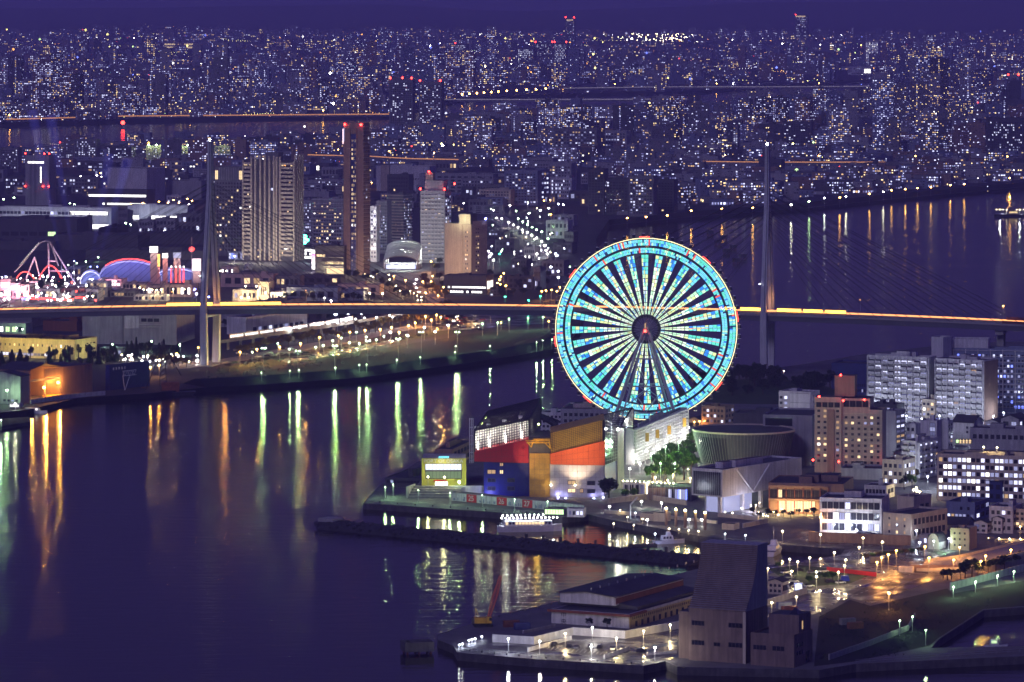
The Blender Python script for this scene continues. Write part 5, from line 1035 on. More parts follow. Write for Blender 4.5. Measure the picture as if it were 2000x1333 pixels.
wallrun([(962, 1255), (1043, 1259.5), (1120, 1241), (1221, 1248), (1340, 1226)], 3.0, 'white_paint', ['white site wall, leftmost stretch on the pier', 'white site wall stretch slanting back from the left stretch', 'white site wall stretch in front of the shed', 'white site wall stretch running right to the silo'])
wallrun([(1032, 1274), (1117, 1250)], 1.6, 'white_wall', ['low pale ramp wall in the middle of the pier parking'], 'ramp_wall'); wallrun([(1181, 1288), (1231, 1270)], 1.5, 'white_wall', ['low pale ramp wall at the right of the pier parking'], 'ramp_wall'); wallrun([(1264, 1281), (1322, 1276)], 1.0, 'white_wall', ['low kerb wall beside the silo'], 'ramp_wall')
wallrun([(1022, 1238), (1085, 1226)], 1.2, 'grey_wall', ['thin rail wall left of the white shed'], 'ramp_wall')
def fence(pts, h_, label, step=2.6, m='steel'):
    p0 = at(*pts[0]); t = thing('railing', label, 'railing', p0); mb = MB()
    for a, b_ in zip(pts, pts[1:]):
        q0, q1 = at(*a), at(*b_); L_ = math.hypot(q1[0]-q0[0], q1[1]-q0[1]); n_ = max(1, int(L_/step)); f_ = lambda u, z: (q0[0]+(q1[0]-q0[0])*u-p0[0], q0[1]+(q1[1]-q0[1])*u-p0[1], z)
        for k in range(n_+1): mb.tube(f_(k/n_, 0), f_(k/n_, h_), .06, m, 4)
        for z in (h_, h_*.5): mb.tube(f_(0, z), f_(1, z), .05, m, 4)
    mb.build('rails', t)
fence([(898, 1271), (1050, 1285), (1257, 1298), (1298, 1289)], 1.3, 'thin railing along the front edge of the pier parking')
fence([(712, 981), (1000, 1000), (1096, 1007)], 1.0, 'low railing along the quay of the yellow terminal', 5)
for px, py, c_, lb in ((993, 1247, 'cool', 'cold white lamp at the left white wall of the pier parking'), (1054, 1252, 'white', 'white lamp at the first wall corner of the pier parking'), (1104, 1237, 'warm', 'yellow lamp on the slanting white wall of the pier parking'), (1157, 1225, 'white', 'white lamp behind the white wall before the shed'), (1204, 1246, 'warm', 'yellow lamp at the second wall corner of the pier parking'), (1257, 1232, 'warm', 'yellow lamp on the wall stretch left of the silo'), (1309, 1220, 'warm', 'yellow lamp nearest the silo on the wall stretch'), (1155, 1262, 'white', 'white lamp in the middle front of the pier parking'), (1279, 1264, 'white', 'white lamp in the right front of the pier parking')):
    lamp(px, py, c_, 5.2, 4200, .42, label=lb)
for px, py in ((897, 1259), (903, 1257), (916, 1250), (922, 1248.5), (928, 1247), (941, 1243)): lamp(px, py, 'cool', 1.6, 300, .3, label='small white bollard lamp on the rounded pier tip', group='pier tip lamps', nm='bollard_lamp')
mat('crane_red', (.5, .13, .07), .6, .2, .5)
# crawler crane on the quay
X, Y, z = at(943, 1224); cr = thing('crawler_crane', 'yellow crawler crane with red lattice boom on the pier quay', 'crane', (X, Y, z), .12)
for y in (-1.9, 1.9):
    mb = MB(); mb.profile([(-3.4, 0), (3.4, 0), (3.9, .6), (3.4, 1.2), (-3.4, 1.2), (-3.9, .6)], y-.5, y+.5, 'tyre', None, 'y'); mb.build('crawler_track', cr)
mb = MB(); mb.box(-3.4, 2.6, -1.7, 1.7, 1.4, 3.6, 'crane_yellow'); mb.build('machine_house', cr); mb = MB(); mb.box(1.3, 3.2, -2.6, -1.3, 1.5, 4.0, 'crane_yellow'); mb.box(2.2, 3.23, -2.63, -1.5, 2.5, 3.7, 'glass_dark'); mb.build('cab', cr); mb = MB(); mb.box(-4.4, -3.4, -1.6, 1.6, 1.3, 3.4, 'dark_grey'); mb.build('counterweight', cr)
mb = MB(); b0, b1 = (2.2, 0, 3.0), (7.0, 0, 19.6); e = .85
for k in range(15):
    u0, u1 = k/15, (k+1)/15; pt = lambda u, dx, dy: (b0[0]+(b1[0]-b0[0])*u+dx*(1-.5*abs(2*u-1)), b0[1]+dy*(1-.5*abs(2*u-1)), b0[2]+(b1[2]-b0[2])*u)
    for dx, dy in ((-e, -e), (e, -e), (e, e), (-e, e)): mb.tube(pt(u0, dx, dy), pt(u1, dx, dy), .17, 'crane_red', 4)
    mb.tube(pt(u0, -e, -e), pt(u1, e, -e), .12, 'crane_red', 4); mb.tube(pt(u0, e, e), pt(u1, -e, e), .12, 'crane_red', 4); mb.tube(pt(u0, -e, e), pt(u1, -e, -e), .12, 'crane_red', 4)
mb.build('lattice_boom', cr)
mb = MB(); mb.tube((-1.5, 0, 3.4), (-2.8, 0, 7.2), .16, 'crane_yellow', 5); mb.tube((-3.0, 0, 3.4), (-2.8, 0, 7.2), .12, 'crane_yellow', 5); mb.build('gantry', cr)
mb = MB()
for y in (-.4, .4): mb.tube((-2.8, y, 7.2), (3.0, y, 12.3), .05, 'black_steel', 4); mb.tube((3.0, y, 12.3), b1, .05, 'black_steel', 4)
mb.build('boom_cables', cr); mb = MB(); mb.tube((7.4, 0, 19.4), (7.4, 0, 13.2), .05, 'black_steel', 4); mb.ball((7.4, 0, 12.7), .42, 'black_steel', 6, 4, 1.4); mb.build('hook_block', cr)
# ================================================================== SILO BUILDING
si = bld('silo_building', 'big dark windowless plant with a swept slatted roof at the pier head', 1345, 1456, 1499, 1297, 1196, 25, 'silo_wall', roof='roof_dark', units=0, parapet=0.0, L=[W(4, 1, .05, .28, .68, .78, .9, .9, 0), W(4, 1, .7, .95, .68, .78, .9, .9, 0), W(4, 1, .05, .28, .30, .40, .9, .9, 0), W(2, 1, .44, .56, .30, .38, .9, .9, 0), W(4, 1, .7, .95, .30, .40, .9, .9, 0)])
r_, Ln, Rn, Ht, s_ = si; zt = pyZ(1064, r_.location[1]+Rn*.6)-LAND
prof = [(0, Ht)]+[(Rn*.55*(1-(1-t)**2.0), Ht+(zt-Ht)*t) for t in [k/14 for k in range(1, 15)]]+[(Rn, zt), (Rn, Ht)]
mb = MB(); mb.profile([(y, z+.005) for y, z in prof], -Ln, 0, 'grey_wall', None, 'x'); mb.build('swept_tower', r_)
for k in range(34):
    t = k/34; y, z = Rn*.55*(1-(1-t)**2.0), Ht+(zt-Ht)*t; mb = MB(); mb.box(-Ln-.15, .05, y-.35, y+.15, z+.1, z+.48, 'silo_wall'); mb.build('roof_slat', r_)
mb = MB(); mb.box(-Ln-5.2, -Ln, 3, Rn, 0, Ht-1.6, 'silo_wall', 'roof_dark'); mb.build('side_wing', r_)
mb = MB(); mb.box(-1.0, .12, -.15, -.02, 0, Ht, 'cream_wall'); mb.build('corner_strip', r_)
an = bld('silo_annex', 'low dark annex with a lit corner window beside the swept plant', 1466, 1551, 1587, 1305, 1241, 25, 'silo_wall', units=0, L=[W(4, 1, .06, .36, .5, .66, .9, .9, 0), W(3, 1, .5, .78, .5, .66, .9, .9, 0)], R=[W(3, 2, .1, .5, .3, .8, .6, .5, 0), W(1, 1, .6, .85, .02, .4, .8, .9, 0)])
r_, Ln, Rn, Ht, s_ = an; mb = MB(); mb.box(-Ln*.72, -.5, 6, Rn-.5, Ht-.89, Ht+6.4, 'silo_wall', 'roof_dark'); mb.build('penthouse', r_); mb = MB(); mb.box(-.48, -.4, 9, 10, Ht+1, Ht+4, 'w_warm2'); mb.box(-.48, -.4, Rn*.6, Rn*.6+.9, Ht-3, Ht-1, 'w_warm2'); mb.build('lit_window', r_); mb = MB(); mb.hexa([(-5, 8, Ht+6.4), (-1.6, 8, Ht+6.4), (-1.6, 12, Ht+6.4), (-5, 12, Ht+6.4)], [(-3.6, 9.6, Ht+8.6), (-3.2, 9.6, Ht+8.6), (-3.2, 10.2, Ht+8.6), (-3.6, 10.2, Ht+8.6)], 'glass_dark'); mb.build('skylight', r_)
# ================================================================== RIGHT-HAND YARDS, RAMP AND ROAD
sheet('yard_tarmac', [(1500, 1104), (1540, 1101), (1642, 1084), (1652, 1072), (1780, 1064), (1860, 1080), (1790, 1105), (1660, 1165), (1590, 1200), (1500, 1215)], 'wet_ground', .05)
sheet('yard_apron', [(1505, 1060), (1590, 1046), (1779, 1062), (1780, 1063), (1650, 1071), (1527, 1062)], 'wet_ground', .055)
sheet('harbour_road', [(1655, 1166), (1700, 1142), (1790, 1112), (1800, 1098), (1830, 1092), (1850, 1122), (1780, 1150), (1700, 1180)], 'asphalt', .065)
sheet('waste_ground', [(1590, 1302), (1600, 1205), (1660, 1172), (1700, 1184), (1850, 1150), (1860, 1160), (2100, 1118), (2100, 1176), (1920, 1190), (1832, 1247), (1815, 1262), (1670, 1292)], 'dark_bank', .045)
sheet('lawn', [(1500, 1112), (1560, 1104), (1610, 1110), (1700, 1124), (1660, 1140), (1560, 1148)], 'grass', .075)
# paint lines of the parking bays
mb = MB()
for k in range(16):
    q = [at(1660+k*6, 1077+k*.2), at(1661+k*6, 1077+k*.2), at(1656+k*6, 1082+k*.2), at(1655+k*6, 1082+k*.2)]; mb.prism([p[:2] for p in q], LAND-.1, LAND+.06, 'paint_line')
for k in range(18):
    for a, b_ in (((1060+k*8, 1268+k*.8), (1066+k*8, 1262+k*.8)),): 
        p0, p1 = at(*a), at(*b_); mb.prism([(p0[0], p0[1]), (p0[0]+.14, p0[1]), (p1[0]+.14, p1[1]), (p1[0], p1[1])], LAND-.1, LAND+.066, 'paint_line')
struct(mb, 'bay_markings')
t = thing('quay_wall', 'long tall brown quay wall below the harbour office', 'wall', at(1579, 1060)); p0, p1, p2 = at(1579, 1058), at(1779, 1066), at(1779, 1066); mb = MB(); o = t.location
for k in range(26):
    u0, u1 = (k+.02)/26, (k+.98)/26; f_ = lambda u: (p0[0]+(p1[0]-p0[0])*u-o[0], p0[1]+(p1[1]-p0[1])*u-o[1]); a, b_ = f_(u0), f_(u1)
    q = MB(); q.hexa([(a[0], a[1], 0), (b_[0], b_[1], 0), (b_[0], b_[1]+.8, 0), (a[0], a[1]+.8, 0)], [(a[0], a[1], 4.4), (b_[0], b_[1], 4.4), (b_[0], b_[1]+.8, 4.4), (a[0], a[1]+.8, 4.4)], 'brown_wall'); q.build('wall_panel', t)
lm6 = {'warm': [(185, 605), (470, 630), (790, 655), (935, 685), (760, 725), (575, 765), (240, 815), (300, 835), (390, 805), (660, 820), (650, 865), (75, 885), (255, 905), (440, 910), (440, 945), (605, 912), (465, 1052), (290, 1097), (105, 1140)], 'orange': [(895, 838), (930, 803), (980, 780), (1040, 750), (1255, 720), (1285, 805), (1470, 820), (1515, 725), (1710, 790), (1675, 830), (1900, 745), (985, 1070), (470, 500), (1970, 570)], 'white': [(1320, 680)], 'cool': [(1215, 690), (1435, 660), (688, 545), (740, 595), (945, 230), (1190, 600)]}
for x, y in lm6['warm']: lamp(*c6(x, y), 'warm', 5.5, 1500, .42, label='yellow lamp in the wet yard right of the silo', group='yard lamps', nm='yard_lamp')
for x, y in lm6['orange']: lamp(*c6(x, y), 'orange', 7, 5200, .45, label='orange sodium lamp along the harbour road and ramp at the right', group='harbour road lamps', nm='road_lamp')
lamp(*c6(1320, 680), 'white', 5, 1200, .4, label='pinkish white lamp before the vaulted shed')
for i, (x, y) in enumerate(lm6['cool']): lamp(*c6(x, y), 'cool', 5, 1500, .45, label=['blue-white lamp left of the vaulted shed', 'blue-white lamp beside the brown three-storey block', 'blue-white lamp on the harbour office forecourt, left', 'blue-white lamp on the harbour office forecourt, right', 'blue-white lamp at the foot of the cream clinic', 'blue-white lamp at the gate house'][i])
for x, y in ((1195, 300), (1215, 310), (1190, 280), (1170, 295)): lamp(*c6(x, y), 'warm', 4, 2500, .5, label='glowing yellow lamp in the side street below the balconied flats', group='side street lamps')
for i, (x, y, k_) in enumerate(((1120, 240, 'leaf'), (1190, 210, 'leaf_autumn'), (1100, 265, 'leaf_dark'), (1160, 262, 'leaf'))): tree(*c6(x, y+30), 7, 5, k_, 'street tree lit yellow in the side street below the balconied flats', 'side street trees')
# foot bridge with lit parapet
fbp = thing('footbridge', 'yellow lit concrete footbridge with lamps at the right edge', 'bridge', at(1905, 1082)); o = fbp.location; A0, A1 = PP(1901, 1058, 2045), PP(2060, 1061, 2010)
mb = MB(); a, b_ = [(p[0]-o[0], p[1]-o[1], p[2]-o[2]) for p in (A0, A1)]
mb.hexa([(a[0], a[1], a[2]-1), (b_[0], b_[1], b_[2]-1), (b_[0], b_[1]+3.5, b_[2]-1), (a[0], a[1]+3.5, a[2]-1)], [a, b_, (b_[0], b_[1]+3.5, b_[2]), (a[0], a[1]+3.5, a[2])], 'cream_wall'); mb.build('deck', fbp)
for y in (0, 3.3): mb = MB(); mb.hexa([(a[0], a[1]+y, a[2]), (b_[0], b_[1]+y, b_[2]), (b_[0], b_[1]+y+.2, b_[2]), (a[0], a[1]+y+.2, a[2])], [(a[0], a[1]+y, a[2]+1.2), (b_[0], b_[1]+y, b_[2]+1.2), (b_[0], b_[1]+y+.2, b_[2]+1.2), (a[0], a[1]+y+.2, a[2]+1.2)], 'cream_wall'); mb.build('parapet', fbp)
for u in (.08, .9): x = a[0]+(b_[0]-a[0])*u; y = a[1]+(b_[1]-a[1])*u; mb = MB(); mb.box(x-.6, x+.6, y+.8, y+2.6, -.2, a[2]-1, 'concrete'); mb.build('pier', fbp)
for k in range(7):
    u = .06+.13*k; x, y, zz = (a[i]+(b_[i]-a[i])*u for i in range(3)); mb = MB(); mb.ball((x, y-.3, zz+1.5), .3, 'l_warm', 6, 4); mb.build('parapet_lamp', fbp); point_light(fbp, (x, y-1.0, zz+1.6), (1, .75, .3), 350, .3)
mb = MB()
for k in range(9): mb.box(a[0]+10+k*1.1, a[0]+11.2+k*1.1, a[1]+3.8, a[1]+5.6, a[2]-1.2-k*.65, a[2]-.9-k*.65, 'concrete')
mb.build('stair', fbp)
# ramp road rising to the right
rp = thing('ramp_road', 'orange lit ramp road with concrete parapets climbing to the right edge', 'road', at(1800, 1110)); o = rp.location
near = [PP(1790, 1120, at(1790, 1120)[1]), at(1880, 1113, 5.0), at(2060, 1066, 10.0)]; farp = [at(1806, 1098, 3.1), at(1872, 1090, 5.0), at(2060, 1046, 10.0)]
near[0] = at(1790, 1116, 3.1)
for k in range(2):
    q = [near[k], near[k+1], farp[k+1], farp[k]]; q = [(p[0]-o[0], p[1]-o[1], p[2]-o[2]) for p in q]; mb = MB(); mb.hexa([(p[0], p[1], -.5) for p in q], q, 'concrete', 'deck_road'); mb.build('ramp_slab', rp)
    for (p, q_) in ((q[0], q[1]), (q[3], q[2])): mb = MB(); mb.hexa([p, q_, (q_[0], q_[1]+.4, q_[2]), (p[0], p[1]+.4, p[2])], [(p[0], p[1], p[2]+1.1), (q_[0], q_[1], q_[2]+1.1), (q_[0], q_[1]+.4, q_[2]+1.1), (p[0], p[1]+.4, p[2]+1.1)], 'cream_wall'); mb.build('parapet', rp)
t = thing('retaining_wall', 'brown retaining wall at the foot of the ramp', 'wall', at(1778, 1116), -.05); mb = MB(); mb.box(0, 26, 0, .8, 0, 2.6, 'brown_wall'); mb.build('wall', t)
wallrun([(1615, 1116), (1711, 1127)], 1.8, 'red_paint', ['red panel fence beside the lawn in the yard'], 'panel_fence'); wallrun([(1857, 1153), (2060, 1101)], 3.0, 'white_wall', ['green lit pale panel fence climbing to the right edge'], 'panel_fence')
for i, (px, py) in enumerate(((1862, 1146), (1905, 1136), (1948, 1124), (1980, 1116))): lamp(px, py, 'green', 4.5, 2600, .35, label='green-white lamp along the pale panel fence', group='fence lamps')
wallrun([(1498, 1184), (1576, 1160)], 2.6, 'white_paint', ['white wall right of the swept plant'], 'site_wall'); wallrun([(1620, 1290), (1700, 1262), (1775, 1232), (1788, 1208)], 2.2, 'grey_wall', ['dim grey wall rising from the annex', 'dim grey wall in the waste ground, middle stretch', 'pale green lit end of the grey wall'], 'site_wall')
fence([(1672, 1296), (1830, 1286), (2060, 1270)], 1.4, 'dim sea wall railing at the lower right', 5)
for i, (px, py) in enumerate(((1782, 1204), (1808, 1230), (1757, 1212))): lamp(px, py, 'green', 6, 1100, .3, label=['greenish lamp at the end of the grey wall, upper', 'greenish lamp on the basin quay at lower right', 'thin lamp left of the grey wall end'][i])
bld('yard_house', 'low white house with dark roof right of the swept plant', 1500, 1528, 1541, 1162, 1132, 25, 'cream_wall', shape='gable_r', R=[W(4, 1, lit=0)], L=[W(3, 2, lit=0)])
t = thing('vending_booth', 'glowing blue-white booth in the yard right of the swept plant', 'booth', at(1559, 1154)); mb = MB(); mb.box(-1.6, 1.6, -1, 1, 0, 3, 'blue_grey'); mb.box(-1.4, 1.4, -1.06, -1.0, .4, 2.6, 'w_cool'); mb.box(-1.8, 1.8, -1.2, 1.2, 3, 3.2, 'white_wall'); mb.build('body', t); point_light(t, (0, -2, 2), (.4, .45, 1), 900, .3)
t = thing('tarpaulin_stack', 'stack covered by a bright blue tarpaulin beside the red fence', 'tarpaulin', at(1650, 1135)); mb = MB(); mb.hexa([(-2, -1.5, 0), (2, -1.5, 0), (2, 1.5, 0), (-2, 1.5, 0)], [(-1.4, -1, 2.2), (1.6, -.9, 2.0), (1.4, .9, 2.3), (-1.5, 1, 2.1)], 'tarp_blue'); mb.build('tarpaulin', t)
for i, (px, py, h_, w_) in enumerate(((1850, 1134, 5, 6), (1842, 1133, 4, 5), (1858, 1132, 4.5, 6), (1885, 1130, 7, 7), (1898, 1128, 8, 9), (1876, 1131, 5, 6), (1910, 1126, 5, 6), (1930, 1120, 6, 8), (1945, 1117, 6, 8), (1962, 1112, 6, 8), (1980, 1108, 6, 8), (1996, 1104, 6, 8))): tree(px, py, h_, w_, 'leaf_dark', 'dark round tree in the hedge below the ramp at the right', 'ramp hedge trees')
for i, (px, py, h_, w_) in enumerate(((1580, 1142, 3.5, 4), (1612, 1136, 4, 5), (1626, 1138, 4.5, 6), (1520, 1112, 3, 4))): tree(px, py, h_, w_, 'leaf', 'small green tree on the yard lawn', 'yard lawn trees')
for i in range(9): tree(1690+i*13, 1096-i*1.5, 3.2, 5, 'leaf' if i % 2 else 'leaf_autumn', 'bush in the verge lit yellow by the harbour road', 'road verge bushes')
# parked cars
def car(px, py, ang, m, label, group):
    X, Y, z = at(px, py); t = thing('parked_car', label, 'car', (X, Y, z), radians(ang), group)
    if 'car'+m not in SHARED:
        b = MB(); b.profile([(-2.1, .35), (2.1, .35), (2.15, .75), (1.3, .95), (-2.1, .95)], -.85, .85, m, None, 'y'); g = MB(); g.profile([(-1.7, .951), (1.1, .951), (.5, 1.45), (-1.3, 1.45)], -.75, .75, 'glass_dark', m, 'y'); wl = MB(); wl.tube((0, -.1, 0), (0, .1, 0), .33, 'tyre', 8); SHARED['car'+m] = (b.mesh('body'), g.mesh('cabin'), wl.mesh('wheel'))
    b, g, wl = SHARED['car'+m]; link('body', b, t); link('cabin', g, t)
    for x in (-1.3, 1.3):
        for y in (-.82, .82): link('wheel', wl, t, None, (x, y, .33))
for i in range(9): car(1682+i*8, 1043+i*1.2, 60, ['car_dark', 'car_silver', 'car_white', 'car_dark'][i % 4], ['dark', 'silver', 'white', 'black'][i % 4]+' car parked before the harbour office', 'office car park')
lamp(1735, 1157, 'orange', 3, 1400, .4, label='single orange lamp low on the dark waste ground')

# ================================================================== SMALL THINGS ON THE QUAYS AND YARDS
rq = random.Random(77)
def bollards(pts, n, label, group):
    key = 'bollard'
    if key not in SHARED: q = MB(); q.tube((0, 0, 0), (0, 0, .55), .28, 'black_steel', 8, .22); q.tube((0, 0, .55), (0, 0, .75), .4, 'black_steel', 8, .36); SHARED[key] = q.mesh('bollard')
    for i in range(n):
        u = (i+.5)/n*(len(pts)-1); k = min(int(u), len(pts)-2); f_ = u-k; px, py = pts[k][0]+(pts[k+1][0]-pts[k][0])*f_, pts[k][1]+(pts[k+1][1]-pts[k][1])*f_
        o = link('mooring_bollard', SHARED[key], None, None, at(px, py)); tag(o, label, 'bollard', group)
bollards([(725, 981.5), (1000, 1001), (1090, 1007.5)], 16, 'black iron bollard on the quay edge before the numbered wall', 'terminal quay bollards')
bollards([(905, 1271.5), (1050, 1286), (1250, 1298)], 12, 'black iron bollard on the front edge of the pier parking', 'pier bollards')
bollards([(962, 1208), (1080, 1181), (1200, 1152), (1340, 1119)], 14, 'black iron bollard on the back quay of the pier shed', 'shed quay bollards')
def container(px, py, ang, m, label, L_=6.1):
    t = thing('shipping_container', label, 'container', at(px, py), radians(ang)); q = MB(); q.box(0, L_, 0, 2.4, 0, 2.5, m)
    for k in range(int(L_/.35)): q.box(k*.35+.05, k*.35+.2, -.06, 0, .1, 2.4, m)
    q.build('body', t); q = MB(); q.box(L_, L_+.06, .1, 1.15, .1, 2.4, m); q.build('door', t); q = MB(); q.box(L_, L_+.06, 1.25, 2.3, .1, 2.4, m); q.build('door', t)
for i, (px, py, ang, m) in enumerate(((1520, 1190, 20, 'blue_grey'), (1530, 1198, 20, 'red_brown'), (1755, 1118, -20, 'white_wall'), (1700, 1100, 8, 'mid_grey'), (985, 1226, 14, 'rust_steel'), (1006, 1231, 14, 'navy_wall'), (1645, 1222, 25, 'mid_grey'), (1660, 1230, 25, 'rust_steel'))): container(px, py, ang, m, ['bluish container right of the white wall by the plant', 'red-brown container in front of the bluish container', 'white container at the ramp foot', 'grey container in the wet yard', 'rusty container right of the crawler crane', 'navy container beside the rusty container', 'grey container on the waste ground', 'rusty container on the waste ground'][i])
for i in range(12): car(1525+rq.uniform(0, 120), 1150-rq.uniform(0, 35), rq.uniform(10, 40), rq.choice(('car_dark', 'car_silver', 'car_white')), 'car parked in the wet yard right of the swept plant', 'wet yard cars')
for i in range(14): car(1080+i*15+rq.uniform(-3, 3), 1262+i*.9+rq.uniform(-3, 3), 80, rq.choice(('car_dark', 'car_silver', 'car_white', 'car_dark')), 'car parked on the pier parking', 'pier parking cars') if i % 3 != 1 else None
# weeds and rubble of the waste ground: one growth nobody could count
mb = MB()
for i in range(2600):
    px, py = rq.uniform(1600, 2000), rq.uniform(1165, 1290)
    if py > 1292-(px-1670)*.07-4 or (px > 1815 and py > 1262-(px-1815)*.68) or py < 1172-(px-1700)*.13: continue
    if vnoise(px/22, py/9) < .5: continue
    X, Y, z = at(px, py); e = rq.uniform(.25, .7)
    for k in range(3):
        a_ = rq.uniform(0, 6.28); mb.face([(X, Y, z+.05), (X+e*.4*cos(a_), Y+e*.4*sin(a_), z+e*.6), (X+e*cos(a_), Y+e*sin(a_), z+e*1.2), (X+e*.2*cos(a_+1), Y+e*.2*sin(a_+1), z+e*.7)], 'leaf_dark')
o = mb.build('weeds', None, 'stuff'); tag(o, 'dark weeds and scrub growing over the waste ground at lower right', 'weeds')
mb = MB()
for i in range(900):
    px, py = rq.uniform(400, 1085), 0; py = 690+60*rq.random(); top_ = 742-(px-420)*.138; 
    if not (top_-34 < py < top_+4): continue
    X, Y, z = at(px, py); e = rq.uniform(.6, 1.6)
    for k in range(3):
        a_ = rq.uniform(0, 6.28); mb.face([(X, Y, z+.05), (X+e*.4*cos(a_), Y+e*.4*sin(a_), z+e*.6), (X+e*cos(a_), Y+e*sin(a_), z+e*1.0), (X+e*.2*cos(a_+1), Y+e*.2*sin(a_+1), z+e*.7)], 'leaf_dark')
o = mb.build('bank_scrub', None, 'stuff'); tag(o, 'dark scrub on the river bank before the riverside park', 'scrub')

# kerbs and lane marks of the harbour road
mb = MB(); kb = MB()
cl = [(1662, 1166), (1705, 1150), (1760, 1130), (1810, 1108)]
for (a, b_) in zip(cl, cl[1:]):
    p0, p1 = at(*a), at(*b_); L_ = math.hypot(p1[0]-p0[0], p1[1]-p0[1]); d = ((p1[0]-p0[0])/L_, (p1[1]-p0[1])/L_); n_ = int(L_/6)
    for k in range(n_):
        s0 = k*6; x, y = p0[0]+d[0]*s0, p0[1]+d[1]*s0; mb.prism([(x-d[1]*.12, y+d[0]*.12), (x+d[1]*.12, y-d[0]*.12), (x+d[0]*3+d[1]*.12, y+d[1]*3-d[0]*.12), (x+d[0]*3-d[1]*.12, y+d[1]*3+d[0]*.12)], LAND-.1, LAND+.072, 'paint_line')
    for off in (-7, 7):
        x0, y0, x1, y1 = p0[0]-d[1]*off, p0[1]+d[0]*off, p1[0]-d[1]*off, p1[1]+d[0]*off; kb.prism([(x0-d[1]*.15, y0+d[0]*.15), (x0+d[1]*.15, y0-d[0]*.15), (x1+d[1]*.15, y1-d[0]*.15), (x1-d[1]*.15, y1+d[0]*.15)], LAND-.1, LAND+.19, 'concrete')
struct(mb, 'lane_markings'); struct(kb, 'kerbs')
# ================================================================== LEFT BANK: SHIPYARD AND WORKS
def cA(x, y): return (x/4.1667, 560+y/4.1667)
def cB(x, y): return (380+x/2.7027, 560+y/2.7027)
def c4(x, y): return (x/3.333, 250+y/3.333)
def c5(x, y): return (400+x/3.5075, 220+y/3.5075)
def c6b(x, y): return (680+x/3.702, 280+y/3.702)
bld('gable_shed', 'green lit pale gabled shed at the far left quay', -30, 40, 58, 790, 727, 22, 'grey_wall', shape='gable_r', rise=.25, L=[W(4, 1, .5, .95, .05, .2, lit=.2)])
# ship hall, open and lit orange
X, Y, z = at(58, 783); hall = thing('ship_hall', 'tall open ship hall glowing orange inside on the left quay', 'hall', (X, Y, z), -radians(32)); R_ = 62.0; hh = 18.0; yo = 30.0
mb = MB(); mb.box(-24, 0, yo, R_, 0, hh, 'brown_wall', 'roof_dark'); mb.build('closed_part', hall)
mb = MB(); mb.box(-24, -23, 0, yo, 0, hh, 'brown_wall'); mb.build('back_wall', hall); mb = MB(); mb.box(-24, 0, -.8, 0, 0, hh, 'brown_wall'); mb.build('end_wall', hall)
mb = MB(); mb.hexa([(-24.5, -1, hh), (.5, -1, hh), (.5, yo/2, hh+3.2), (-24.5, yo/2, hh+3.2)], [(-24.5, -1, hh+.5), (.5, -1, hh+.5), (.5, yo/2, hh+3.7), (-24.5, yo/2, hh+3.7)], 'roof_dark'); mb.hexa([(-24.5, yo/2, hh+3.2), (.5, yo/2, hh+3.2), (.5, yo+1, hh), (-24.5, yo+1, hh)], [(-24.5, yo/2, hh+3.7), (.5, yo/2, hh+3.7), (.5, yo+1, hh+.5), (-24.5, yo+1, hh+.5)], 'roof_dark'); mb.build('roof', hall)
for y in (0.3, yo/2, yo-.3): mb = MB(); mb.box(-.6, .1, y-.4, y+.4, 0, hh, 'brown_wall'); mb.build('portal_column', hall)
mb = MB(); mb.box(-.5, .05, 0, yo, hh*.62, hh*.62+1.2, 'mid_grey'); mb.box(-.5, .05, yo/2, yo, hh-5, hh, 'brown_wall'); mb.build('crane_beam', hall)
for y, z_ in ((yo*.42, 7), (yo*.88, 9)):
    mb = MB(); mb.ball((1.0, y, z_), .8, 'l_orange', 8, 5); mb.build('hall_lamp', hall); point_light(hall, (2.6, y, z_), (1, .42, .08), 14000, .4, 'hall_light'); point_light(hall, (-8, y, z_+1), (1, .42, .08), 9000, .4, 'hall_light')
mb = MB(); mb.box(-3, 4, yo*.55, yo*.9, 0, 1.8, 'crane_yellow'); mb.build('work_platform', hall)
bs = bld('ship_shed', 'dark blue shed with white roof lettering right of the orange ship hall', 206, 214, 292, 763, 714, 34, 'navy_wall', units=0)
for i in range(5): mb = MB(); y = bs[2]*(.08+.07*i); mb.box(.05, .2, y, y+1.2, bs[3]-3.2, bs[3]-1.6, 'white_paint'); mb.build('roof_letter', bs[0])
mb = MB()
for k in range(6): mb.tube((8, 3+k*2.2, 9), (8, 3+(k+1)*2.2, 12 if k % 2 else 12), .15, 'rail_white', 4); mb.tube((8, 3+k*2.2, 9 if k % 2 else 12), (8, 3+(k+1)*2.2, 12 if k % 2 else 9), .12, 'rail_white', 4)
mb.tube((8, 3, 12), (8, 16.2, 12), .18, 'rail_white', 4); mb.tube((8, 3, 9), (8, 16.2, 9), .18, 'rail_white', 4); mb.tube((8, 3, 9), (8, 5, 0), .2, 'rail_white', 4); mb.tube((8, 10, 9), (8, 5, 0), .2, 'rail_white', 4); mb.build('slewing_jib', bs[0])
wallrun([(60, 789), (150, 777), (206, 772)], 2.6, 'white_wall', ['pale quay wall below the orange ship hall', 'dim quay wall right of the orange ship hall'], 'quay_parapet')
# small jetty, lower left; green light put into its grass-coloured top
land('jetty', [(-60, 836), (0, 833), (60, 824), (58, 815), (0, 818), (-60, 822)], 'grass', 'quay_wall', z=2.0)
lamp(2, 820, 'green', 6, 6000, .4, label='green lamp on the small jetty at the left edge'); lamp(14, 762, 'green', 9, 9000, .7, label='bright green lamp before the pale gabled shed')
lamp(30, 789, 'white', 4, 4000, .6, label='white lamp on the passenger landing at the left'); bld('landing_house', 'small lit white landing house on the left quay', 18, 38, 44, 797, 789, 15, 'white_wall', D=6, L=[W(4, 1, lit=.9, pal='white')], units=0, parapet=.2)
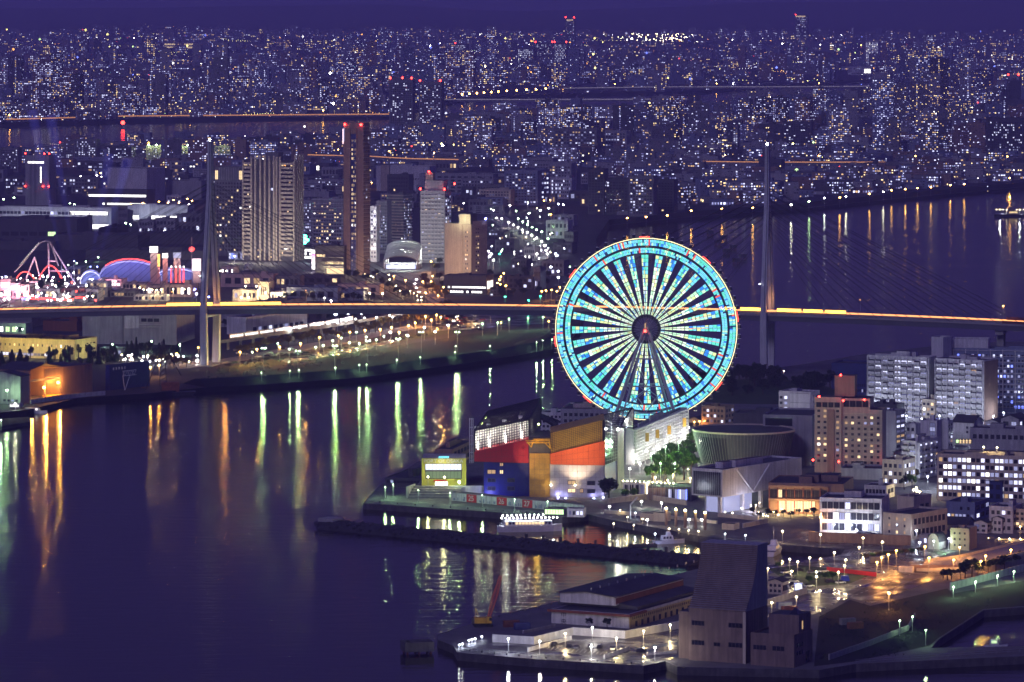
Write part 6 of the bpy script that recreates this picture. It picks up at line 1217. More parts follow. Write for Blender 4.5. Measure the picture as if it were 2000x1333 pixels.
# floating crane
X, Y, _ = at(325, 772, 0); fc = thing('floating_crane', 'black floating crane barge with a lattice tower left of the pylon', 'crane', (X, Y, 0), .08)
mb = MB(); mb.hexa([(-16, -5, -.5), (15, -5, -.5), (15, 5, -.5), (-16, 5, -.5)], [(-17, -5.5, 2.2), (18, -5.5, 2.2), (18, 5.5, 2.2), (-17, 5.5, 2.2)], 'black_steel'); mb.build('barge', fc); mb = MB(); mb.box(-3, 8, -3, 3, 2.2, 8, 'rust_steel'); mb.build('machine_house', fc)
mb = MB()
for k in range(10):
    z0, z1 = 6+k*2.7, 6+(k+1)*2.7; e0, e1 = 2.2-.14*k, 2.2-.14*(k+1)
    for sx, sy in ((-1, -1), (1, -1), (1, 1), (-1, 1)): mb.tube((sx*e0-2, sy*e0, z0), (sx*e1-2, sy*e1, z1), .22, 'black_steel', 4)
    mb.tube((-e0-2, -e0, z0), (e1-2, -e1, z1), .14, 'black_steel', 4); mb.tube((e0-2, e0, z0), (e1-2, -e1, z1), .14, 'black_steel', 4)
mb.build('lattice_tower', fc); mb = MB(); mb.tube((-2, 0, 32), (9, 0, 12), .3, 'black_steel', 5); mb.tube((-2, 0, 30), (-13, 0, 3), .25, 'black_steel', 5); mb.build('stay_arm', fc)
boat(285, 768, 12, 5, 'small orange-brown workboat beside the floating crane', m='rust_steel', lit='glass_dark', mast=2, name='workboat')
yf = bld('yellow_factory', 'long yellow factory with lit square windows behind the ship hall', -40, 146, 189, 703, 664, 24, 'yellow_wall', L=[W(16, 1, .2, .98, .55, .8, .28, .5, .45, 'warm'), W(14, 1, .2, .72, .08, .3, .85, .6, .9, 'cool')], R=[W(3, 2, .5, .95, .3, .9, .5, .2, 0)], units=3)
for i in range(3): point_light(yf[0], (-yf[1]*(.15+.25*i), -14, 9), (1, .85, .4), 9000, .4, 'yard_light')
point_light(yf[0], (16, 10, 9), (.9, 1, .5), 9000, .4, 'yard_light')
bld('brown_hall', 'low brown hall under the bridge left of the big grey warehouse', 84, 150, 162, 648, 628, 18, 'red_brown', D=30, units=2); bld('green_yard_shed', 'small greenish lit shed with truss at the left edge under the bridge', -20, 50, 58, 655, 632, 15, 'grey_wall', D=14, L=[W(5, 1, lit=.5, pal='green')], units=0)
lamps([cA(135, 335), cA(185, 345), cA(225, 440)], 'green', 'green-white lamp in the works yard under the bridge', 'works yard lamps', h=6, power=4500, r=.45)
bld('dark_shed', 'dark flat shed roof under the bridge at the far left', -40, 62, 84, 640, 612, 14, 'mid_grey', D=40, units=3)
bld('grey_warehouse', 'huge blank grey warehouse under the bridge left of the pylon', 161, 345, 362, 674, 610, 8, 'grey_wall', D=60, L=[PANEL('mid_grey', .42, .44, 0, 1, d=.4), W(3, 1, .62, .82, .70, .82, .8, .8, 0), LEDGE(1, .6, .85, .55, .62, m='white_wall', d=.6), PANEL('white_wall', .45, .6, .5, .98, d=.2)], units=2)
bld('white_warehouse', 'white low warehouse right of the left pylon legs', 443, 480, 600, 655, 620, 30, 'white_wall', units=2, R=[W(10, 1, .1, .95, .1, .5, lit=.4, pal='cool')]); bld('long_warehouse', 'long grey warehouse under the bridge right of the left pylon', 432, 470, 640, 640, 606, 16, 'grey_wall', units=3, R=[W(14, 1, lit=.15)])
bld('small_canteen', 'small grey works building before the grey warehouse', 195, 240, 250, 696, 680, 18, 'blue_grey', D=10, L=[W(5, 1, lit=.5, pal='blue')], units=1)
lamps([cA(915, 470), cA(1235, 445), cA(1465, 470), cA(515, 540)], 'green', 'green-white lamp before the huge grey warehouse', 'warehouse lamps', h=7, power=5000, r=.5)
lamps([cA(640, 262), cA(1615, 495)], 'orange', 'orange lamp beside the works under the bridge', 'works orange lamps', h=8, power=5000, r=.5)
rl = random.Random(31)
lamp_mass([(236+rl.uniform(0, 155), 692+rl.uniform(0, 15), rl.choice(('white', 'cool', 'white', 'warm'))) for i in range(34)], 'car_park_lights', 'dense scatter of white lamps in the bright car park left of the pylon', 3, 800, .42)
for i in range(16): car(240+rl.uniform(0, 150), 700+rl.uniform(-3, 10), rl.uniform(60, 80), rl.choice(('car_dark', 'car_silver', 'car_white', 'car_red')), 'small car in the bright car park left of the pylon', 'bright car park cars')
for i in range(30): tree(rl.uniform(-5, 232), 702+rl.uniform(0, 18), rl.uniform(6, 12), rl.uniform(5, 7), rl.choice(('cone', 'leaf_dark')), 'dark tree in the shelter belt before the yellow factory', 'shelter belt trees')
for i in range(12): tree(248+i*9, 700+rl.uniform(-8, 2), rl.uniform(7, 12), rl.uniform(5, 7), rl.choice(('cone', 'leaf_dark')), 'dark tree beside the bright car park left of the pylon', 'car park trees')
for i in range(9): tree(300+i*8, 716+rl.uniform(-6, 3), rl.uniform(5, 7), rl.uniform(5, 7), 'leaf_autumn', 'orange lit tree at the foot of the left pylon', 'pylon foot trees')
lamps([cA(1225, 655), cA(1295, 640), cA(1440, 545)], 'orange', 'orange lamp at the foot of the left pylon', 'pylon foot lamps', h=7, power=5000, r=.6)
# ================================================================== RIVERSIDE ROAD, RAILWAY AND PARK
emat('train_glow', (.9, .92, 1), 2.6)
mat('road_lit', (.27, .23, .20), .75, .25, .05)  # lamp light put into a paler road colour
sheet('riverside_road', [(345, 722), (432, 712), (700, 668), (760, 652), (830, 640), (905, 632), (905, 626), (830, 632), (760, 643), (690, 656), (432, 702), (345, 712)], 'road_lit', .06)
sheet('park_lawn', [(420, 731), (560, 712), (700, 690), (780, 668), (860, 655), (940, 640), (880, 640), (700, 674), (560, 700), (432, 718)], 'grass', .05)
sheet('river_car_park', [(560, 709), (700, 688), (790, 664), (770, 662), (690, 678), (545, 704)], 'wet_ground', .07)
sheet('far_car_park', [(842, 648), (960, 640), (1075, 632), (1085, 612), (1000, 600), (900, 606), (850, 622)], 'asphalt', .06)
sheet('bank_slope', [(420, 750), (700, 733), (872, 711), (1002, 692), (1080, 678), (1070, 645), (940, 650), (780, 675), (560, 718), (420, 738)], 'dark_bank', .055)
sheet('station_road', [c6b(330, 945), c6b(600, 930), c6b(600, 1010), c6b(640, 1100), c6b(760, 1150), c6b(860, 1290), c6b(800, 1330), c6b(640, 1270), c6b(560, 1110), c6b(480, 1070), c6b(460, 1010), c6b(340, 985)], 'road_lit', .06)
# grassed flood bank along the water's edge
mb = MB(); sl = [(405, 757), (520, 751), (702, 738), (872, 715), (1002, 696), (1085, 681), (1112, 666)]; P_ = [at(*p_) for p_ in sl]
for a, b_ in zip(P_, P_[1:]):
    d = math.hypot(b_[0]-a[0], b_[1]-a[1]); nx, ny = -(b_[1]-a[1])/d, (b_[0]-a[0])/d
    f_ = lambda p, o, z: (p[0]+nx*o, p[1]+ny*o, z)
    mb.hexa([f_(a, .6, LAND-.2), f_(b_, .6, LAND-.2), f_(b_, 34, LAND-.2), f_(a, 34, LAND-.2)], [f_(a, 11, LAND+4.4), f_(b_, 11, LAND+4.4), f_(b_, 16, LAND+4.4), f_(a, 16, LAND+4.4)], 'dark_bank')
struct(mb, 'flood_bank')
# elevated railway
rw_ = thing('elevated_railway', 'elevated railway with a bright lit train running behind the riverside trees', 'railway', at(432, 690)); o = rw_.location; pts = [(432, 686), (530, 672), (640, 655), (730, 640), (850, 618)]; q = [at(*p_) for p_ in pts]; q = [(p[0]-o[0], p[1]-o[1], 6.5) for p in q]
dk, ps, wl_, tr_ = MB(), MB(), MB(), MB()
for a, b_ in zip(q, q[1:]):
    dk.hexa([(a[0], a[1], 5.2), (b_[0], b_[1], 5.2), (b_[0], b_[1]+9, 5.2), (a[0], a[1]+9, 5.2)], [a, b_, (b_[0], b_[1]+9, 6.5), (a[0], a[1]+9, 6.5)], 'concrete'); wl_.hexa([a, b_, (b_[0], b_[1]+.3, 6.5), (a[0], a[1]+.3, 6.5)], [(a[0], a[1], 7.4), (b_[0], b_[1], 7.4), (b_[0], b_[1]+.3, 7.4), (a[0], a[1]+.3, 7.4)], 'concrete')
    for k in range(4): u = (k+.5)/4; x, y = a[0]+(b_[0]-a[0])*u, a[1]+(b_[1]-a[1])*u; p_ = MB(); p_.box(x-.8, x+.8, y+2, y+7, 0, 5.2, 'concrete'); p_.build('pier', rw_)
dk.build('deck', rw_); wl_.build('parapet', rw_)
def on(u): 
    k = u*(len(q)-1); i = min(int(k), len(q)-2); f_ = k-i; return tuple(q[i][j]+(q[i+1][j]-q[i][j])*f_ for j in range(3))
tn = thing('train', 'long pale train with glowing windows on the elevated railway', 'train', (o[0], o[1], o[2]))
for k in range(8):
    a, b_ = on(.04+.075*k), on(.04+.075*k+.07); mb = MB(); mb.hexa([(a[0], a[1]+3, 6.9), (b_[0], b_[1]+3, 6.9), (b_[0], b_[1]+6, 6.9), (a[0], a[1]+6, 6.9)], [(a[0], a[1]+3, 10.2), (b_[0], b_[1]+3, 10.2), (b_[0], b_[1]+6, 10.2), (a[0], a[1]+6, 10.2)], 'car_silver'); cg = mb.build('carriage', tn)
    for w_ in range(6):
        u0, u1 = .06+w_*.155, .06+w_*.155+.11; mb = MB(); L2 = lambda u, z: (a[0]+(b_[0]-a[0])*u, a[1]+(b_[1]-a[1])*u+2.94, z); p0, p1, p2, p3 = L2(u0, 8.1), L2(u1, 8.1), L2(u1, 9.5), L2(u0, 9.5); mb.face([p0, p1, p2, p3], 'train_glow'); mb.build('window', cg)
lamps([cB(*p_) for p_ in ((510, 220), (560, 210), (612, 200), (662, 195), (710, 188), (755, 190), (800, 178), (850, 172), (897, 165), (960, 162), (1030, 152), (1045, 160), (1133, 128), (1157, 135), (1198, 128))], 'white', 'white street lamp behind the elevated railway', 'railway street lamps', h=9, power=3000, r=.55)
for i, p_ in enumerate(((745, 147), (812, 140), (882, 140))): lamp(*cB(*p_), 'cool', 11, 26000, 1.1, label=['leftmost', 'middle', 'rightmost'][i]+' of three dazzling white floodlights under the bridge', group='bridge floodlights')
lamp(*cB(1003, 122), 'emerald', 9, 1500, .8, label='emerald green signal lamp under the bridge'); lamp(*cB(1562, 130), 'blue', 9, 2500, .8, label='blue-white lamp under the bridge right of centre')
lamps([cB(*p_) for p_ in ((1472, 125), (1484, 128), (1498, 128))], 'warm', 'yellow lamp of a tight cluster under the bridge', 'yellow cluster lamps', h=8, power=2500, r=.6)
lamps([cB(*p_) for p_ in ((305, 345), (440, 300), (500, 330), (640, 320), (680, 310), (730, 285), (775, 270), (818, 295), (870, 300), (907, 265), (960, 280), (855, 240), (1000, 262), (1120, 255))], 'green', 'green-white lamp in the riverside park', 'park lamps', nm='park_lamp', h=7, power=4200, r=.42)
lamps([cB(*p_) for p_ in ((365, 325), (545, 340), (740, 312), (915, 285), (1075, 275), (1197, 240), (1388, 240))], 'green', 'tall green-white pole lamp along the river park edge', 'river edge lamps', nm='pole_lamp', h=14, power=6500, r=.4, twin=True)
for px, py, pw in ((511, 742, 5000), (566, 738, 6000), (584, 737, 4000), (655, 732, 8000), (702, 727, 7000), (716, 726, 7000), (775, 717, 6000), (821, 712, 6000), (889, 702, 6000), (1048, 682, 9000), (1060, 679, 9000), (1078, 677, 6000), (890, 690, 8000), (957, 690, 8000)): lamp(px, py-14, 'green', 7, pw*.35, .22, label='slim green-white lamp added for water streaks on the dark bank', group='added river bank lamps', nm='added_bank_lamp')  # lamps added to draw green streaks on the water
lamps([cB(*p_) for p_ in ((240, 345), (330, 330), (450, 318), (560, 300), (660, 268), (760, 258), (820, 240), (900, 230), (980, 225), (1040, 215), (1130, 205), (1080, 240), (1165, 190), (1250, 175), (1300, 160), (1340, 205))], 'orange', 'orange street lamp on the riverside road', 'riverside road lamps', nm='road_lamp', h=9, power=15000, r=.6)
lamps([cB(1213, 215), cB(1270, 238), cB(1035, 240), cB(1125, 258)], 'white', 'bright white lamp at the bend of the riverside road', 'road bend lamps', h=9, power=6000, r=.7)
for i in range(34):
    u = i/33; x = 235+u*1080; y = 352-u*190+rl.uniform(-14, 14); px, py = cB(x, y); tree(px, py+4, rl.uniform(6, 9), rl.uniform(6, 8.5), 'leaf_autumn', 'yellow lit street tree along the riverside road', 'riverside street trees')
for i in range(16): px, py = cB(160+i*62, 240+rl.uniform(-6, 6)-i*4); tree(px, py-4, rl.uniform(6, 9), rl.uniform(5, 8), 'leaf_dark', 'dark tree before the white warehouses', 'warehouse trees')
for i in range(26): px, py = cB(170+i*42, 425-i*6.3+rl.uniform(-5, 5)); tree(px, py, rl.uniform(1.8, 3.0), rl.uniform(4, 7), 'leaf_dark', 'low bush on the river park edge', 'river edge bushes')
for i in range(44): px, py = cB(1280+rl.uniform(0, 260), 165+rl.uniform(0, 70)); car(px, py, rl.uniform(20, 35), rl.choice(('car_dark', 'car_silver', 'car_white', 'car_red', 'car_dark')), 'small car in the river car park left of the wheel', 'river car park cars')
for i in range(24): px, py = cB(220+rl.uniform(0, 420), 375-rl.uniform(0, 60)); car(px, min(py, 705), rl.uniform(15, 30), rl.choice(('car_dark', 'car_silver', 'car_white')), 'small car parked by the riverside park', 'riverside park cars')
lamps([cB(1520, 195), cB(1600, 190), cB(1660, 170), cB(1760, 165), cB(1840, 160)], 'green', 'green-white lamp in the car park left of the wheel', 'wheel car park lamps', nm='car_park_lamp', h=9, power=5000, r=.4)
lamps([cB(1618, 190), cB(1870, 183)], 'orange', 'small orange lamp in the car park left of the wheel', 'orange car park lamps', h=5, power=900, r=.5)
# cars with lamps on the station road
for i in range(10):
    px, py = c6b(*[(535, 960), (500, 990), (490, 1020), (500, 1050), (520, 1080), (740, 1220), (770, 1235), (795, 1260), (770, 1290), (730, 1320)][i]); X, Y, z = at(px, py); t = thing('lit_car', 'car with white headlamps on the orange lit station road, '+['farthest', 'second', 'third', 'fourth', 'fifth', 'sixth', 'seventh', 'eighth', 'ninth', 'nearest'][i], 'car', (X, Y, z), 1.2, 'cars on the station road')
    mb = MB(); mb.profile([(-2.1, .3), (2.1, .3), (2.1, .9), (-2.1, .9)], -.85, .85, 'car_white', None, 'y'); mb.build('body', t); mb = MB(); mb.profile([(-1.6, .9), (1.0, .9), (.5, 1.45), (-1.2, 1.45)], -.75, .75, 'glass_dark', None, 'y'); mb.build('cabin', t)
    for y in (-.6, .6): mb = MB(); mb.ball((-2.15, y, .65), .32, 'l_white', 6, 4); mb.build('headlamp', t)
lamps([c6b(*p_) for p_ in ((415, 990), (600, 855), (540, 1000), (610, 960), (560, 1080), (690, 1040), (470, 1240), (560, 1250), (640, 1240), (700, 1190), (860, 1200), (330, 960), (600, 1000), (650, 1100))], 'orange', 'orange street lamp on the station road', 'station road lamps', nm='road_lamp', h=9, power=18000, r=.55)
for p_ in ((545, 1000), (560, 1040), (575, 1070), (610, 1070), (640, 1100), (680, 1110), (700, 1120), (590, 1270), (640, 1250), (680, 1230), (720, 1215), (500, 1300), (470, 1320), (860, 1240), (540, 1310), (610, 1290)): tree(*c6b(p_[0], p_[1]+14), rl.uniform(8, 11), rl.uniform(8, 11), 'leaf_autumn', 'golden lit tree along the station road', 'station road trees')
for p_ in ((0, 990), (60, 1000), (130, 1005), (200, 985), (250, 1040), (300, 1070), (360, 1110), (410, 1130), (660, 1010), (640, 930), (660, 890), (690, 1060)): tree(*c6b(p_[0], p_[1]), rl.uniform(7, 10), rl.uniform(7, 10), 'leaf_dark', 'dark tree beside the station road', 'station dark trees')
lamps([c6b(*p_) for p_ in ((120, 945), (135, 950), (150, 955), (165, 960), (180, 966), (207, 940), (295, 950), (300, 985), (345, 1030), (345, 1055), (375, 1065), (395, 1080), (450, 1070), (475, 1085), (500, 1100), (530, 1110), (505, 1135), (530, 1135))], 'warm', 'pale yellow lamp on the walkway left of the station road', 'walkway lamps', h=5, power=2500, r=.45, nm='walkway_lamp')
# ================================================================== THEME PARK
emat('neon_red', (1, .06, .05), 4.5, True); emat('neon_pink', (1, .25, .55), 3.0); emat('neon_violet', (.45, .25, 1), 3.0); emat('neon_blue', (.1, .2, 1), 5.0); emat('lit_pink', (1, .72, .80), 2.4)
mat('pink_wall', (.60, .42, .36), .8, .15, .2, streak=.2); mat('lattice_blue', (.10, .11, .26), .5, .1, .3)
rp_ = random.Random(44)
m, nt_, p = new_mat('membrane'); p.inputs['Base Color'].default_value = (.85, .86, .82, 1); p.inputs['Roughness'].default_value = .8
tl_ = nt_.nodes.new('ShaderNodeBsdfTranslucent'); tl_.inputs['Color'].default_value = (.85, .88, .82, 1); mx_ = nt_.nodes.new('ShaderNodeMixShader'); mx_.inputs[0].default_value = .55
nt_.links.new(p.outputs[0], mx_.inputs[1]); nt_.links.new(tl_.outputs[0], mx_.inputs[2]); nt_.links.new(mx_.outputs[0], nt_.nodes['Material Output'].inputs[0])
# roller coaster
Yc = 3800.0
co = thing('roller_coaster', 'tall roller coaster with white A-frames and glowing red humps at the far left', 'roller coaster', (pxX(85, Yc), Yc, LAND)); D_ = Rel(co)
def cpt(x, y, dy=0): return D_.to(PP(*c4(x, y), Yc+dy))
def track(pts, m, name, r=.45, rails=True):
    mb = MB()
    for a, b_ in zip(pts, pts[1:]):
        for off in ((-1.0, 1.0) if rails else (0,)): mb.tube((a[0], a[1]+off, a[2]), (b_[0], b_[1]+off, b_[2]), r, m, 5)
    return mb.build(name, co)
def smooth(pts, n=5):
    out_ = []
    for i in range(len(pts)-1):
        p0, p1, p2, p3 = pts[max(i-1, 0)], pts[i], pts[i+1], pts[min(i+2, len(pts)-1)]
        for k in range(n):
            t = k/n; out_.append(tuple(.5*((2*p1[j])+(-p0[j]+p2[j])*t+(2*p0[j]-5*p1[j]+4*p2[j]-p3[j])*t*t+(-p0[j]+3*p1[j]-3*p2[j]+p3[j])*t**3) for j in range(3)))
    return out_+[pts[-1]]
track(smooth([cpt(95, 940), cpt(150, 880), cpt(240, 770), cpt(285, 738), cpt(325, 742), cpt(345, 790), cpt(380, 900)]), 'mid_grey', 'lift_track', .6)
for i in range(14):
    u = i/13; p = cpt(130+120*u, 890-140*u, -2); mb = MB(); mb.ball(p, .3, 'w_white', 5, 3); mb.build('lift_lamp', co)
for hump in ([(95, 1005), (125, 955), (165, 937), (205, 960), (240, 1012)], [(245, 1010), (275, 940), (320, 897), (365, 920), (405, 985)]): track(smooth([cpt(*p_, -6) for p_ in hump]), 'neon_red', 'glowing_hump', .4)  # red light on the rails put in as glowing track
for (x0, y0, x1, y1) in ((315, 750, 320, 985), (330, 755, 490, 1012), (225, 842, 160, 1005), (225, 842, 265, 995), (320, 930, 430, 935), (320, 865, 370, 870)):
    mb = MB(); mb.tube(cpt(x0, y0, 3), cpt(x1, y1, 3), .75, 'pink_steel', 6); mb.build('support_leg', co)
for (x, z_, c_, pw) in ((150, 960, (1, .3, .4), 9000), (320, 960, (1, .3, .4), 9000), (400, 930, (1, .75, .95), 9000), (230, 900, (.9, .7, 1), 9000)): point_light(co, cpt(x, z_, -14), c_, pw, .6, 'ride_light')
# lattice domes
def vault(px0, px1, pyb, pyt, depth, lab, light, name='lattice_dome', red=False):
    X0, Y, z = at((px0+px1)/2, pyb); w_ = (px1-px0)*Y/F/2; h = (pyb-pyt)*Y/F*.93; t = thing(name, lab, 'dome', (X0, Y, z), .08); n_, m_ = 14, 10
    pt = lambda i, j: (-w_*cos(pi*i/n_)*.999, depth*j/m_, h*sin(pi*i/n_)**.8)
    pn, bars = MB(), MB()
    for i in range(n_):
        for j in range(m_):
            pn.face([pt(i, j), pt(i+1, j), pt(i+1, j+1), pt(i, j+1)], 'lattice_blue'); bars.tube(pt(i, j), pt(i+1, j+1), .22, 'rail_white', 4); bars.tube(pt(i+1, j), pt(i, j+1), .22, 'rail_white', 4)
    pn.build('shell', t, None, True); bars.build('lattice', t, 'stuff')
    mb = MB()
    for i in range(n_): mb.tube(pt(i, 0), pt(i+1, 0), .7, 'rail_white', 6)
    mb.build('front_arch', t)
    mb = MB(); mb.face([(-w_*.96, 1.5, 0), (w_*.96, 1.5, 0)]+[(w_*.96*cos(pi*i/n_), 1.5, h*.95*sin(pi*i/n_)**.8) for i in range(1, n_)], 'blue_grey'); mb.build('end_wall', t)
    if red:
        mb = MB()
        for i in range(3, 11): a, b_ = pt(i, 6), pt(i+1, 6); mb.tube((a[0], a[1], a[2]+.6), (b_[0], b_[1], b_[2]+.6), .5, 'neon_red', 5)
        mb.build('red_light_arc', t)
    for k in range(3): point_light(t, (w_*(-.6+.6*k), -10, h*.9+4), light, 9000, 1, 'dome_light')
    return t
vault(192, 316, 553, 508, 46, 'large shallow lattice dome glowing violet with a red ridge light', (.25, .25, 1), red=True); vault(157, 197, 555, 529, 30, 'small blue lit arch at the left end of the dome', (.3, .35, 1)); vault(298, 392, 551, 525, 34, 'low blue-white lattice dome right of the large dome', (.35, .4, 1))
# signs behind the dome
for i, (x0, x1, y0, y1, m_, lb) in enumerate(((972, 1030, 770, 815, 'w_white', 'big glowing white billboard on a tower behind the dome'), (1055, 1095, 815, 850, 'w_white', 'white and red swirl sign right of the big billboard'), (1018, 1042, 820, 905, 'w_orange', 'tall orange lit pylon sign behind the dome'), (1125, 1180, 810, 850, 'w_cool2', 'pale lit sign board right of the swirl sign'), (1228, 1268, 775, 805, 'neon_red', 'round red balloon sign high beside the left pylon'), (1250, 1310, 850, 935, 'lit_pink', 'pink lit facade board beside the left pylon'))):
    (ax, ay), (bx_, by) = c4(x0, y0), c4(x1, y1); Y = 3780+i*6; t = thing('lit_sign', lb, 'sign', (pxX((ax+bx_)/2, Y), Y, LAND)); w_ = (bx_-ax)*Y/F/2; z0, z1 = pyZ(by, Y)-LAND, pyZ(ay, Y)-LAND
    if i == 4: mb = MB(); mb.ball((0, 0, (z0+z1)/2), w_, m_, 10, 6, .75); mb.build('balloon', t); mb = MB(); mb.tube((0, 0, 0), (0, 0, z0), .3, 'steel', 5); mb.tube((0, 0, z1), (0, 0, z1+9), .2, 'steel', 5); mb.build('mast', t)
    else: mb = MB(); mb.box(-w_, w_, 0, 2.2, z0, z1, 'dark_grey'); mb.box(-w_*.92, w_*.92, -.15, 0, z0+.3, z1-.3, m_); mb.build('sign_panel', t); mb = MB(); mb.box(-w_*.8, w_*.8, .4, 1.8, 0, z0, 'pink_wall'); mb.build('base', t)
    point_light(t, (0, -6, z0+2), (1, .4, .35) if i in (1, 2, 4) else (1, .9, .95), 4000, 1, 'sign_light')
for i, x in enumerate((1115, 1145, 1172, 1195)):
    px, _ = c4(x, 0); Y = 3775; t = thing('red_column', ['leftmost', 'second', 'third', 'rightmost'][i]+' of four tall red lit columns behind the dome', 'column', (pxX(px, Y), Y, LAND), 0, 'red columns'); mb = MB(); mb.tube((0, 0, 0), (0, 0, 15), .6, 'neon_red', 8, .4); mb.build('shaft', t); mb = MB(); mb.ball((0, 0, 15.8), .9, 'w_white', 6, 4); mb.build('globe', t)
# park street buildings
gb = [(790, 960, 1010, 1050, 'pink_wall'), (955, 1075, 1025, 1090, 'pink_wall'), (1075, 1250, 1020, 1100, 'pink_wall'), (560, 700, 1000, 1050, 'white_wall'), (715, 880, 1065, 1100, 'mid_grey'), (870, 1080, 1090, 1125, 'white_wall'), (390, 700, 1045, 1100, 'mid_grey'), (390, 560, 1080, 1125, 'grey_wall'), (230, 390, 1050, 1110, 'mid_grey'), (0, 70, 985, 1110, 'lit'), (60, 130, 1010, 1110, 'lit'), (130, 190, 1020, 1110, 'lit'), (560, 640, 1050, 1125, 'white_wall'), (440, 530, 905, 965, 'blue_grey'), (640, 790, 985, 1030, 'lit'), (180, 250, 1000, 1060, 'lit')]
nmz = ['tan studio facade below the large dome, left', 'tan studio facade with a row of wall lamps', 'long tan studio wall with two wall lamps beside the pylon', 'white park building with a stepped gable', 'dark roofed hall in the park centre', 'low white hall above the bridge', 'wide dark roofed hall left of the park centre', 'low grey hall with a glowing globe lamp', 'dark hall between the coaster and the park centre', 'glowing white-pink facade at the left edge', 'glowing white-pink facade below the first hump', 'glowing white-pink facade below the second hump', 'tall white facade above the red neon strip', 'blue-lit show tent behind the coaster', 'bright row of stalls below the large dome', 'glowing stalls under the coaster']
for i, (x0, x1, y0, y1, w_) in enumerate(gb):
    (ax, ay), (bx_, by) = c4(x0, y0), c4(x1, y1); lit = w_ == 'lit'
    t = bld('park_building', nmz[i], ax, bx_, bx_+3, by+1, ay, 10, 'pink_wall' if lit else w_, D=rp_.uniform(12, 22), L=[W(max(3, int((x1-x0)/22)), 2 if lit else 1, lit=.85 if lit else .35, pal='white' if lit else 'warm', wr=.7, hr=.6)], units=1, parapet=.6)
    if lit:
        for k in range(2): point_light(t[0], (-t[1]*(.25+.5*k), -7, 6), (1, .45, .75), 4800, .6, 'facade_light')
lamps([c4(*p_) for p_ in ((910, 1040), (935, 1052), (960, 1055), (990, 1053), (1020, 1055), (1050, 1053), (1128, 1050), (1200, 1050))], 'warm', 'warm wall lamp on the tan studio facades', 'studio wall lamps', nm='wall_lamp', h=9, power=3500, r=.55)
lamp_mass([(*c4(rp_.uniform(0, 640), 960+rp_.uniform(0, 165)), rp_.choice(('white', 'white', 'warm', 'cool', 'red', 'white'))) for i in range(120)], 'park_lights', 'countless small bright lamps in the crowded street of the theme park', 5, 1500, .6)
for i, (x, y, c_) in enumerate(((250, 1060, 'blue'), (250, 1090, 'blue'), (535, 1042, 'blue'), (360, 1050, 'blue'), (440, 940, 'white'), (480, 945, 'cool'), (600, 985, 'cool'), (1270, 1050, 'blue'), (1280, 1080, 'cool'), (1360, 1100, 'blue'), (450, 1098, 'warm'), (808, 793, 'white'))): lamp(*c4(x, y), c_, 6, 4000, .8, label=['blue lamp left of the red neon strip, upper', 'blue lamp left of the red neon strip, lower', 'blue-white lamp right of the coaster foot', 'blue lamp under the coaster lift', 'white lamp on the show tent', 'cold lamp right of the show tent', 'cold lamp at the small arch', 'violet lamp on the studio corner, upper', 'violet lamp on the studio corner, lower', 'blue lamp at the pylon foot above the deck', 'big glowing globe lamp above the bridge', 'lone white lamp on the dark field behind the dome'][i])
for i, (x0, x1, y) in enumerate(((190, 340, 1128), (350, 480, 1132), (490, 565, 1120), (140, 190, 1130))):
    a, b_ = at(*c4(x0, y+14)), at(*c4(x1, y+14)); t = thing('neon_strip', ['red neon canopy edge, left stretch above the bridge', 'red neon canopy edge, middle stretch above the bridge', 'red neon canopy edge, right stretch above the bridge', 'blue neon canopy edge above the bridge'][i], 'neon', a); mb = MB(); mb.box(0, b_[0]-a[0], 0, 8, 0, 4.2, 'mid_grey'); mb.build('canopy', t); mb = MB(); mb.box(0, b_[0]-a[0], -.4, 0, 3.0, 4.2, 'neon_red' if i < 3 else 'neon_blue'); mb.build('neon_tube', t)
for i in range(26): tree(*c4(rp_.uniform(0, 420), 1035+rp_.uniform(0, 80)), rp_.uniform(7, 11), rp_.uniform(5, 7), 'leaf_dark', 'dark palm-like tree in the bright park street', 'park street trees')
# studio sheds and backlots behind and beside
ss = [(0, 500, 595, 728, 'dark_grey', 'huge dark shed with green windows behind the coaster'), (160, 330, 588, 612, 'dark_grey', 'dark roof block on the huge shed'), (350, 900, 700, 800, 'dark_grey', 'long low dark studio roof behind the park'), (560, 1320, 800, 860, 'dark_grey', 'wide dark studio roof above the large dome'), (0, 360, 740, 800, 'dark_grey', 'flat dark studio at the left behind the coaster'), (900, 1320, 690, 760, 'dark_grey', 'dark studio roof left of the pylon'), (640, 760, 650, 705, 'dark_bank', 'rounded dark mound behind the studios')]
for i, (x0, x1, y0, y1, w_, lb) in enumerate(ss):
    (ax, ay), (bx_, by) = c4(x0, y0), c4(x1, y1); bld('studio_shed', lb, ax-(20 if x0 == 0 else 0), bx_, bx_+6, by, ay, 8, w_, D=50, L=[W(9, 1, .02, .98, .15, .4, .8, .8, .22, 'green')] if i == 0 else [], units=2)
for i, (x, y) in enumerate(((445, 890), (500, 880), (560, 870), (640, 843))): lamp(*c4(x, y), 'green', 4, 2500, .5, label='pale green lamp on the studio canopy behind the park', group='canopy lamps')
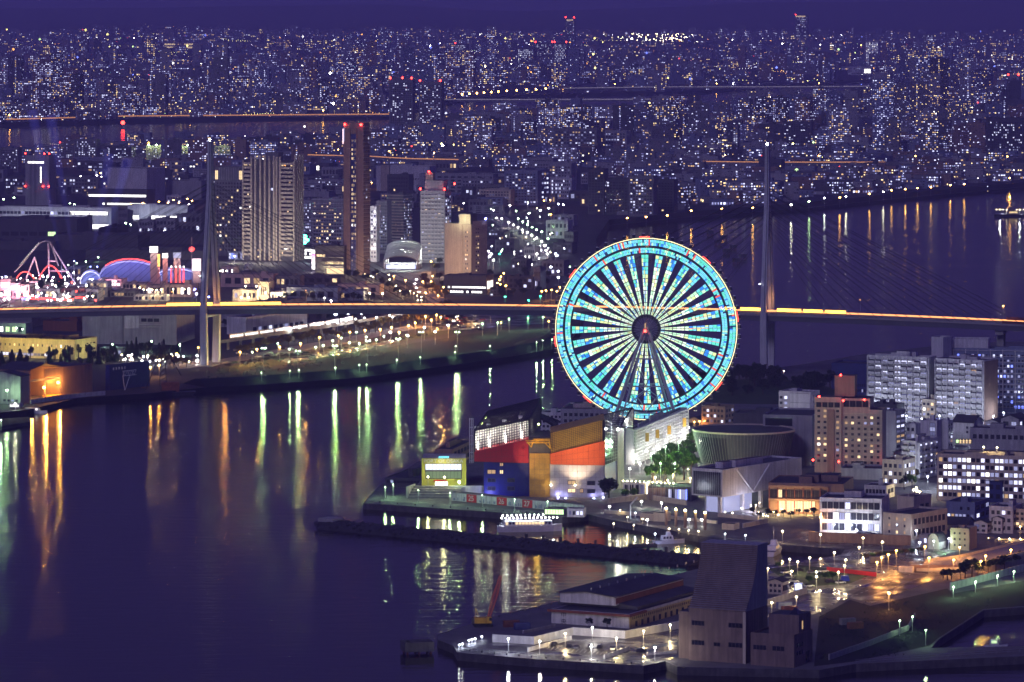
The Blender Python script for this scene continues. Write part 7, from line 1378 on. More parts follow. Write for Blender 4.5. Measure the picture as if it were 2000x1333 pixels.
# ---- works and flats behind the park
def B4(nm, lb, x0, x1, x2, y0, y1, wall, **k): (ax, ay), (bx_, by), (cx_, _) = c4(x0, y0), c4(x1, y1), c4(x2, 0); return bld(nm, lb, ax, bx_, cx_, by, ay, k.pop('th', 16), wall, **k)
t = B4('office_tower', 'pale tower with white lit top sign and lit shaft strip at the left', 165, 320, 348, 180, 505, 'grey_wall', units=1, D=22, L=[W(4, 1, .1, .78, .84, .89, .95, .8, 1, 'white'), W(1, 5, .62, .68, .45, .78, .9, .9, 1, 'white'), PANEL('mid_grey', .18, .28, 0, .82, d=.2), PANEL('mid_grey', .36, .46, 0, .82, d=.2)])
red_tips(t[0], [(-t[1], 0, t[3]+2), (0, 0, t[3]+2), (-t[1]*.2, 0, t[3]+2), (-t[1]*.25, -1, t[3]*.38), (0, -1, t[3]*.38), (-t[1], -1, t[3]*.38)], .9)
B4('flats', 'dim wide flats left of the pale tower', 0, 118, 130, 130, 290, 'mid_grey', D=14, L=[W(10, 10, lit=.22, pal='cool')]); B4('low_flats', 'low dark block with lit first floor below the dim flats', 30, 165, 175, 320, 430, 'dark_grey', D=14, L=[W(8, 4, lit=.4, pal='cool')])
B4('flats', 'broad flats with dotted windows right of the pale tower, right half', 480, 628, 640, 75, 245, 'mid_grey', D=14, L=[W(12, 11, lit=.42, pal='cool')]); B4('flats', 'broad flats with dotted windows right of the pale tower, left half', 370, 478, 486, 115, 240, 'mid_grey', D=14, L=[W(9, 9, lit=.35, pal='cool')])
B4('flats', 'dark flats with a white corridor stack right of the dotted flats', 705, 855, 945, 125, 245, 'dark_grey', D=16, L=[W(10, 8, lit=.3, pal='cool'), W(1, 8, .0, .06, lit=1)], R=[W(3, 8, lit=.6, pal='cool')])
t = B4('flats', 'long flats washed yellow-green by roof floodlights left of the pylon head', 950, 1250, 1262, 118, 242, 'grey_wall', D=14, L=[W(24, 8, lit=.5, pal='mix', wr=.5), LEDGE(8, m='cream_wall')])
for k in range(6): point_light(t[0], (-t[1]*(.08+.17*k), -9, t[3]+3), (.8, 1, .3), 6000, .6, 'roof_flood'); mb = MB(); mb.ball((-t[1]*(.08+.17*k), -2, t[3]+1), 1.1, 'l_green', 6, 4); mb.build('roof_lamp', t[0])
t = B4('flats', 'yellow-green lit flats immediately right of the pylon head', 1395, 1500, 1510, 120, 238, 'grey_wall', D=14, L=[W(10, 8, lit=.5, pal='mix')]); point_light(t[0], (-t[1]*.5, -9, t[3]+3), (.8, 1, .3), 6000, .6, 'roof_flood')
B4('grey_block', 'huge blank lavender factory block left of the pylon', 700, 955, 1075, 265, 480, 'white_wall', th=30, units=0); B4('grey_block', 'blank low factory block between the huge block and the pylon', 1078, 1310, 1330, 345, 470, 'grey_wall', D=30, units=1)
B4('works_hall', 'low dark hall with two bright window bands before the huge block', 570, 958, 970, 405, 510, 'dark_grey', D=25, L=[W(26, 1, .02, .98, .55, .72, .95, .8, 1, 'white'), W(18, 1, .25, .98, .04, .18, .95, .8, .95, 'white')], units=0)
B4('works_block', 'grey works with lit window rows left of the huge block', 380, 640, 690, 325, 430, 'mid_grey', L=[W(12, 4, lit=.35, pal='cool')], D=20)
t = B4('white_factory', 'long white factory with a bright lit strip of windows across the left', -20, 725, 740, 522, 660, 'white_wall', D=20, L=[W(30, 1, .02, .98, .62, .85, .8, .6, .35, 'cool'), W(8, 1, .64, .97, .66, .84, .95, .9, 1, 'white'), W(10, 1, .66, .98, .0, .22, .98, .9, 1, 'white'), W(5, 1, .47, .56, .3, .5, .9, .6, 1, 'cool'), W(12, 1, .0, .3, .12, .3, .8, .6, .6, 'cool')], units=5)
for k in range(6): point_light(t[0], (-t[1]*(.08+.16*k), -16, 12), (.72, .8, 1), 3500, .8, 'yard_light')
t = B4('white_factory', 'white factory with a bright loading bay right of the long white factory', 830, 1222, 1240, 505, 612, 'white_wall', D=20, L=[W(12, 1, .4, .98, .1, .36, .95, .9, 1, 'white'), W(4, 1, .0, .2, .1, .36, .95, .9, 1, 'white'), PANEL('white_paint', .2, .38, .0, 1.05, d=2)], units=3)
for k in range(4): point_light(t[0], (-t[1]*(.1+.25*k), -14, 10), (.72, .8, 1), 3000, .8, 'yard_light')
X, Y, z = at(*c4(585, 690)); t = thing('chimney', 'dark round chimney before the long white factory', 'chimney', (X, Y, z)); mb = MB(); mb.tube((0, 0, 0), (0, 0, (690-570)/3.333*Y/F), 2.8, 'dark_grey', 12, 2.5); mb.build('stack', t); mb = MB(); mb.tube((0, 0, (690-570)/3.333*Y/F-1), (0, 0, (690-570)/3.333*Y/F+.4), 2.9, 'black_steel', 12); mb.build('rim', t)
for i, p_ in enumerate(((25, 465), (92, 455), (455, 490), (485, 500), (850, 630), (820, 620))): lamp(*c4(*p_), 'green', 8, 7000, 1.0, label='green-white lamp over the white factories at the left', group='factory green lamps')
for i, p_ in enumerate(((850, 495), (1035, 480), (1095, 488), (1130, 470), (1165, 488), (1220, 462), (1250, 475), (930, 490), (655, 295), (565, 230), (610, 230))): lamp(*c4(*p_), 'orange', 8, 6000, .9, label='orange lamp among the factories left of the pylon', group='factory orange lamps')
for i, p_ in enumerate(((525, 315), (595, 320), (660, 320), (630, 310), (1230, 498), (1070, 670), (1190, 270))): lamp(*c4(*p_), 'white', 8, 5000, .9, label='white lamp among the factories at the left', group='factory white lamps')
for i, (x0, x1, y0, y1) in enumerate(((760, 830, 540, 640), (900, 1000, 600, 690), (1010, 1140, 590, 690), (1150, 1310, 560, 690), (1085, 1180, 440, 495), (730, 800, 640, 690))): B4('small_works', ['grey block between the two white factories', 'pale low works below the loading bay', 'pale works with small windows before the loading bay', 'dim long works left of the pylon shaft', 'pale gabled works left of the pylon shaft', 'dark shed behind the chimney'][i], x0, x1, x1+20, y0, y1, ['mid_grey', 'grey_wall', 'grey_wall', 'mid_grey', 'white_wall', 'dark_grey'][i], D=16, L=[W(5, 2, lit=.2)])
# ================================================================== HOTELS AND FLATS BY THE STATION
def B5(nm, lb, x0, x1, x2, y0, y1, wall, **k): (ax, ay), (bx_, by), (cx_, _) = c5(x0, y0), c5(x1, y1), c5(x2, 0); return bld(nm, lb, ax, bx_, cx_, by, ay, k.pop('th', 16), wall, **k)
t = B5('hotel', 'dim violet hotel slab with glowing top corners just right of the left pylon', 70, 262, 272, 375, 985, 'mid_grey', D=18, L=[W(9, 20, .04, .96, .05, .84, .5, .5, .13, 'warm'), FIN(8, .16, .84, .86, 1, w=1.2, d=.4, m='grey_wall'), W(1, 1, .0, .11, .86, .97, .9, .9, 1, 'warmall'), W(2, 1, .84, 1.0, .86, .97, .9, .9, 1, 'warmall')], units=0)
lamp(*c5(205, 985), 'blue', 5, 6000, 1.0, label='violet lamp cluster at the foot of the dim violet hotel'); bld('hotel_lobby', 'low blue-lit lobby at the foot of the dim violet hotel', *[c5(x, 0)[0] for x in (160, 262, 270)], c5(0, 1010)[1], c5(0, 955)[1], 12, 'blue_grey', D=12, L=[W(6, 1, lit=.8, pal='blue', wr=.85, hr=.8)], units=0)
# the big cream hotel with fins
hb = B5('hotel', 'wide cream hotel tower with balcony bands and tall white fins right of the pylon', 264, 612, 672, 330, 1020, 'dark_grey', th=22, units=0, R=[FIN(4, .05, .95, 0, 1.06, w=1.4, d=.8, m='cream_wall')],
    L=[LEDGE(22, 0, .15, .06, .97, m='cream_wall', d=.9, h=2.0), LEDGE(22, .74, .98, .06, .97, m='cream_wall', d=.9, h=2.0), FIN(1, .165, .24, .0, 1.04, w=1.6, d=1.2, m='cream_wall'), FIN(3, .34, .61, .0, 1.05, w=1.6, d=1.2, m='cream_wall'), FIN(1, .66, .73, 0, 1.04, w=1.7, d=1.2, m='cream_wall'), FIN(1, -.0, 1.0, 0, 1, w=1.2, d=1.1, m='cream_wall'),
       W(4, 1, .01, .15, .945, .975, .8, .8, .7, 'orange'), W(5, 1, .75, .97, .945, .975, .8, .8, .6, 'orange'), W(4, 22, .0, .15, .06, .97, .8, .3, .03, 'warm'), W(6, 22, .75, .97, .06, .97, .8, .3, .03, 'warm'), W(8, 3, .2, .7, .02, .12, .5, .4, .4, 'warm'), W(2, 1, .5, .6, .7, .73, .8, .8, .9, 'cool')])
for k in range(3): point_light(hb[0], (-hb[1]*(.15+.35*k), -38, 10), (1, .88, .74), 24000, 1.5, 'hotel_flood')
point_light(hb[0], (25, -20, 8), (.8, .8, 1), 12000, 1.5, 'hotel_flood')
mb = MB(); mb.box(-hb[1]*.62, -hb[1]*.36, 6, 16, hb[3]-1, hb[3]+7, 'mid_grey', 'roof_dark'); mb.build('roof_house', hb[0])
# the tallest tower
ht = B5('hotel', 'tallest dark slender hotel tower with red roof lamps and a lit window column', 950, 1086, 1130, 72, 1115, 'brown_wall', th=24, units=0, L=[W(3, 30, .4, .64, .02, .90, .8, .55, .7, 'warm'), PANEL('navy_wall', .34, .67, .0, .93, d=.05), FIN(1, .34, .67, 0, .97, w=.8, d=.8, m='brown_wall'), W(1, 1, .0, .05, .88, .97, .9, 1, 1, 'dim')], R=[LEDGE(36, m='beige_wall', d=.8, h=.8), W(3, 34, lit=.1)])
red_tips(ht[0], [(-ht[1]*.92, -.5, ht[3]-1.5), (-ht[1]*.1, -.5, ht[3]-1.5)], 1.1); mb = MB(); mb.box(-ht[1]-.6, -ht[1]-.1, -.6, .2, ht[3]*.86, ht[3]*.96, 'lit_pink'); mb.build('light_bar', ht[0])
point_light(ht[0], (-ht[1]*.5, -30, 8), (1, .7, .45), 15000, 1.5, 'hotel_flood')
B5('flats', 'broad balconied flats with warm windows between the two hotel towers', 732, 948, 960, 590, 920, 'grey_wall', D=16, L=[W(11, 12, lit=.3, pal='warm', wr=.6, hr=.45), LEDGE(12, m='white_wall', d=.8, h=.8)]); B5('flats', 'narrow flats with white landings left of the broad balconied flats', 672, 730, 738, 600, 905, 'grey_wall', D=14, L=[W(4, 12, lit=.6, pal='cool', wr=.6), LEDGE(12, m='white_wall', d=.6, h=.6)])
B5('works', 'lavender works block with lit rows behind the broad flats', 705, 948, 960, 465, 560, 'grey_wall', D=30, L=[W(14, 4, .3, .98, .3, .95, lit=.35, pal='cool')]); B5('works', 'low pale works roof behind the broad flats, left', 675, 850, 860, 540, 600, 'grey_wall', D=25)
ar = B5('shopping_arcade', 'warm lit shopping arcade with curved terraces between the hotel towers', 755, 955, 965, 915, 1115, 'dark_grey', D=20, L=[W(9, 1, .4, .98, .02, .26, .9, .8, 1, 'warmall'), W(9, 1, .35, .98, .36, .5, .9, .7, .9, 'warm'), W(3, 1, .05, .35, .62, .72, .9, .8, 1, 'warmall'), LEDGE(2, .3, 1, .3, .62, m='mid_grey', d=2.5, h=.8)])
for k in range(3): point_light(ar[0], (-ar[1]*(.15+.25*k), -8, 5), (1, .8, .45), 6000, .6, 'shop_light')
X, Y, z = at(*c5(750, 1090)); t = thing('neon_tower', 'bright white and pink neon sign tower left of the arcade', 'sign', (X, Y, z)); mb = MB(); mb.box(-2.4, 2.4, 0, 3, 0, 20, 'dark_grey'); mb.build('tower', t)
for k, m_ in enumerate(('w_white', 'w_white', 'lit_pink', 'neon_pink', 'w_white')): mb = MB(); mb.box(-2.2, 2.2, -.2, 0, 2+k*3.5, 5+k*3.5, m_); mb.build('neon_panel', t)
point_light(t, (0, -6, 10), (1, .85, .95), 14000, 1, 'neon_light')
X, Y, z = at(*c5(685, 1000)); t = thing('neon_sign', 'green clover-shaped neon sign beside the cream hotel', 'sign', (X, Y, z)); mb = MB(); mb.tube((0, 0, 0), (0, 0, 14), .4, 'steel', 5); mb.build('post', t); mb = MB()
for x, z_ in ((-2, 17), (2, 17), (0, 20), (0, 15)): mb.ball((x, 0, z_), 2.0, 'l_emerald', 8, 5)
mb.build('clover', t); bld('neon_shop', 'pink lit shop front below the clover sign', *[c5(x, 0)[0] for x in (680, 735, 740)], c5(0, 1010)[1], c5(0, 925)[1], 10, 'mid_grey', D=10, L=[W(3, 3, lit=.9, pal='white', wr=.8, hr=.7)], units=0)
# backlot sets above the bridge
for i, (x0, x1, y0, y1, w_, nm) in enumerate(((110, 470, 1110, 1200, 'pink_wall', 'tan backlot hall with a scalloped parapet right of the pylon'), (480, 650, 1120, 1200, 'mid_grey', 'dark backlot hall behind the bridge'), (640, 930, 1120, 1180, 'dark_grey', 'low flat backlot roof behind the bridge'), (560, 910, 1200, 1295, 'blue_grey', 'lavender backlot hall above the deck'), (910, 1195, 1180, 1250, 'pink_wall', 'tan backlot hall with one wall lamp'), (880, 1085, 1220, 1290, 'blue_grey', 'bluish backlot hall before the tan hall'), (190, 360, 1215, 1290, 'cream_wall', 'floodlit cream set facade above the orange strip'), (365, 440, 1160, 1285, 'cream_wall', 'tall floodlit cream set facade'), (450, 560, 1230, 1290, 'white_wall', 'white lit set facade with pink lamps'), (110, 200, 1060, 1110, 'pink_wall', 'tan domed kiosk right of the pylon leg'), (270, 300, 1045, 1080, 'white_wall', 'small pointed white turret behind the backlot'))):
    t = B5('backlot_hall', nm, x0, x1, x1+8, y0, y1, w_, D=18, L=[W(5, 1, lit=.3, pal='warm')], units=1, th=10, parapet=.5)
    if i in (6, 7, 8): point_light(t[0], (-t[1]*.5, -9, 5), (1, .75, .45), 16000, .6, 'set_flood')
for i, p_ in enumerate(((820, 1270), (865, 1290), (230, 1235), (280, 1190), (355, 1190), (1130, 1235), (1218, 1240), (520, 1250), (545, 1265), (500, 1245), (250, 1265), (110, 1085), (150, 1085), (300, 1265))): lamp(*c5(*p_), 'warm' if i not in (0, 1) else 'white', 6, 5000, .7, label='lamp lighting the studio backlot walls above the bridge deck', group='backlot lamps')
for i in range(14): tree(*c5(560+i*46, 1300-rp_.uniform(0, 16)), rp_.uniform(5, 8), rp_.uniform(5, 7), 'leaf_dark', 'dark tree behind the bridge deck at the backlot', 'backlot trees')
# right cluster
def B6(nm, lb, x0, x1, x2, y0, y1, wall, **k): (ax, ay), (bx_, by), (cx_, _) = c6b(x0, y0), c6b(x1, y1), c6b(x2, 0); return bld(nm, lb, ax, bx_, cx_, by, ay, k.pop('th', 16), wall, **k)
B6('factory', 'long white factory with a lit tower window right of the tallest tower', 205, 588, 600, 168, 350, 'white_wall', D=30, L=[W(1, 1, .1, .2, .82, .92, .9, .8, 1, 'warmall'), W(10, 1, .55, .98, .45, .55, .5, .7, .2), PANEL('beige_wall', .09, .25, .0, 1.05, d=2.5)], units=2)
B6('dark_flats', 'dark flats block before the long white factory', 282, 440, 452, 228, 420, 'dark_grey', D=18, L=[W(8, 6, lit=.08, pal='warm')]); 
cv = B6('curved_flats', 'grey banded flats with dense balconies right of the tallest tower', 280, 400, 462, 368, 765, 'mid_grey', th=28, L=[LEDGE(17, m='cream_wall', d=.9, h=1.1), W(10, 17, lit=.06, pal='warm', wr=.5)], R=[W(6, 17, lit=.5, pal='cool', wr=.5), LEDGE(17, m='white_wall', d=.8, h=.5)]); B6('curved_flats', 'pale lit wing of the banded flats on its left', 205, 282, 288, 415, 800, 'grey_wall', D=14, L=[W(5, 16, lit=.35, pal='cool'), LEDGE(16, m='white_wall', d=.6, h=.6)])
B6('slim_house', 'slim white floodlit tower between the tallest tower and the banded flats', 160, 205, 225, 455, 860, 'white_wall', D=10, L=[W(2, 12, lit=.4, pal='white')], units=1)
t = bpy.data.objects['slim_house']; point_light(t, (-3, -12, 10), (1, .85, .75), 9000, 1, 'house_flood'); point_light(t, (-3, -10, 40), (.9, .9, 1), 6000, 1, 'house_flood')
af = B6('flats_tower', 'grey apartment tower with balcony rows and red roof lamps left of the brown hotel', 522, 700, 722, 345, 868, 'grey_wall', D=20, L=[BAL(7, 18, z0=.04, lit=.25, pal='mix', wr=.6, hr=.5, bd=1.2, ph=.35)], R=[W(3, 18, lit=.5, pal='cool')], units=0)
mb = MB(); mb.box(-af[1]*.85, -af[1]*.1, 3, 16, af[3]-.88, af[3]+9, 'grey_wall', 'roof_dark'); mb.build('upper_floors', af[0]); mb = MB(); mb.box(-af[1]*.85, -af[1]*.55, 5, 12, af[3]+9, af[3]+16, 'beige_wall', 'roof_dark'); mb.build('lift_house', af[0])
red_tips(af[0], [(-af[1]*.7, 4, af[3]+17), (-af[1], 0, af[3]+1.5), (-.5, 0, af[3]+1.5), (6, 10, af[3]+6)], 1.0)
bh = B6('brown_hotel', 'plain tan hotel block with a pale sign box on top before the banded tower', 700, 890, 1005, 588, 960, 'beige_wall', th=32, units=0, L=[W(4, 10, .08, .28, .05, .88, .5, .35, .4, 'warm'), W(2, 9, .76, .88, .1, .9, .6, .35, .4, 'warm'), PANEL('beige_wall', .0, .66, 0, 1.02, d=.6)], R=[W(2, 12, .25, .5, .06, .95, .5, .35, .2, 'warm')])
mb = MB(); mb.box(-bh[1]*.52, -bh[1]*.06, 2, 12, bh[3]-.88, bh[3]+9, 'dark_grey', 'roof_dark'); mb.build('sign_house', bh[0]); mb = MB(); mb.box(-bh[1]*.5, -bh[1]*.08, 1.7, 2, bh[3]+.2, bh[3]+8.4, 'cream_wall'); mb.build('blank_sign', bh[0]); point_light(bh[0], (-bh[1]*.3, -8, bh[3]+4), (1, .95, .6), 9000, .8, 'sign_flood'); mb = MB(); mb.box(-.1, 0, bh[2]*.1, bh[2]*.98, bh[3], bh[3]+2.5, 'beige_wall'); mb.build('parapet_wall', bh[0])
mb = MB(); mb.ball((1, bh[2]*.85, bh[3]+4), 1.0, 'l_blue', 6, 4); mb.build('blue_roof_lamp', bh[0])
for k in range(2): point_light(bh[0], (-bh[1]*.5+k*26, -26, 9), (1, .68, .42), 20000, 1.2, 'hotel_flood')
pd_ = B6('hotel_podium', 'curved dark podium with white lit bands at the foot of the tan hotel', 690, 1000, 1052, 958, 1095, 'dark_grey', D=20, L=[W(18, 1, .1, .98, .3, .45, .9, .6, .9, 'white'), W(12, 1, .15, .9, .05, .2, .8, .7, .8, 'white')], R=[W(6, 1, lit=.9, pal='white')])
# station canopy: a white membrane vault
X, Y, z = at(*c6b(378, 915)); sc_ = thing('station_canopy', 'glowing white membrane vault of the station', 'station', (X, Y, z), radians(-6)); n_, w_, h, dp = 12, 15.5, 32.0, 30.0
def cpm(a_, y): return (-w_*cos(a_)/cos(pi*.1), y, 7+7*(sin(a_)-sin(pi*.1))+y*.42)
for j in range(8):
    mb = MB(); y0, y1 = dp*j/8+.2, dp*(j+1)/8-.2
    for i in range(n_):
        a0, a1 = pi*(.1+.8*i/n_), pi*(.1+.8*(i+1)/n_); q_ = [cpm(a0, y0), cpm(a1, y0), cpm(a1, y1), cpm(a0, y1)]
        mb.hexa(q_, [(p[0], p[1], p[2]+.4) for p in q_], 'membrane')
    mb.build('membrane_panel', sc_)
for j in range(0, 9, 4):
    mb = MB()
    for i in range(n_): mb.tube(cpm(pi*(.1+.8*i/n_), dp*j/8), cpm(pi*(.1+.8*(i+1)/n_), dp*j/8), .5, 'grey_wall', 6)
    mb.build('roof_arch', sc_)
for x in (-15, 15):
    for y in (1, dp/2, dp-1): mb = MB(); mb.tube((x, y, 0), (x, y, 7+y*.42), .8, 'grey_wall', 8); mb.build('column', sc_)
mb = MB(); mb.box(-13.5, 13.5, 3, dp, 0, 4.5, 'blue_grey', 'roof_grey'); mb.build('concourse', sc_); mb = MB(); mb.box(-13, 13, 2.8, 3, .6, 4, 'w_cool'); mb.build('lit_gate_line', sc_)
for x in (-8, 0, 8): point_light(sc_, (x, 6, 8.5), (.95, 1, .95), 16000, 1, 'canopy_light'); point_light(sc_, (x, 24, 17), (.95, 1, .92), 30000, 1.5, 'canopy_light')
for nm, lb, x0, x1, x2, y0, y1, w_, li in (('office', 'long lavender works behind the tan hotel', 515, 1048, 1060, 225, 370, 'grey_wall', .12), ('office', 'plain lavender block above the tan hotel with few windows', 815, 1050, 1062, 258, 400, 'grey_wall', .2), ('works', 'cream low works right of the lavender block', 945, 1175, 1190, 335, 455, 'cream_wall', .1), ('office', 'dark blue-grey office with lit floors above the lamp-lined road', 1140, 1265, 1460, 200, 440, 'blue_grey', .1), ('works', 'lavender-white works with striped front right of the dark office', 1462, 1615, 1629, 250, 405, 'white_wall', .3), ('store', 'fluted white silo block behind the striped works', 1455, 1620, 1629, 160, 300, 'white_wall', .0), ('works', 'tall lavender block top right of the dark office', 1325, 1480, 1490, 110, 215, 'grey_wall', .0)):
    B6('works' if nm == 'works' else nm, lb, x0, x1, x2, y0, y1, w_, D=None if 'dark blue' in lb else 26, th=34 if 'dark blue' in lb else 14, L=[W(10, 5, lit=li, pal='cool')]+([FIN(9, m='white_paint', w=1.5, d=.6)] if 'fluted' in lb else []), R=[W(10, 6, .05, .95, .1, .95, .7, .4, .7, 'cool')] if 'dark blue' in lb else [])
for i, (x0, x1, y0, y1, w_) in enumerate(((770, 960, 380, 460, 'dark_grey'), (870, 1010, 410, 500, 'mid_grey'), (1430, 1590, 560, 690, 'white_wall'), (1480, 1629, 520, 600, 'grey_wall'), (1560, 1629, 640, 760, 'mid_grey'), (1150, 1340, 965, 1060, 'dark_grey'), (1340, 1390, 900, 1060, 'mid_grey'), (1270, 1350, 755, 850, 'grey_wall'), (1020, 1150, 1060, 1110, 'dark_grey'), (1400, 1560, 850, 960, 'mid_grey'), (1010, 1130, 640, 700, 'dark_grey'), (1060, 1200, 700, 790, 'dark_grey'), (1180, 1290, 840, 910, 'dark_grey'), (1480, 1620, 720, 800, 'dark_grey'))):
    B6('depot', ['dark gabled depot behind the tan hotel roof', 'grey depot right of the dark gabled depot', 'greenish white house right of the lamp-lined road', 'grey shed above the greenish white house', 'grey block at the far end of the lamp-lined road', 'long dark brick depot left of the wheel rim', 'dark square tower beside the brick depot', 'green-lit small house inside the road bend', 'dark low depot left of the brick depot', 'grey yard building under dazzling lamps', 'dark shed left of the lamp-lined road', 'dark parking deck inside the road bend', 'dark hut below the parking deck', 'dark sheds behind the dazzling lamps'][i], x0, x1, x1+14, y0, y1, w_, D=18, L=[W(5, 2, lit=.3 if i in (2, 7, 5) else .12, pal='green' if i == 7 else 'cool')], units=1)
sheet('curved_road', [c6b(*p_) for p_ in ((1020, 470), (1080, 480), (1180, 560), (1300, 630), (1420, 710), (1470, 790), (1440, 850), (1380, 850), (1390, 790), (1340, 740), (1240, 680), (1120, 620), (1040, 560))], 'road_lit', .06)
lamps([c6b(*p_) for p_ in ((1050, 485), (1075, 540), (1110, 545), (1160, 570), (1195, 590), (1228, 608), (1260, 628), (1295, 645), (1327, 665), (1362, 685), (1400, 710), (1420, 740), (1430, 775), (1440, 800), (1365, 800))], 'white', 'warm white street lamp along the curving road behind the wheel', 'curving road lamps', nm='road_lamp', h=10, power=11000, r=.85)
lamps([c6b(*p_) for p_ in ((1215, 490), (1230, 545), (1262, 568), (1297, 588), (1330, 608), (1362, 625), (1400, 640), (1445, 690), (1310, 505))], 'green', 'green-white lamp beside the curving road behind the wheel', 'curving road green lamps', nm='road_lamp', h=10, power=8000, r=.8)
lamps([c6b(*p_) for p_ in ((1465, 895), (1520, 925), (1500, 800), (1520, 970), (1390, 485), (1450, 470), (1520, 440), (1555, 445))], 'cool', 'dazzling white yard lamp left of the wheel top', 'dazzling yard lamps', nm='yard_floodlight', h=10, power=9000, r=1.0)
lamps([c6b(*p_) for p_ in ((1015, 780), (1035, 800), (1050, 845), (1020, 820), (1170, 450), (1300, 430), (835, 435))], 'white', 'white lamp right of the tan hotel', 'tan hotel side lamps', h=8, power=7000, r=.8)
lamps([c6b(*p_) for p_ in ((1095, 800), (1390, 1105), (1135, 1110), (1305, 1135), (740, 505))], 'emerald', 'green lamp left of the wheel rim above the bridge', 'green rim-side lamps', h=8, power=3500, r=.7)
lamps([c6b(*p_) for p_ in ((1415, 415), (1460, 410), (1465, 515), (1125, 940), (1105, 965), (1095, 985), (1080, 1010), (1140, 1030), (1100, 1020), (1530, 1040), (1470, 1060), (1430, 1065), (1400, 1070), (1510, 1070), (170, 285), (240, 80), (360, 95))], 'orange', 'orange lamp in the yards left of the wheel', 'yard orange lamps', h=8, power=5500, r=.7)
lamp_mass([(*c6b(rp_.uniform(1010, 1620), rp_.uniform(470, 900)), rp_.choice(('white', 'cool', 'green', 'warm'))) for i in range(46)], 'yard_lights', 'scatter of tiny lamps in the yards between the tan hotel and the wheel', 6, 700, .4)
for i in range(40): car(*c6b(rp_.uniform(1030, 1260), rp_.uniform(620, 820)), rp_.uniform(0, 40), rp_.choice(('car_dark', 'car_silver', 'car_white')), 'small car in the dark car park right of the tan hotel', 'tan hotel car park cars')
for i in range(24): tree(*c6b(rp_.uniform(1000, 1480), rp_.uniform(960, 1130)), rp_.uniform(6, 9), rp_.uniform(6, 9), 'leaf_dark', 'dark tree left of the wheel above the bridge', 'rim-side trees')
# ---- low houses filling the middle distance on the left
fill = []
for i in range(210):
    px, py = rp_.uniform(-10, 1160), rp_.uniform(332, 420)
    if px < 400 and py > 385: continue
    if 960 < px < 1120 and py > 400: continue
    fill.append((py, px))
fill.sort()
for i, (py, px) in enumerate(fill):
    w_ = rp_.uniform(12, 34)*F/far(px, py)[1]; h_ = rp_.uniform(6, 15)*F/far(px, py)[1]
    bld('low_block', None, px-w_/2, px+w_/2, px+w_/2+5, py, py-h_, rp_.uniform(4, 26), rp_.choice(('mid_grey', 'dark_grey', 'grey_wall', 'blue_grey', 'dark_grey')), D=rp_.uniform(10, 20), L=[W(rp_.randint(3, 7), rp_.randint(1, 4), lit=rp_.choice((.1, .25, .5)), pal=rp_.choice(('cool', 'mix', 'warm')))], units=0, parapet=.4, group='low blocks of the left middle distance')
lows = sorted([o for o in bpy.data.objects if o.name.startswith('low_block')], key=lambda o: o.location.x/o.location.y)
bands = [(150, 'left of the pale tower'), (330, 'around the huge blank factory'), (470, 'near the left pylon head'), (660, 'behind the cream hotel'), (760, 'behind the tallest tower'), (900, 'behind the banded flats'), (1040, 'behind the tan hotel'), (1300, 'at the head of the curving road')]
for o in lows:
    px = 1000+F*o.location.x/o.location.y; dep = 'farther' if o.location.y > 5600 else 'nearer'
    wm = next(c for c in o.children if c.name.startswith('wall')).data.materials[0].name
    o['label'] = {'mid_grey': 'grey', 'dark_grey': 'dark', 'grey_wall': 'pale', 'blue_grey': 'bluish'}[wm]+' low block '+next(t for e, t in bands if px < e)+', '+dep+' rows'
lab = {}
for o in lows: lab.setdefault(o['label'], []).append(o)
for l, os_ in lab.items():
    if len(os_) > 1:
        for k, o in enumerate(os_): o['label'] = l+', '+['leftmost', 'second', 'third', 'fourth', 'fifth', 'sixth', 'seventh', 'eighth', 'ninth', 'tenth', 'eleventh', 'twelfth', 'thirteenth', 'fourteenth', 'fifteenth', 'sixteenth', 'seventeenth', 'eighteenth', 'nineteenth', 'twentieth'][min(k, 19)]+(' from left' if k else '')

# searchlights: beam light put into cones of faintly glowing volume
m, nt_, p = new_mat('lit_air'); nt_.nodes.remove(p); v = nt_.nodes.new('ShaderNodeEmission'); v.inputs[0].default_value = (.12, .12, 1, 1); v.inputs[1].default_value = .011; nt_.links.new(v.outputs[0], nt_.nodes['Material Output'].inputs['Volume'])
for i, (b_, e) in enumerate((((120, 514), (62, 215)), ((145, 513), (98, 225)), ((177, 524), (214, 300)), ((190, 524), (250, 310)))):
    p0, p1 = PP(*b_, 3860), PP(*e, 3860); t = thing('searchlight', ['leftmost', 'second', 'third', 'rightmost'][i]+' blue searchlight with a faint beam rising from the theme park', 'searchlight', (p0[0], p0[1], LAND), 0, 'searchlights'); z0 = p0[2]-LAND
    mb = MB(); mb.tube((0, 0, 0), (0, 0, z0), .5, 'steel', 6); mb.tube((0, 0, z0-.5), (0, 0, z0+.8), .9, 'dark_grey', 8); mb.ball((0, 0, z0+.9), .6, 'l_blue', 6, 4); mb.build('lamp_body', t)
    mb = MB(); mb.tube((0, 0, z0+1.6), (p1[0]-p0[0], 0, p1[2]-LAND), 1.0, 'lit_air', 12, 5.0); mb.build('beam', t, 'stuff')
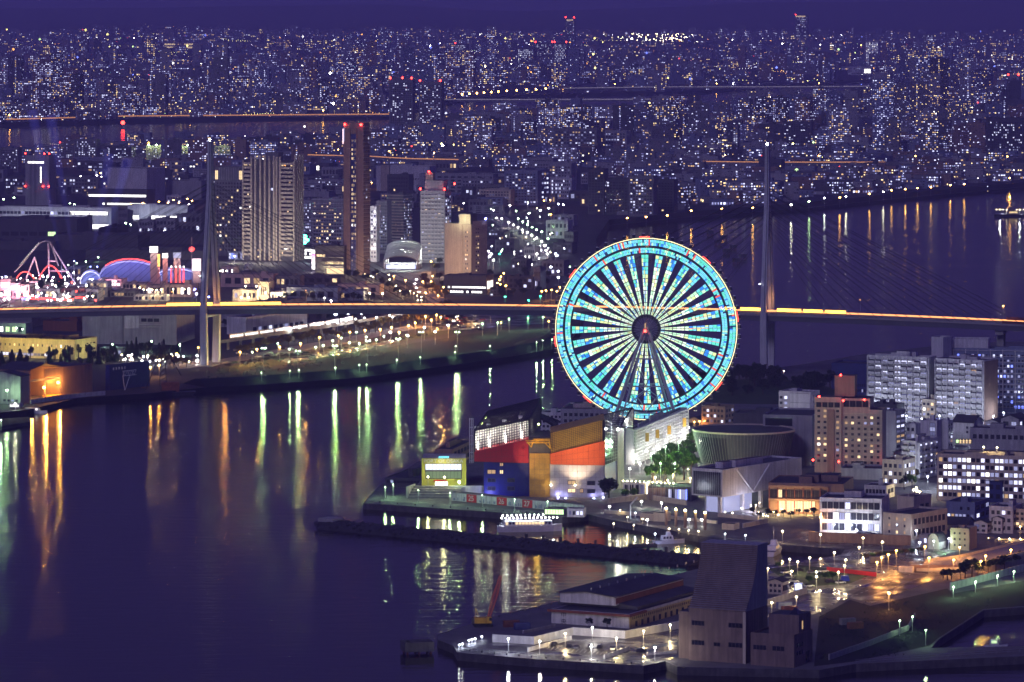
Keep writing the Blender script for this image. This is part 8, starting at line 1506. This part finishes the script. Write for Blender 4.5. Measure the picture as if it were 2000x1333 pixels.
# ================================================================== THE FAR CITY
rc = random.Random(21)
def interp(pl, x):
    if x <= pl[0][0]: return pl[0][1]
    for (x0, y0), (x1, y1) in zip(pl, pl[1:]):
        if x <= x1: return y0+(y1-y0)*(x-x0)/(x1-x0)
    return pl[-1][1]
RIV_HI = [(-60, 252), (240, 242), (500, 237), (760, 232), (900, 200), (1100, 191), (1350, 186), (1560, 170), (1700, 162)]
RIV_LO = [(-60, 303), (240, 283), (500, 275), (760, 262), (900, 228), (1100, 215), (1350, 208), (1560, 193), (1700, 178)]
BANK = [(1150, 470), (1190, 441), (1352, 424), (1560, 408), (1755, 388), (2000, 366), (2100, 357)]
def far_ok(px, py, m=2):
    if px < 1720 and interp(RIV_HI, px)-m < py < interp(RIV_LO, px)+m: return False
    return True
# ---- landmark buildings of the plain, placed one by one
def fb(name, label, pl, pc, pr, pb, pt, wall='mid_grey', L=(), R=(), th=14, D=None, **k): return bld(name, label, pl, pc, pr, pb, pt, th, wall, L=L, R=R, D=D, far_land=True, units=k.pop('units', 1), **k)
def tips_for(t, r=1.6, n=2):
    root, Ln, Rn, Ht, s = t
    red_tips(root, [(-Ln*.95, .5, Ht+r), (-Ln*.05, .5, Ht+r)][:n]+([(-Ln*.5, Rn*.5, Ht+r)] if n > 2 else []), r)
tips_for(fb('apartment_tower', 'tall dark twin slab tower with red roof lamps behind the tallest hotel tower, left one', 760, 806, 812, 268, 155, 'mid_grey', L=[W(10, 26, lit=.22, pal='cool')]), 1.8, 3)
tips_for(fb('apartment_tower', 'tall dark twin slab tower with red roof lamps behind the tallest hotel tower, right one', 818, 862, 868, 262, 160, 'mid_grey', L=[W(10, 24, lit=.3, pal='cool')]), 1.8, 2)
tips_for(fb('skyscraper', 'slim far skyscraper with red corner lamps and a yellow lit crown near the horizon', 1104, 1122, 1125, 92, 36, 'dark_grey', L=[W(6, 14, lit=.35, pal='cool'), W(4, 1, .15, .85, .9, .97, .9, .8, 1, 'warmall')]), 4, 2)
tips_for(fb('skyscraper', 'broad far skyscraper with flared top and dotted white windows near the right horizon', 1553, 1578, 1580, 86, 30, 'dark_grey', L=[W(8, 14, lit=.5, pal='cool'), W(6, 1, .02, .98, .93, .99, .9, .8, .8, 'warmall')]), 3, 1)
fb('office_tower', 'white glowing office tower with lit floors below the far skyscraper at right', 1690, 1716, 1720, 130, 80, 'white_wall', L=[W(8, 14, lit=.95, pal='office')])
tips_for(fb('office_tower', 'dark office tower with bright floors beside two red roof lamps at centre skyline', 1082, 1107, 1112, 132, 84, 'dark_grey', L=[W(9, 13, lit=.8, pal='cool')]), 3, 2)
tips_for(fb('office_tower', 'wide dark office block with scattered white floors left of the bright skyline tower', 1044, 1080, 1086, 130, 84, 'dark_grey', L=[W(12, 12, lit=.45, pal='cool')]), 3, 2)
fb('office_block', 'stepped office block full of white windows in the middle of the skyline', 1010, 1043, 1050, 134, 94, 'dark_grey', L=[W(10, 10, lit=.7, pal='office')])
tips_for(fb('office_tower', 'office tower with white lit floors standing alone left of the skyline cluster', 888, 910, 916, 124, 86, 'dark_grey', L=[W(8, 11, lit=.75, pal='cool')]), 2.5, 1)
fb('hospital', 'long pale block with even grey floors and red roof lamps right of the skyline cluster', 1197, 1243, 1248, 112, 93, 'grey_wall', L=[W(16, 5, lit=.5, pal='dim')])
fb('office_block', 'striped white office block at the right edge above the river', 1946, 1967, 1972, 212, 160, 'grey_wall', L=[W(3, 16, lit=.85, pal='office')])
tips_for(fb('apartment_tower', 'tall pale apartment tower with red lamps behind the striped office block', 1968, 1990, 1996, 205, 148, 'grey_wall', L=[W(5, 16, lit=.3, pal='cool')]), 2, 2)
t = fb('factory_hall', 'building floodlit green with a bright rooftop sign right of the far bridge', 1788, 1868, 1876, 232, 204, 'grey_wall', L=[W(12, 4, lit=.9, pal='green')]); point_light(t[0], (-t[1]*.5, -30, 40), (.4, 1, .2), 160000, 3, 'floodlight')
mb = MB(); mb.box(-t[1]*.62, -t[1]*.45, -1, 0, t[3]-8, t[3]+9, 'w_white'); mb.build('roof_sign', t[0])
fb('office_block', 'broad grey curved-looking office block below the green floodlit hall', 1800, 1895, 1900, 272, 226, 'grey_wall', L=[W(26, 10, lit=.12, pal='cool'), LEDGE(10, m='white_wall')])
fb('parking_garage', 'open parking garage with four brightly lit green and yellow decks', 1668, 1762, 1766, 263, 234, 'dark_grey', L=[W(7, 4, wr=.92, hr=.55, lit=.93, pal='green')])
fb('lit_block', 'square block glowing warm yellow all over its front', 1341, 1369, 1374, 233, 207, 'beige_wall', L=[W(7, 6, wr=.75, hr=.6, lit=1, pal='warmall')])
fb('apartment_tower', 'slim tower with a bright warm crown and dark shaft beyond the right pylon', 1577, 1588, 1592, 243, 193, 'dark_grey', L=[W(1, 1, .1, .9, .86, .95, .9, .8, 1, 'warmall'), W(1, 9, .6, .95, .05, .8, .6, .5, 1, 'warm')])
fb('apartment_block', 'wide dark apartment block left of the striped office block, lower windows lit', 1926, 2000, 2010, 320, 232, 'dark_grey', L=[W(18, 16, lit=.2, pal='cool')])
fb('apartment_block', 'pale blank end-wall slab in the middle of the far right river bank', 1708, 1739, 1744, 200, 142, 'grey_wall', L=[W(2, 12, .8, .98, lit=.7, pal='warm')])
t = fb('chimney_plant', 'white floodlit incinerator stack above the right pylon', 1500, 1508, 1511, 214, 188, 'white_wall', units=0); point_light(t[0], (-2, -16, 25), (1, .95, 1), 600000, 2, 'floodlight')
fb('sign_tower', 'dark slab with a big glowing white sign and red lamp at the left skyline', 221, 240, 243, 172, 150, 'dark_grey', L=[W(1, 1, .1, .9, .55, .97, .9, .9, 1, 'white')], units=0)
fb('terrace_block', 'long stepped office with glowing yellow-white terraces on the left skyline', 318, 380, 386, 97, 83, 'grey_wall', L=[W(12, 2, lit=.95, pal='warmall', wr=.95)])
fb('sign_block', 'block with an electric blue rooftop sign left of the twin slab towers', 762, 783, 786, 158, 138, 'dark_grey', L=[W(5, 1, .05, .95, .55, .95, .9, .8, 1, 'blue')])
fb('lit_block', 'narrow block glowing orange beside the blue rooftop sign', 752, 763, 766, 172, 146, 'beige_wall', L=[W(3, 6, wr=.8, hr=.7, lit=1, pal='warmall')])
fb('mall', 'low broad white hall with a bright end screen by the far right bank', 1656, 1702, 1706, 147, 131, 'white_wall', L=[W(1, 1, .68, .98, .2, .8, .9, .9, 1, 'white'), W(8, 3, .02, .6, lit=.5, pal='dim')])
fb('warehouse', 'pale storage hall with a pink lit parapet on the left skyline', 84, 118, 122, 106, 90, 'grey_wall', L=[W(4, 1, .78, .98, .8, .98, .9, .8, 1, 'orange')])
fb('apartment_block', 'apartment block with every corridor lit white in the middle right city', 1785, 1798, 1802, 330, 300, 'white_wall', L=[W(5, 7, lit=.9, pal='cool')])
fb('supermarket', 'white lit store front with a stair tower left of the right pylon', 1340, 1402, 1408, 306, 288, 'white_wall', L=[W(10, 3, lit=.8, pal='white', wr=.9), PANEL('white_wall', .0, .1, .9, 1.6, d=.5)])
fb('apartment_block', 'dark apartment block with dense cool windows at the bend of the elevated road', 1696, 1738, 1744, 344, 306, 'navy_wall', L=[W(11, 9, lit=.4, pal='cool')])
for i, (a, b_, pb, pt, li) in enumerate(((1420, 1448, 292, 236, .18), (1432, 1441, 305, 245, .95), (1490, 1502, 296, 244, .9), (1506, 1520, 294, 247, .7), (1588, 1600, 290, 242, .9), (1638, 1646, 268, 210, 1.0), (1604, 1632, 280, 220, .12), (1528, 1585, 300, 238, .15))):
    fb('corridor_block', ['dark slab with few lights left of the right pylon head', 'slab with a full column of white corridor lamps left of the right pylon head', 'slab with a bright stair column just left of the right pylon tip', 'slab with a dotted stair column just right of the right pylon tip',
        'pale stair tower with a white lamp at each floor between pylon and parking garage', 'tall slab with one bright yellow stair column left of the parking garage', 'broad black slab beside the yellow stair column', 'wide dark slab with sparse windows right of the right pylon tip'][i],
        a, b_, b_+4, pb, pt, 'mid_grey' if li > .5 else 'dark_grey', L=[W(max(2, (b_-a)//5) if li < .5 else 2, (pb-pt)//4, lit=li, pal='cool' if i != 5 else 'warm')])
for i, (a, b_, pb, pt, li, w_) in enumerate(((1112, 1174, 272, 232, .35, 'grey_wall'), (1080, 1166, 318, 252, .42, 'mid_grey'), (1168, 1224, 312, 256, .4, 'grey_wall'), (1225, 1240, 318, 283, .9, 'grey_wall'), (1228, 1276, 424, 344, .35, 'mid_grey'), (1176, 1228, 420, 350, .22, 'dark_grey'), (1278, 1316, 418, 352, .06, 'dark_grey'),
        (985, 1050, 402, 334, .25, 'blue_grey'), (1070, 1116, 388, 320, .3, 'grey_wall'), (1148, 1180, 420, 330, .1, 'dark_grey'), (1040, 1118, 345, 318, .06, 'grey_wall'), (930, 984, 400, 362, .1, 'mid_grey'))):
    fb('apartment_block', ['pale slab with white balconies, topmost of the three lit slabs above the wheel', 'wide slab of dotted white windows, middle one above the wheel', 'slab of yellow-white windows directly right of the wide dotted slab', 'short white slab full of lit windows beside the yellow-white slab',
        'dark and pale flats with a warm roof edge right of the road curve', 'dark flats with lit lower floors above the wheel rim', 'unlit black flats on the bank above the wheel', 'blue grey office with lit left side windows right of the long pale factory', 'grey-white office with lit middle floors at the head of the lamp-lined road',
        'dark slab behind the head of the lamp-lined road', 'long blank pale hall above the lamp-lined road', 'low grey office left of the blue grey office'][i], a, b_, b_+8, pb, pt, w_, L=[W(max(3, (b_-a)//6), max(3, (pb-pt)//6), lit=li, pal='mix' if i % 3 else 'warm')])
# ---- about 250 more blocks generated one by one, the biggest of the plain; the rest is one mass
cand = []
for k in range(8200):
    t = rc.random(); py = 60+285*t**1.25
    px = rc.uniform(-30, 2030)
    if not far_ok(px, py): continue
    if px < 1150 and py > 330: continue
    if py > interp(BANK, px)-14 and px > 1100: continue
    if 880 < px < 1720 and interp(RIV_HI, px)-26 < py < interp(RIV_HI, px) and rc.random() < .85: continue
    cand.append((px, py))
for k in range(420):      # right bank between the elevated road and the water
    px = rc.uniform(1200, 2030); py = rc.uniform(345, interp(BANK, px)-16)
    cand.append((px, py))
walls = ['mid_grey', 'grey_wall', 'grey_wall', 'blue_grey', 'dark_grey', 'mid_grey', 'brown_wall', 'blue_grey']
specs = []
for px, py in cand:
    X, Y, z = far(px, py); q = rc.random()
    dens = .25+1.25*vnoise(px/130+5, py/28)*(.4+1.1*vnoise(px/420+2, py/70+4))+.15
    if q < .52: h, w_ = rc.uniform(6, 13), rc.uniform(10, 30)
    elif q < .86: h, w_ = rc.uniform(16, 34), rc.uniform(14, 50)
    elif q < .975: h, w_ = rc.uniform(34, 52), rc.uniform(16, 44)
    else: h, w_ = rc.uniform(60, 105), rc.uniform(20, 34)
    if py > 300: h *= .55
    if py < 115: h = min(h, rc.uniform(18, 48))
    h *= min(1.25, dens+.15)
    if px < 1720:
        lo_ = interp(RIV_LO, px); keep = lo_-(6 if rc.random() < .9 else 22)
        if py > lo_: h = max(4, min(h, (py-keep)*Y/F))
    if px > 1150 and py > 330: h = min(h, 26)
    sty = rc.random(); lit = (rc.choice((.08, .16, .3, .5))*dens) if sty < .8 else rc.choice((.6, .8))
    pal = rc.choice(('cool', 'cool', 'cool', 'mix', 'warm', 'mix'))
    specs.append((X, Y, z, h, w_, rc.uniform(9, 18), rc.choice(walls), lit, pal, rc.uniform(-.5, .5), px, py, h*w_*(F/Y)**2))
specs.sort(key=lambda a: -a[-1])
def block_mesh(mb, wb, X, Y, z, h, w_, d, wall, lit, pal, rz, px, py, area):
    c, s_ = cos(rz), sin(rz)
    def T(a, b_, zz): return (X+a*c-b_*s_, Y+a*s_+b_*c, z+zz)
    mb.hexa([T(-w_/2, 0, -1), T(w_/2, 0, -1), T(w_/2, d, -1), T(-w_/2, d, -1)], [T(-w_/2, 0, h), T(w_/2, 0, h), T(w_/2, d, h), T(-w_/2, d, h)], wall, 'roof_dark')
    if h > 22: mb.hexa([T(-w_*.1, d*.3, h), T(w_*.15, d*.3, h), T(w_*.15, d*.7, h), T(-w_*.1, d*.7, h)], [T(-w_*.1, d*.3, h+3), T(w_*.15, d*.3, h+3), T(w_*.15, d*.7, h+3), T(-w_*.1, d*.7, h+3)], wall, 'roof_dark')
    sc = max(.9, Y/8200.0)                     # beyond a few km neighbouring lit rooms read as one
    cw, ch = 3.3*sc, 3.1*sc
    nc, nr = max(1, int(w_/cw)), max(1, int((h-2)/ch))
    col_lit = rc.randrange(nc) if rc.random() < .3 and nr > 3 else -1
    row_lit = rc.randrange(nr) if rc.random() < .12 else -1
    for j in range(nr):
        for i in range(nc):
            on = rc.random() < lit*.8 or i == col_lit or j == row_lit
            if not on and area < 400: continue
            if not on and rc.random() < .75: continue
            g = ('f'+pick(pal)[1:] if rc.random() < .55 else rc.choice(('f_dim', 'f_cool2', 'f_warm2'))) if on else 'glass_dark'
            a0 = -w_/2+(i+.25)*w_/nc; a1 = a0+w_/nc*(.5 if rc.random() < .7 else .8); z0 = 1.2+j*(h-1.5)/nr; z1 = z0+(h-1.5)/nr*.45
            wb.face([T(a0, -.12, z0), T(a1, -.12, z0), T(a1, -.12, z1), T(a0, -.12, z1)], g)
    nd = max(1, int(d/cw))
    for j in range(nr):
        for i in range(nd):
            if rc.random() < lit*.4:
                b0 = (i+.25)*d/nd; b1 = b0+.5*d/nd; z0 = 1.2+j*(h-1.5)/nr; z1 = z0+(h-1.5)/nr*.45
                sx = w_/2+.12 if rz < 0 or px < 1000 else -w_/2-.12
                wb.face([T(sx, b0, z0), T(sx, b1, z0), T(sx, b1, z1), T(sx, b0, z1)], 'f'+pick(pal)[1:])
NIND = 225
ZONES = [(260, 'at the far left'), (520, 'left of the twin hotels'), (760, 'above the twin hotels'), (960, 'above the brown hotel'), (1180, 'left above the wheel'), (1400, 'above the wheel'), (1560, 'around the right pylon head'), (1780, 'right of the pylon head'), (2100, 'near the right edge')]
lab_count = {}
ind = specs[:NIND]; rest = specs[NIND:]
ind_l = []
for sp in ind:
    X, Y, z, h, w_, d, wall, lit, pal, rz, px, py, area = sp
    shape = 'tall' if h > 48 else ('mid-rise' if h > 22 else 'low'); wide = 'broad' if w_ > 34 else ('slim' if w_ < 20 else 'plain')
    tone = {'mid_grey': 'grey', 'dark_grey': 'dark', 'grey_wall': 'pale', 'blue_grey': 'bluish', 'brown_wall': 'brownish'}[wall]
    wl = 'few lights' if lit < .14 else ('scattered lights' if lit < .34 else 'many lights')
    zn = next(t for e, t in ZONES if px < e)
    row = 'beyond the river' if (px < 1720 and py < interp(RIV_HI, px)) else ('on the bank' if py > 345 else 'midtown')
    ind_l.append((f'{shape} {wide} {tone} block with {wl} {row} {zn}', sp))
from collections import Counter
cnt = Counter(l for l, _ in ind_l); ordn = ['leftmost', 'second', 'third', 'fourth', 'fifth', 'sixth', 'seventh', 'eighth', 'ninth']
seen = Counter()
for l, sp in sorted(ind_l, key=lambda a: a[1][10]):
    lab = l
    if cnt[l] > 1:
        k = seen[l]; seen[l] += 1
        lab = (l+', leftmost' if k == 0 else l+f', {ordn[min(k, 8)]}')
    X, Y, z = sp[:3]
    t = thing('city_block', lab, 'building', (X, Y, z), 0, 'city blocks on the plain')
    mb, wb = MB(), MB(); block_mesh(mb, wb, 0, Y, 0, *sp[3:])
    mb.v = [(v[0], v[1]-Y, v[2]) for v in mb.v]; wb.v = [(v[0], v[1]-Y, v[2]) for v in wb.v]
    mb.build('wall', t); wb.build('small_windows', t, 'stuff')
mb, wb = MB(), MB()
for sp in rest: block_mesh(mb, wb, *sp)
k0 = len(mb.v); mb.v += wb.v; mp_ = [mb.mi(m) for m in wb.mats]
mb.f += [tuple(i+k0 for i in f_) for f_ in wb.f]; mb.m += [mp_[i] for i in wb.m]
o = mb.build('far_city', None, 'stuff'); tag(o, 'countless small lit houses and blocks covering the plain to the horizon', 'city')
# ---- uncountable points of light: lamps of far streets
mb = MB()
def spark(px, py, m, r=None, dz=9):
    X, Y, z = far(px, py); r = r or .55*Y/6000; c = (X, Y, z+dz)
    mb.ball(c, r, m, 4, 2)
cols = ['f_white']*5+['f_yellow', 'f_yellow', 'f_orange', 'f_orange', 'f_orange', 'f_cool', 'f_cool', 'f_warm', 'f_warm', 'f_green', 'f_blue', 'f_red', 'f_orange', 'l_white', 'f_warm', 'f_yellow']
for k in range(3600):
    t = rc.random(); py = 46+290*t**1.3; px = rc.uniform(-20, 2020)
    if not far_ok(px, py, 0): continue
    if px < 1150 and py > 330: continue
    if py > interp(BANK, px)-10: continue
    if 880 < px < 1720 and interp(RIV_HI, px)-24 < py < interp(RIV_HI, px) and rc.random() < .9: continue
    spark(px, py, rc.choice(cols), .5*far(px, py)[1]/6000*rc.choice((.6, .8, 1, 1, 1.5)))
for k in range(150):     # streets: short lines of lamps of one colour
    px, py = rc.uniform(0, 2000), 62+250*rc.random()**1.2
    if not far_ok(px, py, 4) or (px < 1150 and py > 320): continue
    m_ = rc.choice(('f_orange', 'f_orange', 'f_yellow', 'f_white', 'f_warm')); n_ = rc.randint(5, 14); sx, sy = rc.uniform(3, 8)*rc.choice((-1, 1)), rc.uniform(-.9, .9)
    for j in range(n_):
        x, y = px+sx*j, py+sy*j
        if y > 60 and far_ok(x, y, 0) and y < interp(BANK, x)-8: spark(x, y, m_, .42*far(x, y)[1]/6000)
for k in range(70):      # stadium and yard lights under the skyline at right
    spark(rc.gauss(1290, 38), rc.uniform(76, 90), 'l_warm', 2.2, rc.uniform(15, 30))
for k in range(60):
    spark(rc.uniform(1600, 2000), rc.uniform(255, 285), 'l_orange', .9)
for k in range(230):     # shop signs and floodlit roofs
    px, py = rc.uniform(0, 2000), 66+250*rc.random()**1.15
    if not far_ok(px, py, 3) or (px < 1150 and py > 325) or py > interp(BANK, px)-12: continue
    spark(px, py, rc.choice(('f_yellow', 'f_orange', 'f_blue', 'f_red', 'f_green', 'f_white', 'l_white', 'f_yellow', 'f_orange', 'f_cool')), rc.uniform(.9, 1.9)*far(px, py)[1]/6000, rc.uniform(12, 28))
o = mb.build('far_lamps', None, 'stuff'); tag(o, 'countless coloured points of street light across the far plain', 'lights')
# ---- single bright things
for px, py, m, r, lb in ((855+95, 130, 'l_warm', 5, 'leftmost of three blazing yellow floodlights on the far plain'), (990, 128, 'l_warm', 6, 'middle one of three blazing yellow floodlights on the far plain'), (1040, 128, 'l_warm', 4.5, 'rightmost of three blazing yellow floodlights on the far plain'), (802, 134, 'l_warm', 4, 'single yellow floodlight above the twin slab towers'),
        (240, 188, 'l_red', 4, 'red beacon on a mast above the left far river'), (240, 240, 'l_red', 3.5, 'red beacon on a mast by the left far river'), (1640, 327, 'w_red', 1.8, 'red traffic light right of the right pylon'), (1556, 333, 'w_green', 2.6, 'green floodlight low right of the right pylon'), (1605, 145, 'l_emerald', 4, 'emerald green lamp above the arched far bridge')):
    X, Y, z = far(px, py+12); hh = 12*Y/F
    t = thing('floodlight_mast', lb, 'floodlight', (X, Y, z)); mb = MB(); mb.tube((0, 0, 0), (0, 0, hh), .5, 'steel', 5, .3); mb.build('mast', t); mb = MB(); mb.ball((0, 0, hh), r, m, 8, 5); mb.build('lamp_head', t)
# ---- far bridges and elevated roads
emat('road_orange', (1, .42, .15), .8); emat('road_pale', (.7, .6, .8), .35)  # road lamp light put into self-glowing side barriers
def far_road(name, lab, pl, hgt, thick, glow, cat, pier=True, width=14, lamps_=None, lcol='l_orange', lr=1.0, side=2.2):
    pts = [far(*p_) for p_ in pl]; t = thing(name, lab, cat, pts[0]); o_ = pts[0]
    q = [(p_[0]-o_[0], p_[1]-o_[1], p_[2]-o_[2]+hgt) for p_ in pts]
    d, g, pr_ = MB(), MB(), MB()
    for a, b_ in zip(q, q[1:]):
        d.hexa([(a[0], a[1], a[2]-thick), (b_[0], b_[1], b_[2]-thick), (b_[0], b_[1]+width, b_[2]-thick), (a[0], a[1]+width, a[2]-thick)], [a, b_, (b_[0], b_[1]+width, b_[2]), (a[0], a[1]+width, a[2])], 'mid_grey')
        g.hexa([(a[0], a[1]+width, a[2]), (b_[0], b_[1]+width, b_[2]), (b_[0], b_[1]+width+.4, b_[2]), (a[0], a[1]+width+.4, a[2])], [(a[0], a[1]+width, a[2]+side), (b_[0], b_[1]+width, b_[2]+side), (b_[0], b_[1]+width+.4, b_[2]+side), (a[0], a[1]+width+.4, a[2]+side)], glow)
        L_ = math.hypot(b_[0]-a[0], b_[1]-a[1]); n = max(1, int(L_/70))
        for k in range(n):
            f_ = (k+.5)/n; x, y, z = (a[i]+(b_[i]-a[i])*f_ for i in range(3))
            if pier: pr_.box(x-1.5, x+1.5, y+2, y+width-2, z-hgt-1, z-thick+.01, 'concrete')
    d.build('deck', t); g.build('side_barrier', t); pr_.build('piers', t, 'stuff')
    if lamps_:
        lm = MB()
        tot = list(zip(q, q[1:]))
        for a, b_ in tot:
            L_ = math.hypot(b_[0]-a[0], b_[1]-a[1]); n = max(1, int(L_/lamps_))
            for k in range(n):
                f_ = (k+.5)/n; x, y, z = (a[i]+(b_[i]-a[i])*f_ for i in range(3)); lm.tube((x, y+width, z), (x, y+width, z+9), .3, 'steel', 4); lm.ball((x, y+width-1, z+9), lr, lcol, 5, 3)
        lm.build('road_lamps', t, 'stuff')
    return t, q
far_road('river_bridge', 'long low road bridge with orange lamps over the left far river', [(-60, 247), (240, 238), (500, 236), (760, 234)], 9, 3, 'road_orange', 'bridge', lamps_=150, lr=1.5)
far_road('river_bridge', 'dark flat bridge crossing the far river behind the twin slab towers', [(640, 206), (870, 205), (1100, 205), (1370, 204)], 10, 3.5, 'road_pale', 'bridge')
t, q = far_road('river_bridge', 'pale truss bridge with a row of low arches right of centre', [(1100, 182), (1300, 179), (1500, 179), (1700, 178)], 10, 3.5, 'road_pale', 'bridge', lamps_=170, lr=1.5)
a, b_ = q[1], q[3]
for k in range(7):
    f0, f1 = k/7, (k+1)/7; mb = MB()
    for m_ in range(6):
        def ap(u_): f_ = f0+(f1-f0)*u_; return (a[0]+(b_[0]-a[0])*f_, a[1]+(b_[1]-a[1])*f_, a[2]+(b_[2]-a[2])*f_+11*sin(pi*u_))
        mb.tube(ap(m_/6), ap((m_+1)/6), .7, 'grey_wall', 5)
    mb.build('arch', t)
far_road('levee_road', 'line of orange lamps along the far levee above the middle river', [(895, 196), (980, 189), (1075, 183)], 3, 1, 'mid_grey', 'road', pier=False, lamps_=60, lr=2.4, side=.6)
far_road('elevated_road', 'elevated expressway glowing orange behind the right pylon', [(1335, 345), (1500, 347), (1700, 347), (2060, 349)], 19, 2.5, 'road_orange', 'road', lamps_=110, lr=.9, side=1.2)
far_road('elevated_road', 'elevated expressway glowing orange beside the tallest hotel tower', [(600, 330), (720, 333), (800, 338), (895, 340)], 18, 2.5, 'road_orange', 'road', lamps_=80, lr=1.0, side=1.4)
far_road('elevated_road', 'dim elevated road right of the arched far bridge', [(1720, 155), (1800, 154), (1900, 155)], 9, 2.5, 'road_pale', 'road', side=2)
# embankments of the far river
def levee(name, pl, hgt=7, w_=40):
    mb = MB(); pts = [far(*p_) for p_ in pl]
    for a, b_ in zip(pts, pts[1:]): mb.hexa([(a[0], a[1], a[2]-.5), (b_[0], b_[1], b_[2]-.5), (b_[0], b_[1]+w_, b_[2]-.5), (a[0], a[1]+w_, a[2]-.5)], [(a[0], a[1]+w_*.3, a[2]+hgt), (b_[0], b_[1]+w_*.3, b_[2]+hgt), (b_[0], b_[1]+w_*.7, b_[2]+hgt), (a[0], a[1]+w_*.7, a[2]+hgt)], 'dark_bank')
    struct(mb, name)
levee('river_levee', RIV_HI, 8, 90); levee('near_levee', [(x, y+1) for x, y in RIV_LO], 4, 30)
# embankment wall of the right bank
mb = MB(); pts = [at(*p_) for p_ in [(1165, 478), (1190, 440), (1352, 423), (1560, 407), (1755, 387), (2000, 365), (2300, 344.4)]]
for a, b_ in zip(pts, pts[1:]): mb.hexa([(a[0], a[1], 2.9), (b_[0], b_[1], 2.9), (b_[0], b_[1]+30, 2.9), (a[0], a[1]+30, 2.9)], [(a[0], a[1]+9, 8), (b_[0], b_[1]+9, 8), (b_[0], b_[1]+14, 8), (a[0], a[1]+14, 8)], 'dark_bank')
struct(mb, 'bank_embankment')
for px, py, c in ((1225, 428, 'orange'), (1262, 426, 'orange'), (1303, 423, 'orange'), (1350, 414, 'orange'), (1410, 410, 'orange'), (1470, 408, 'orange'), (1545, 402, 'white'), (1580, 396, 'green'), (1610, 389, 'cool'), (1640, 388, 'orange'), (1652, 386, 'white'), (1698, 381, 'orange'), (1725, 377, 'white'), (1741, 374, 'orange'), (1768, 372, 'orange'), (1792, 370, 'orange'), (1818, 368, 'orange'), (1856, 364, 'orange'), (1883, 362, 'orange'), (1972, 350, 'orange')):
    lamp(px, py-2, c, 11, 26000, 1.1, label=f'{ {"orange": "orange sodium lamp", "white": "bright white lamp", "green": "greenish lamp", "cool": "cold white lamp"}[c]} on the embankment across the right water', group='embankment lamps', nm='embankment_lamp')
# ------------------------------------------------------------------ number the members of small rows from left to right
bpy.context.view_layer.update()
rows_ = {}
for o in list(bpy.data.objects):
    if o.parent is None and 'label' in o and 'group' in o: rows_.setdefault((o['group'], o['label']), []).append(o)
ORD = ['leftmost', 'second', 'third', 'fourth', 'fifth', 'sixth', 'seventh', 'eighth', 'ninth', 'tenth', 'eleventh', 'twelfth', 'thirteenth', 'fourteenth', 'fifteenth', 'sixteenth', 'seventeenth', 'eighteenth', 'nineteenth', 'twentieth']
for (g_, l_), os_ in rows_.items():
    if 2 <= len(os_) <= 20 and len(l_.split()) <= 12:
        for k, o in enumerate(sorted(os_, key=lambda q: q.location.x/q.location.y)): o['label'] = l_+', '+(ORD[k] if k == 0 else ('rightmost' if k == len(os_)-1 else ORD[k]+' from the left'))
# ------------------------------------------------------------------ the air
m, nt_, p = new_mat('haze'); nt_.nodes.remove(p)
v = nt_.nodes.new('ShaderNodeVolumePrincipled'); v.inputs['Color'].default_value = (.60, .515, 1.0, 1); v.inputs['Density'].default_value = 7.0e-5
nt_.links.new(v.outputs[0], nt_.nodes['Material Output'].inputs['Volume'])
mb = MB(); mb.box(-14000, 14000, -400, 36000, -120, 520, 'haze'); mb.build('haze', None, 'stuff')
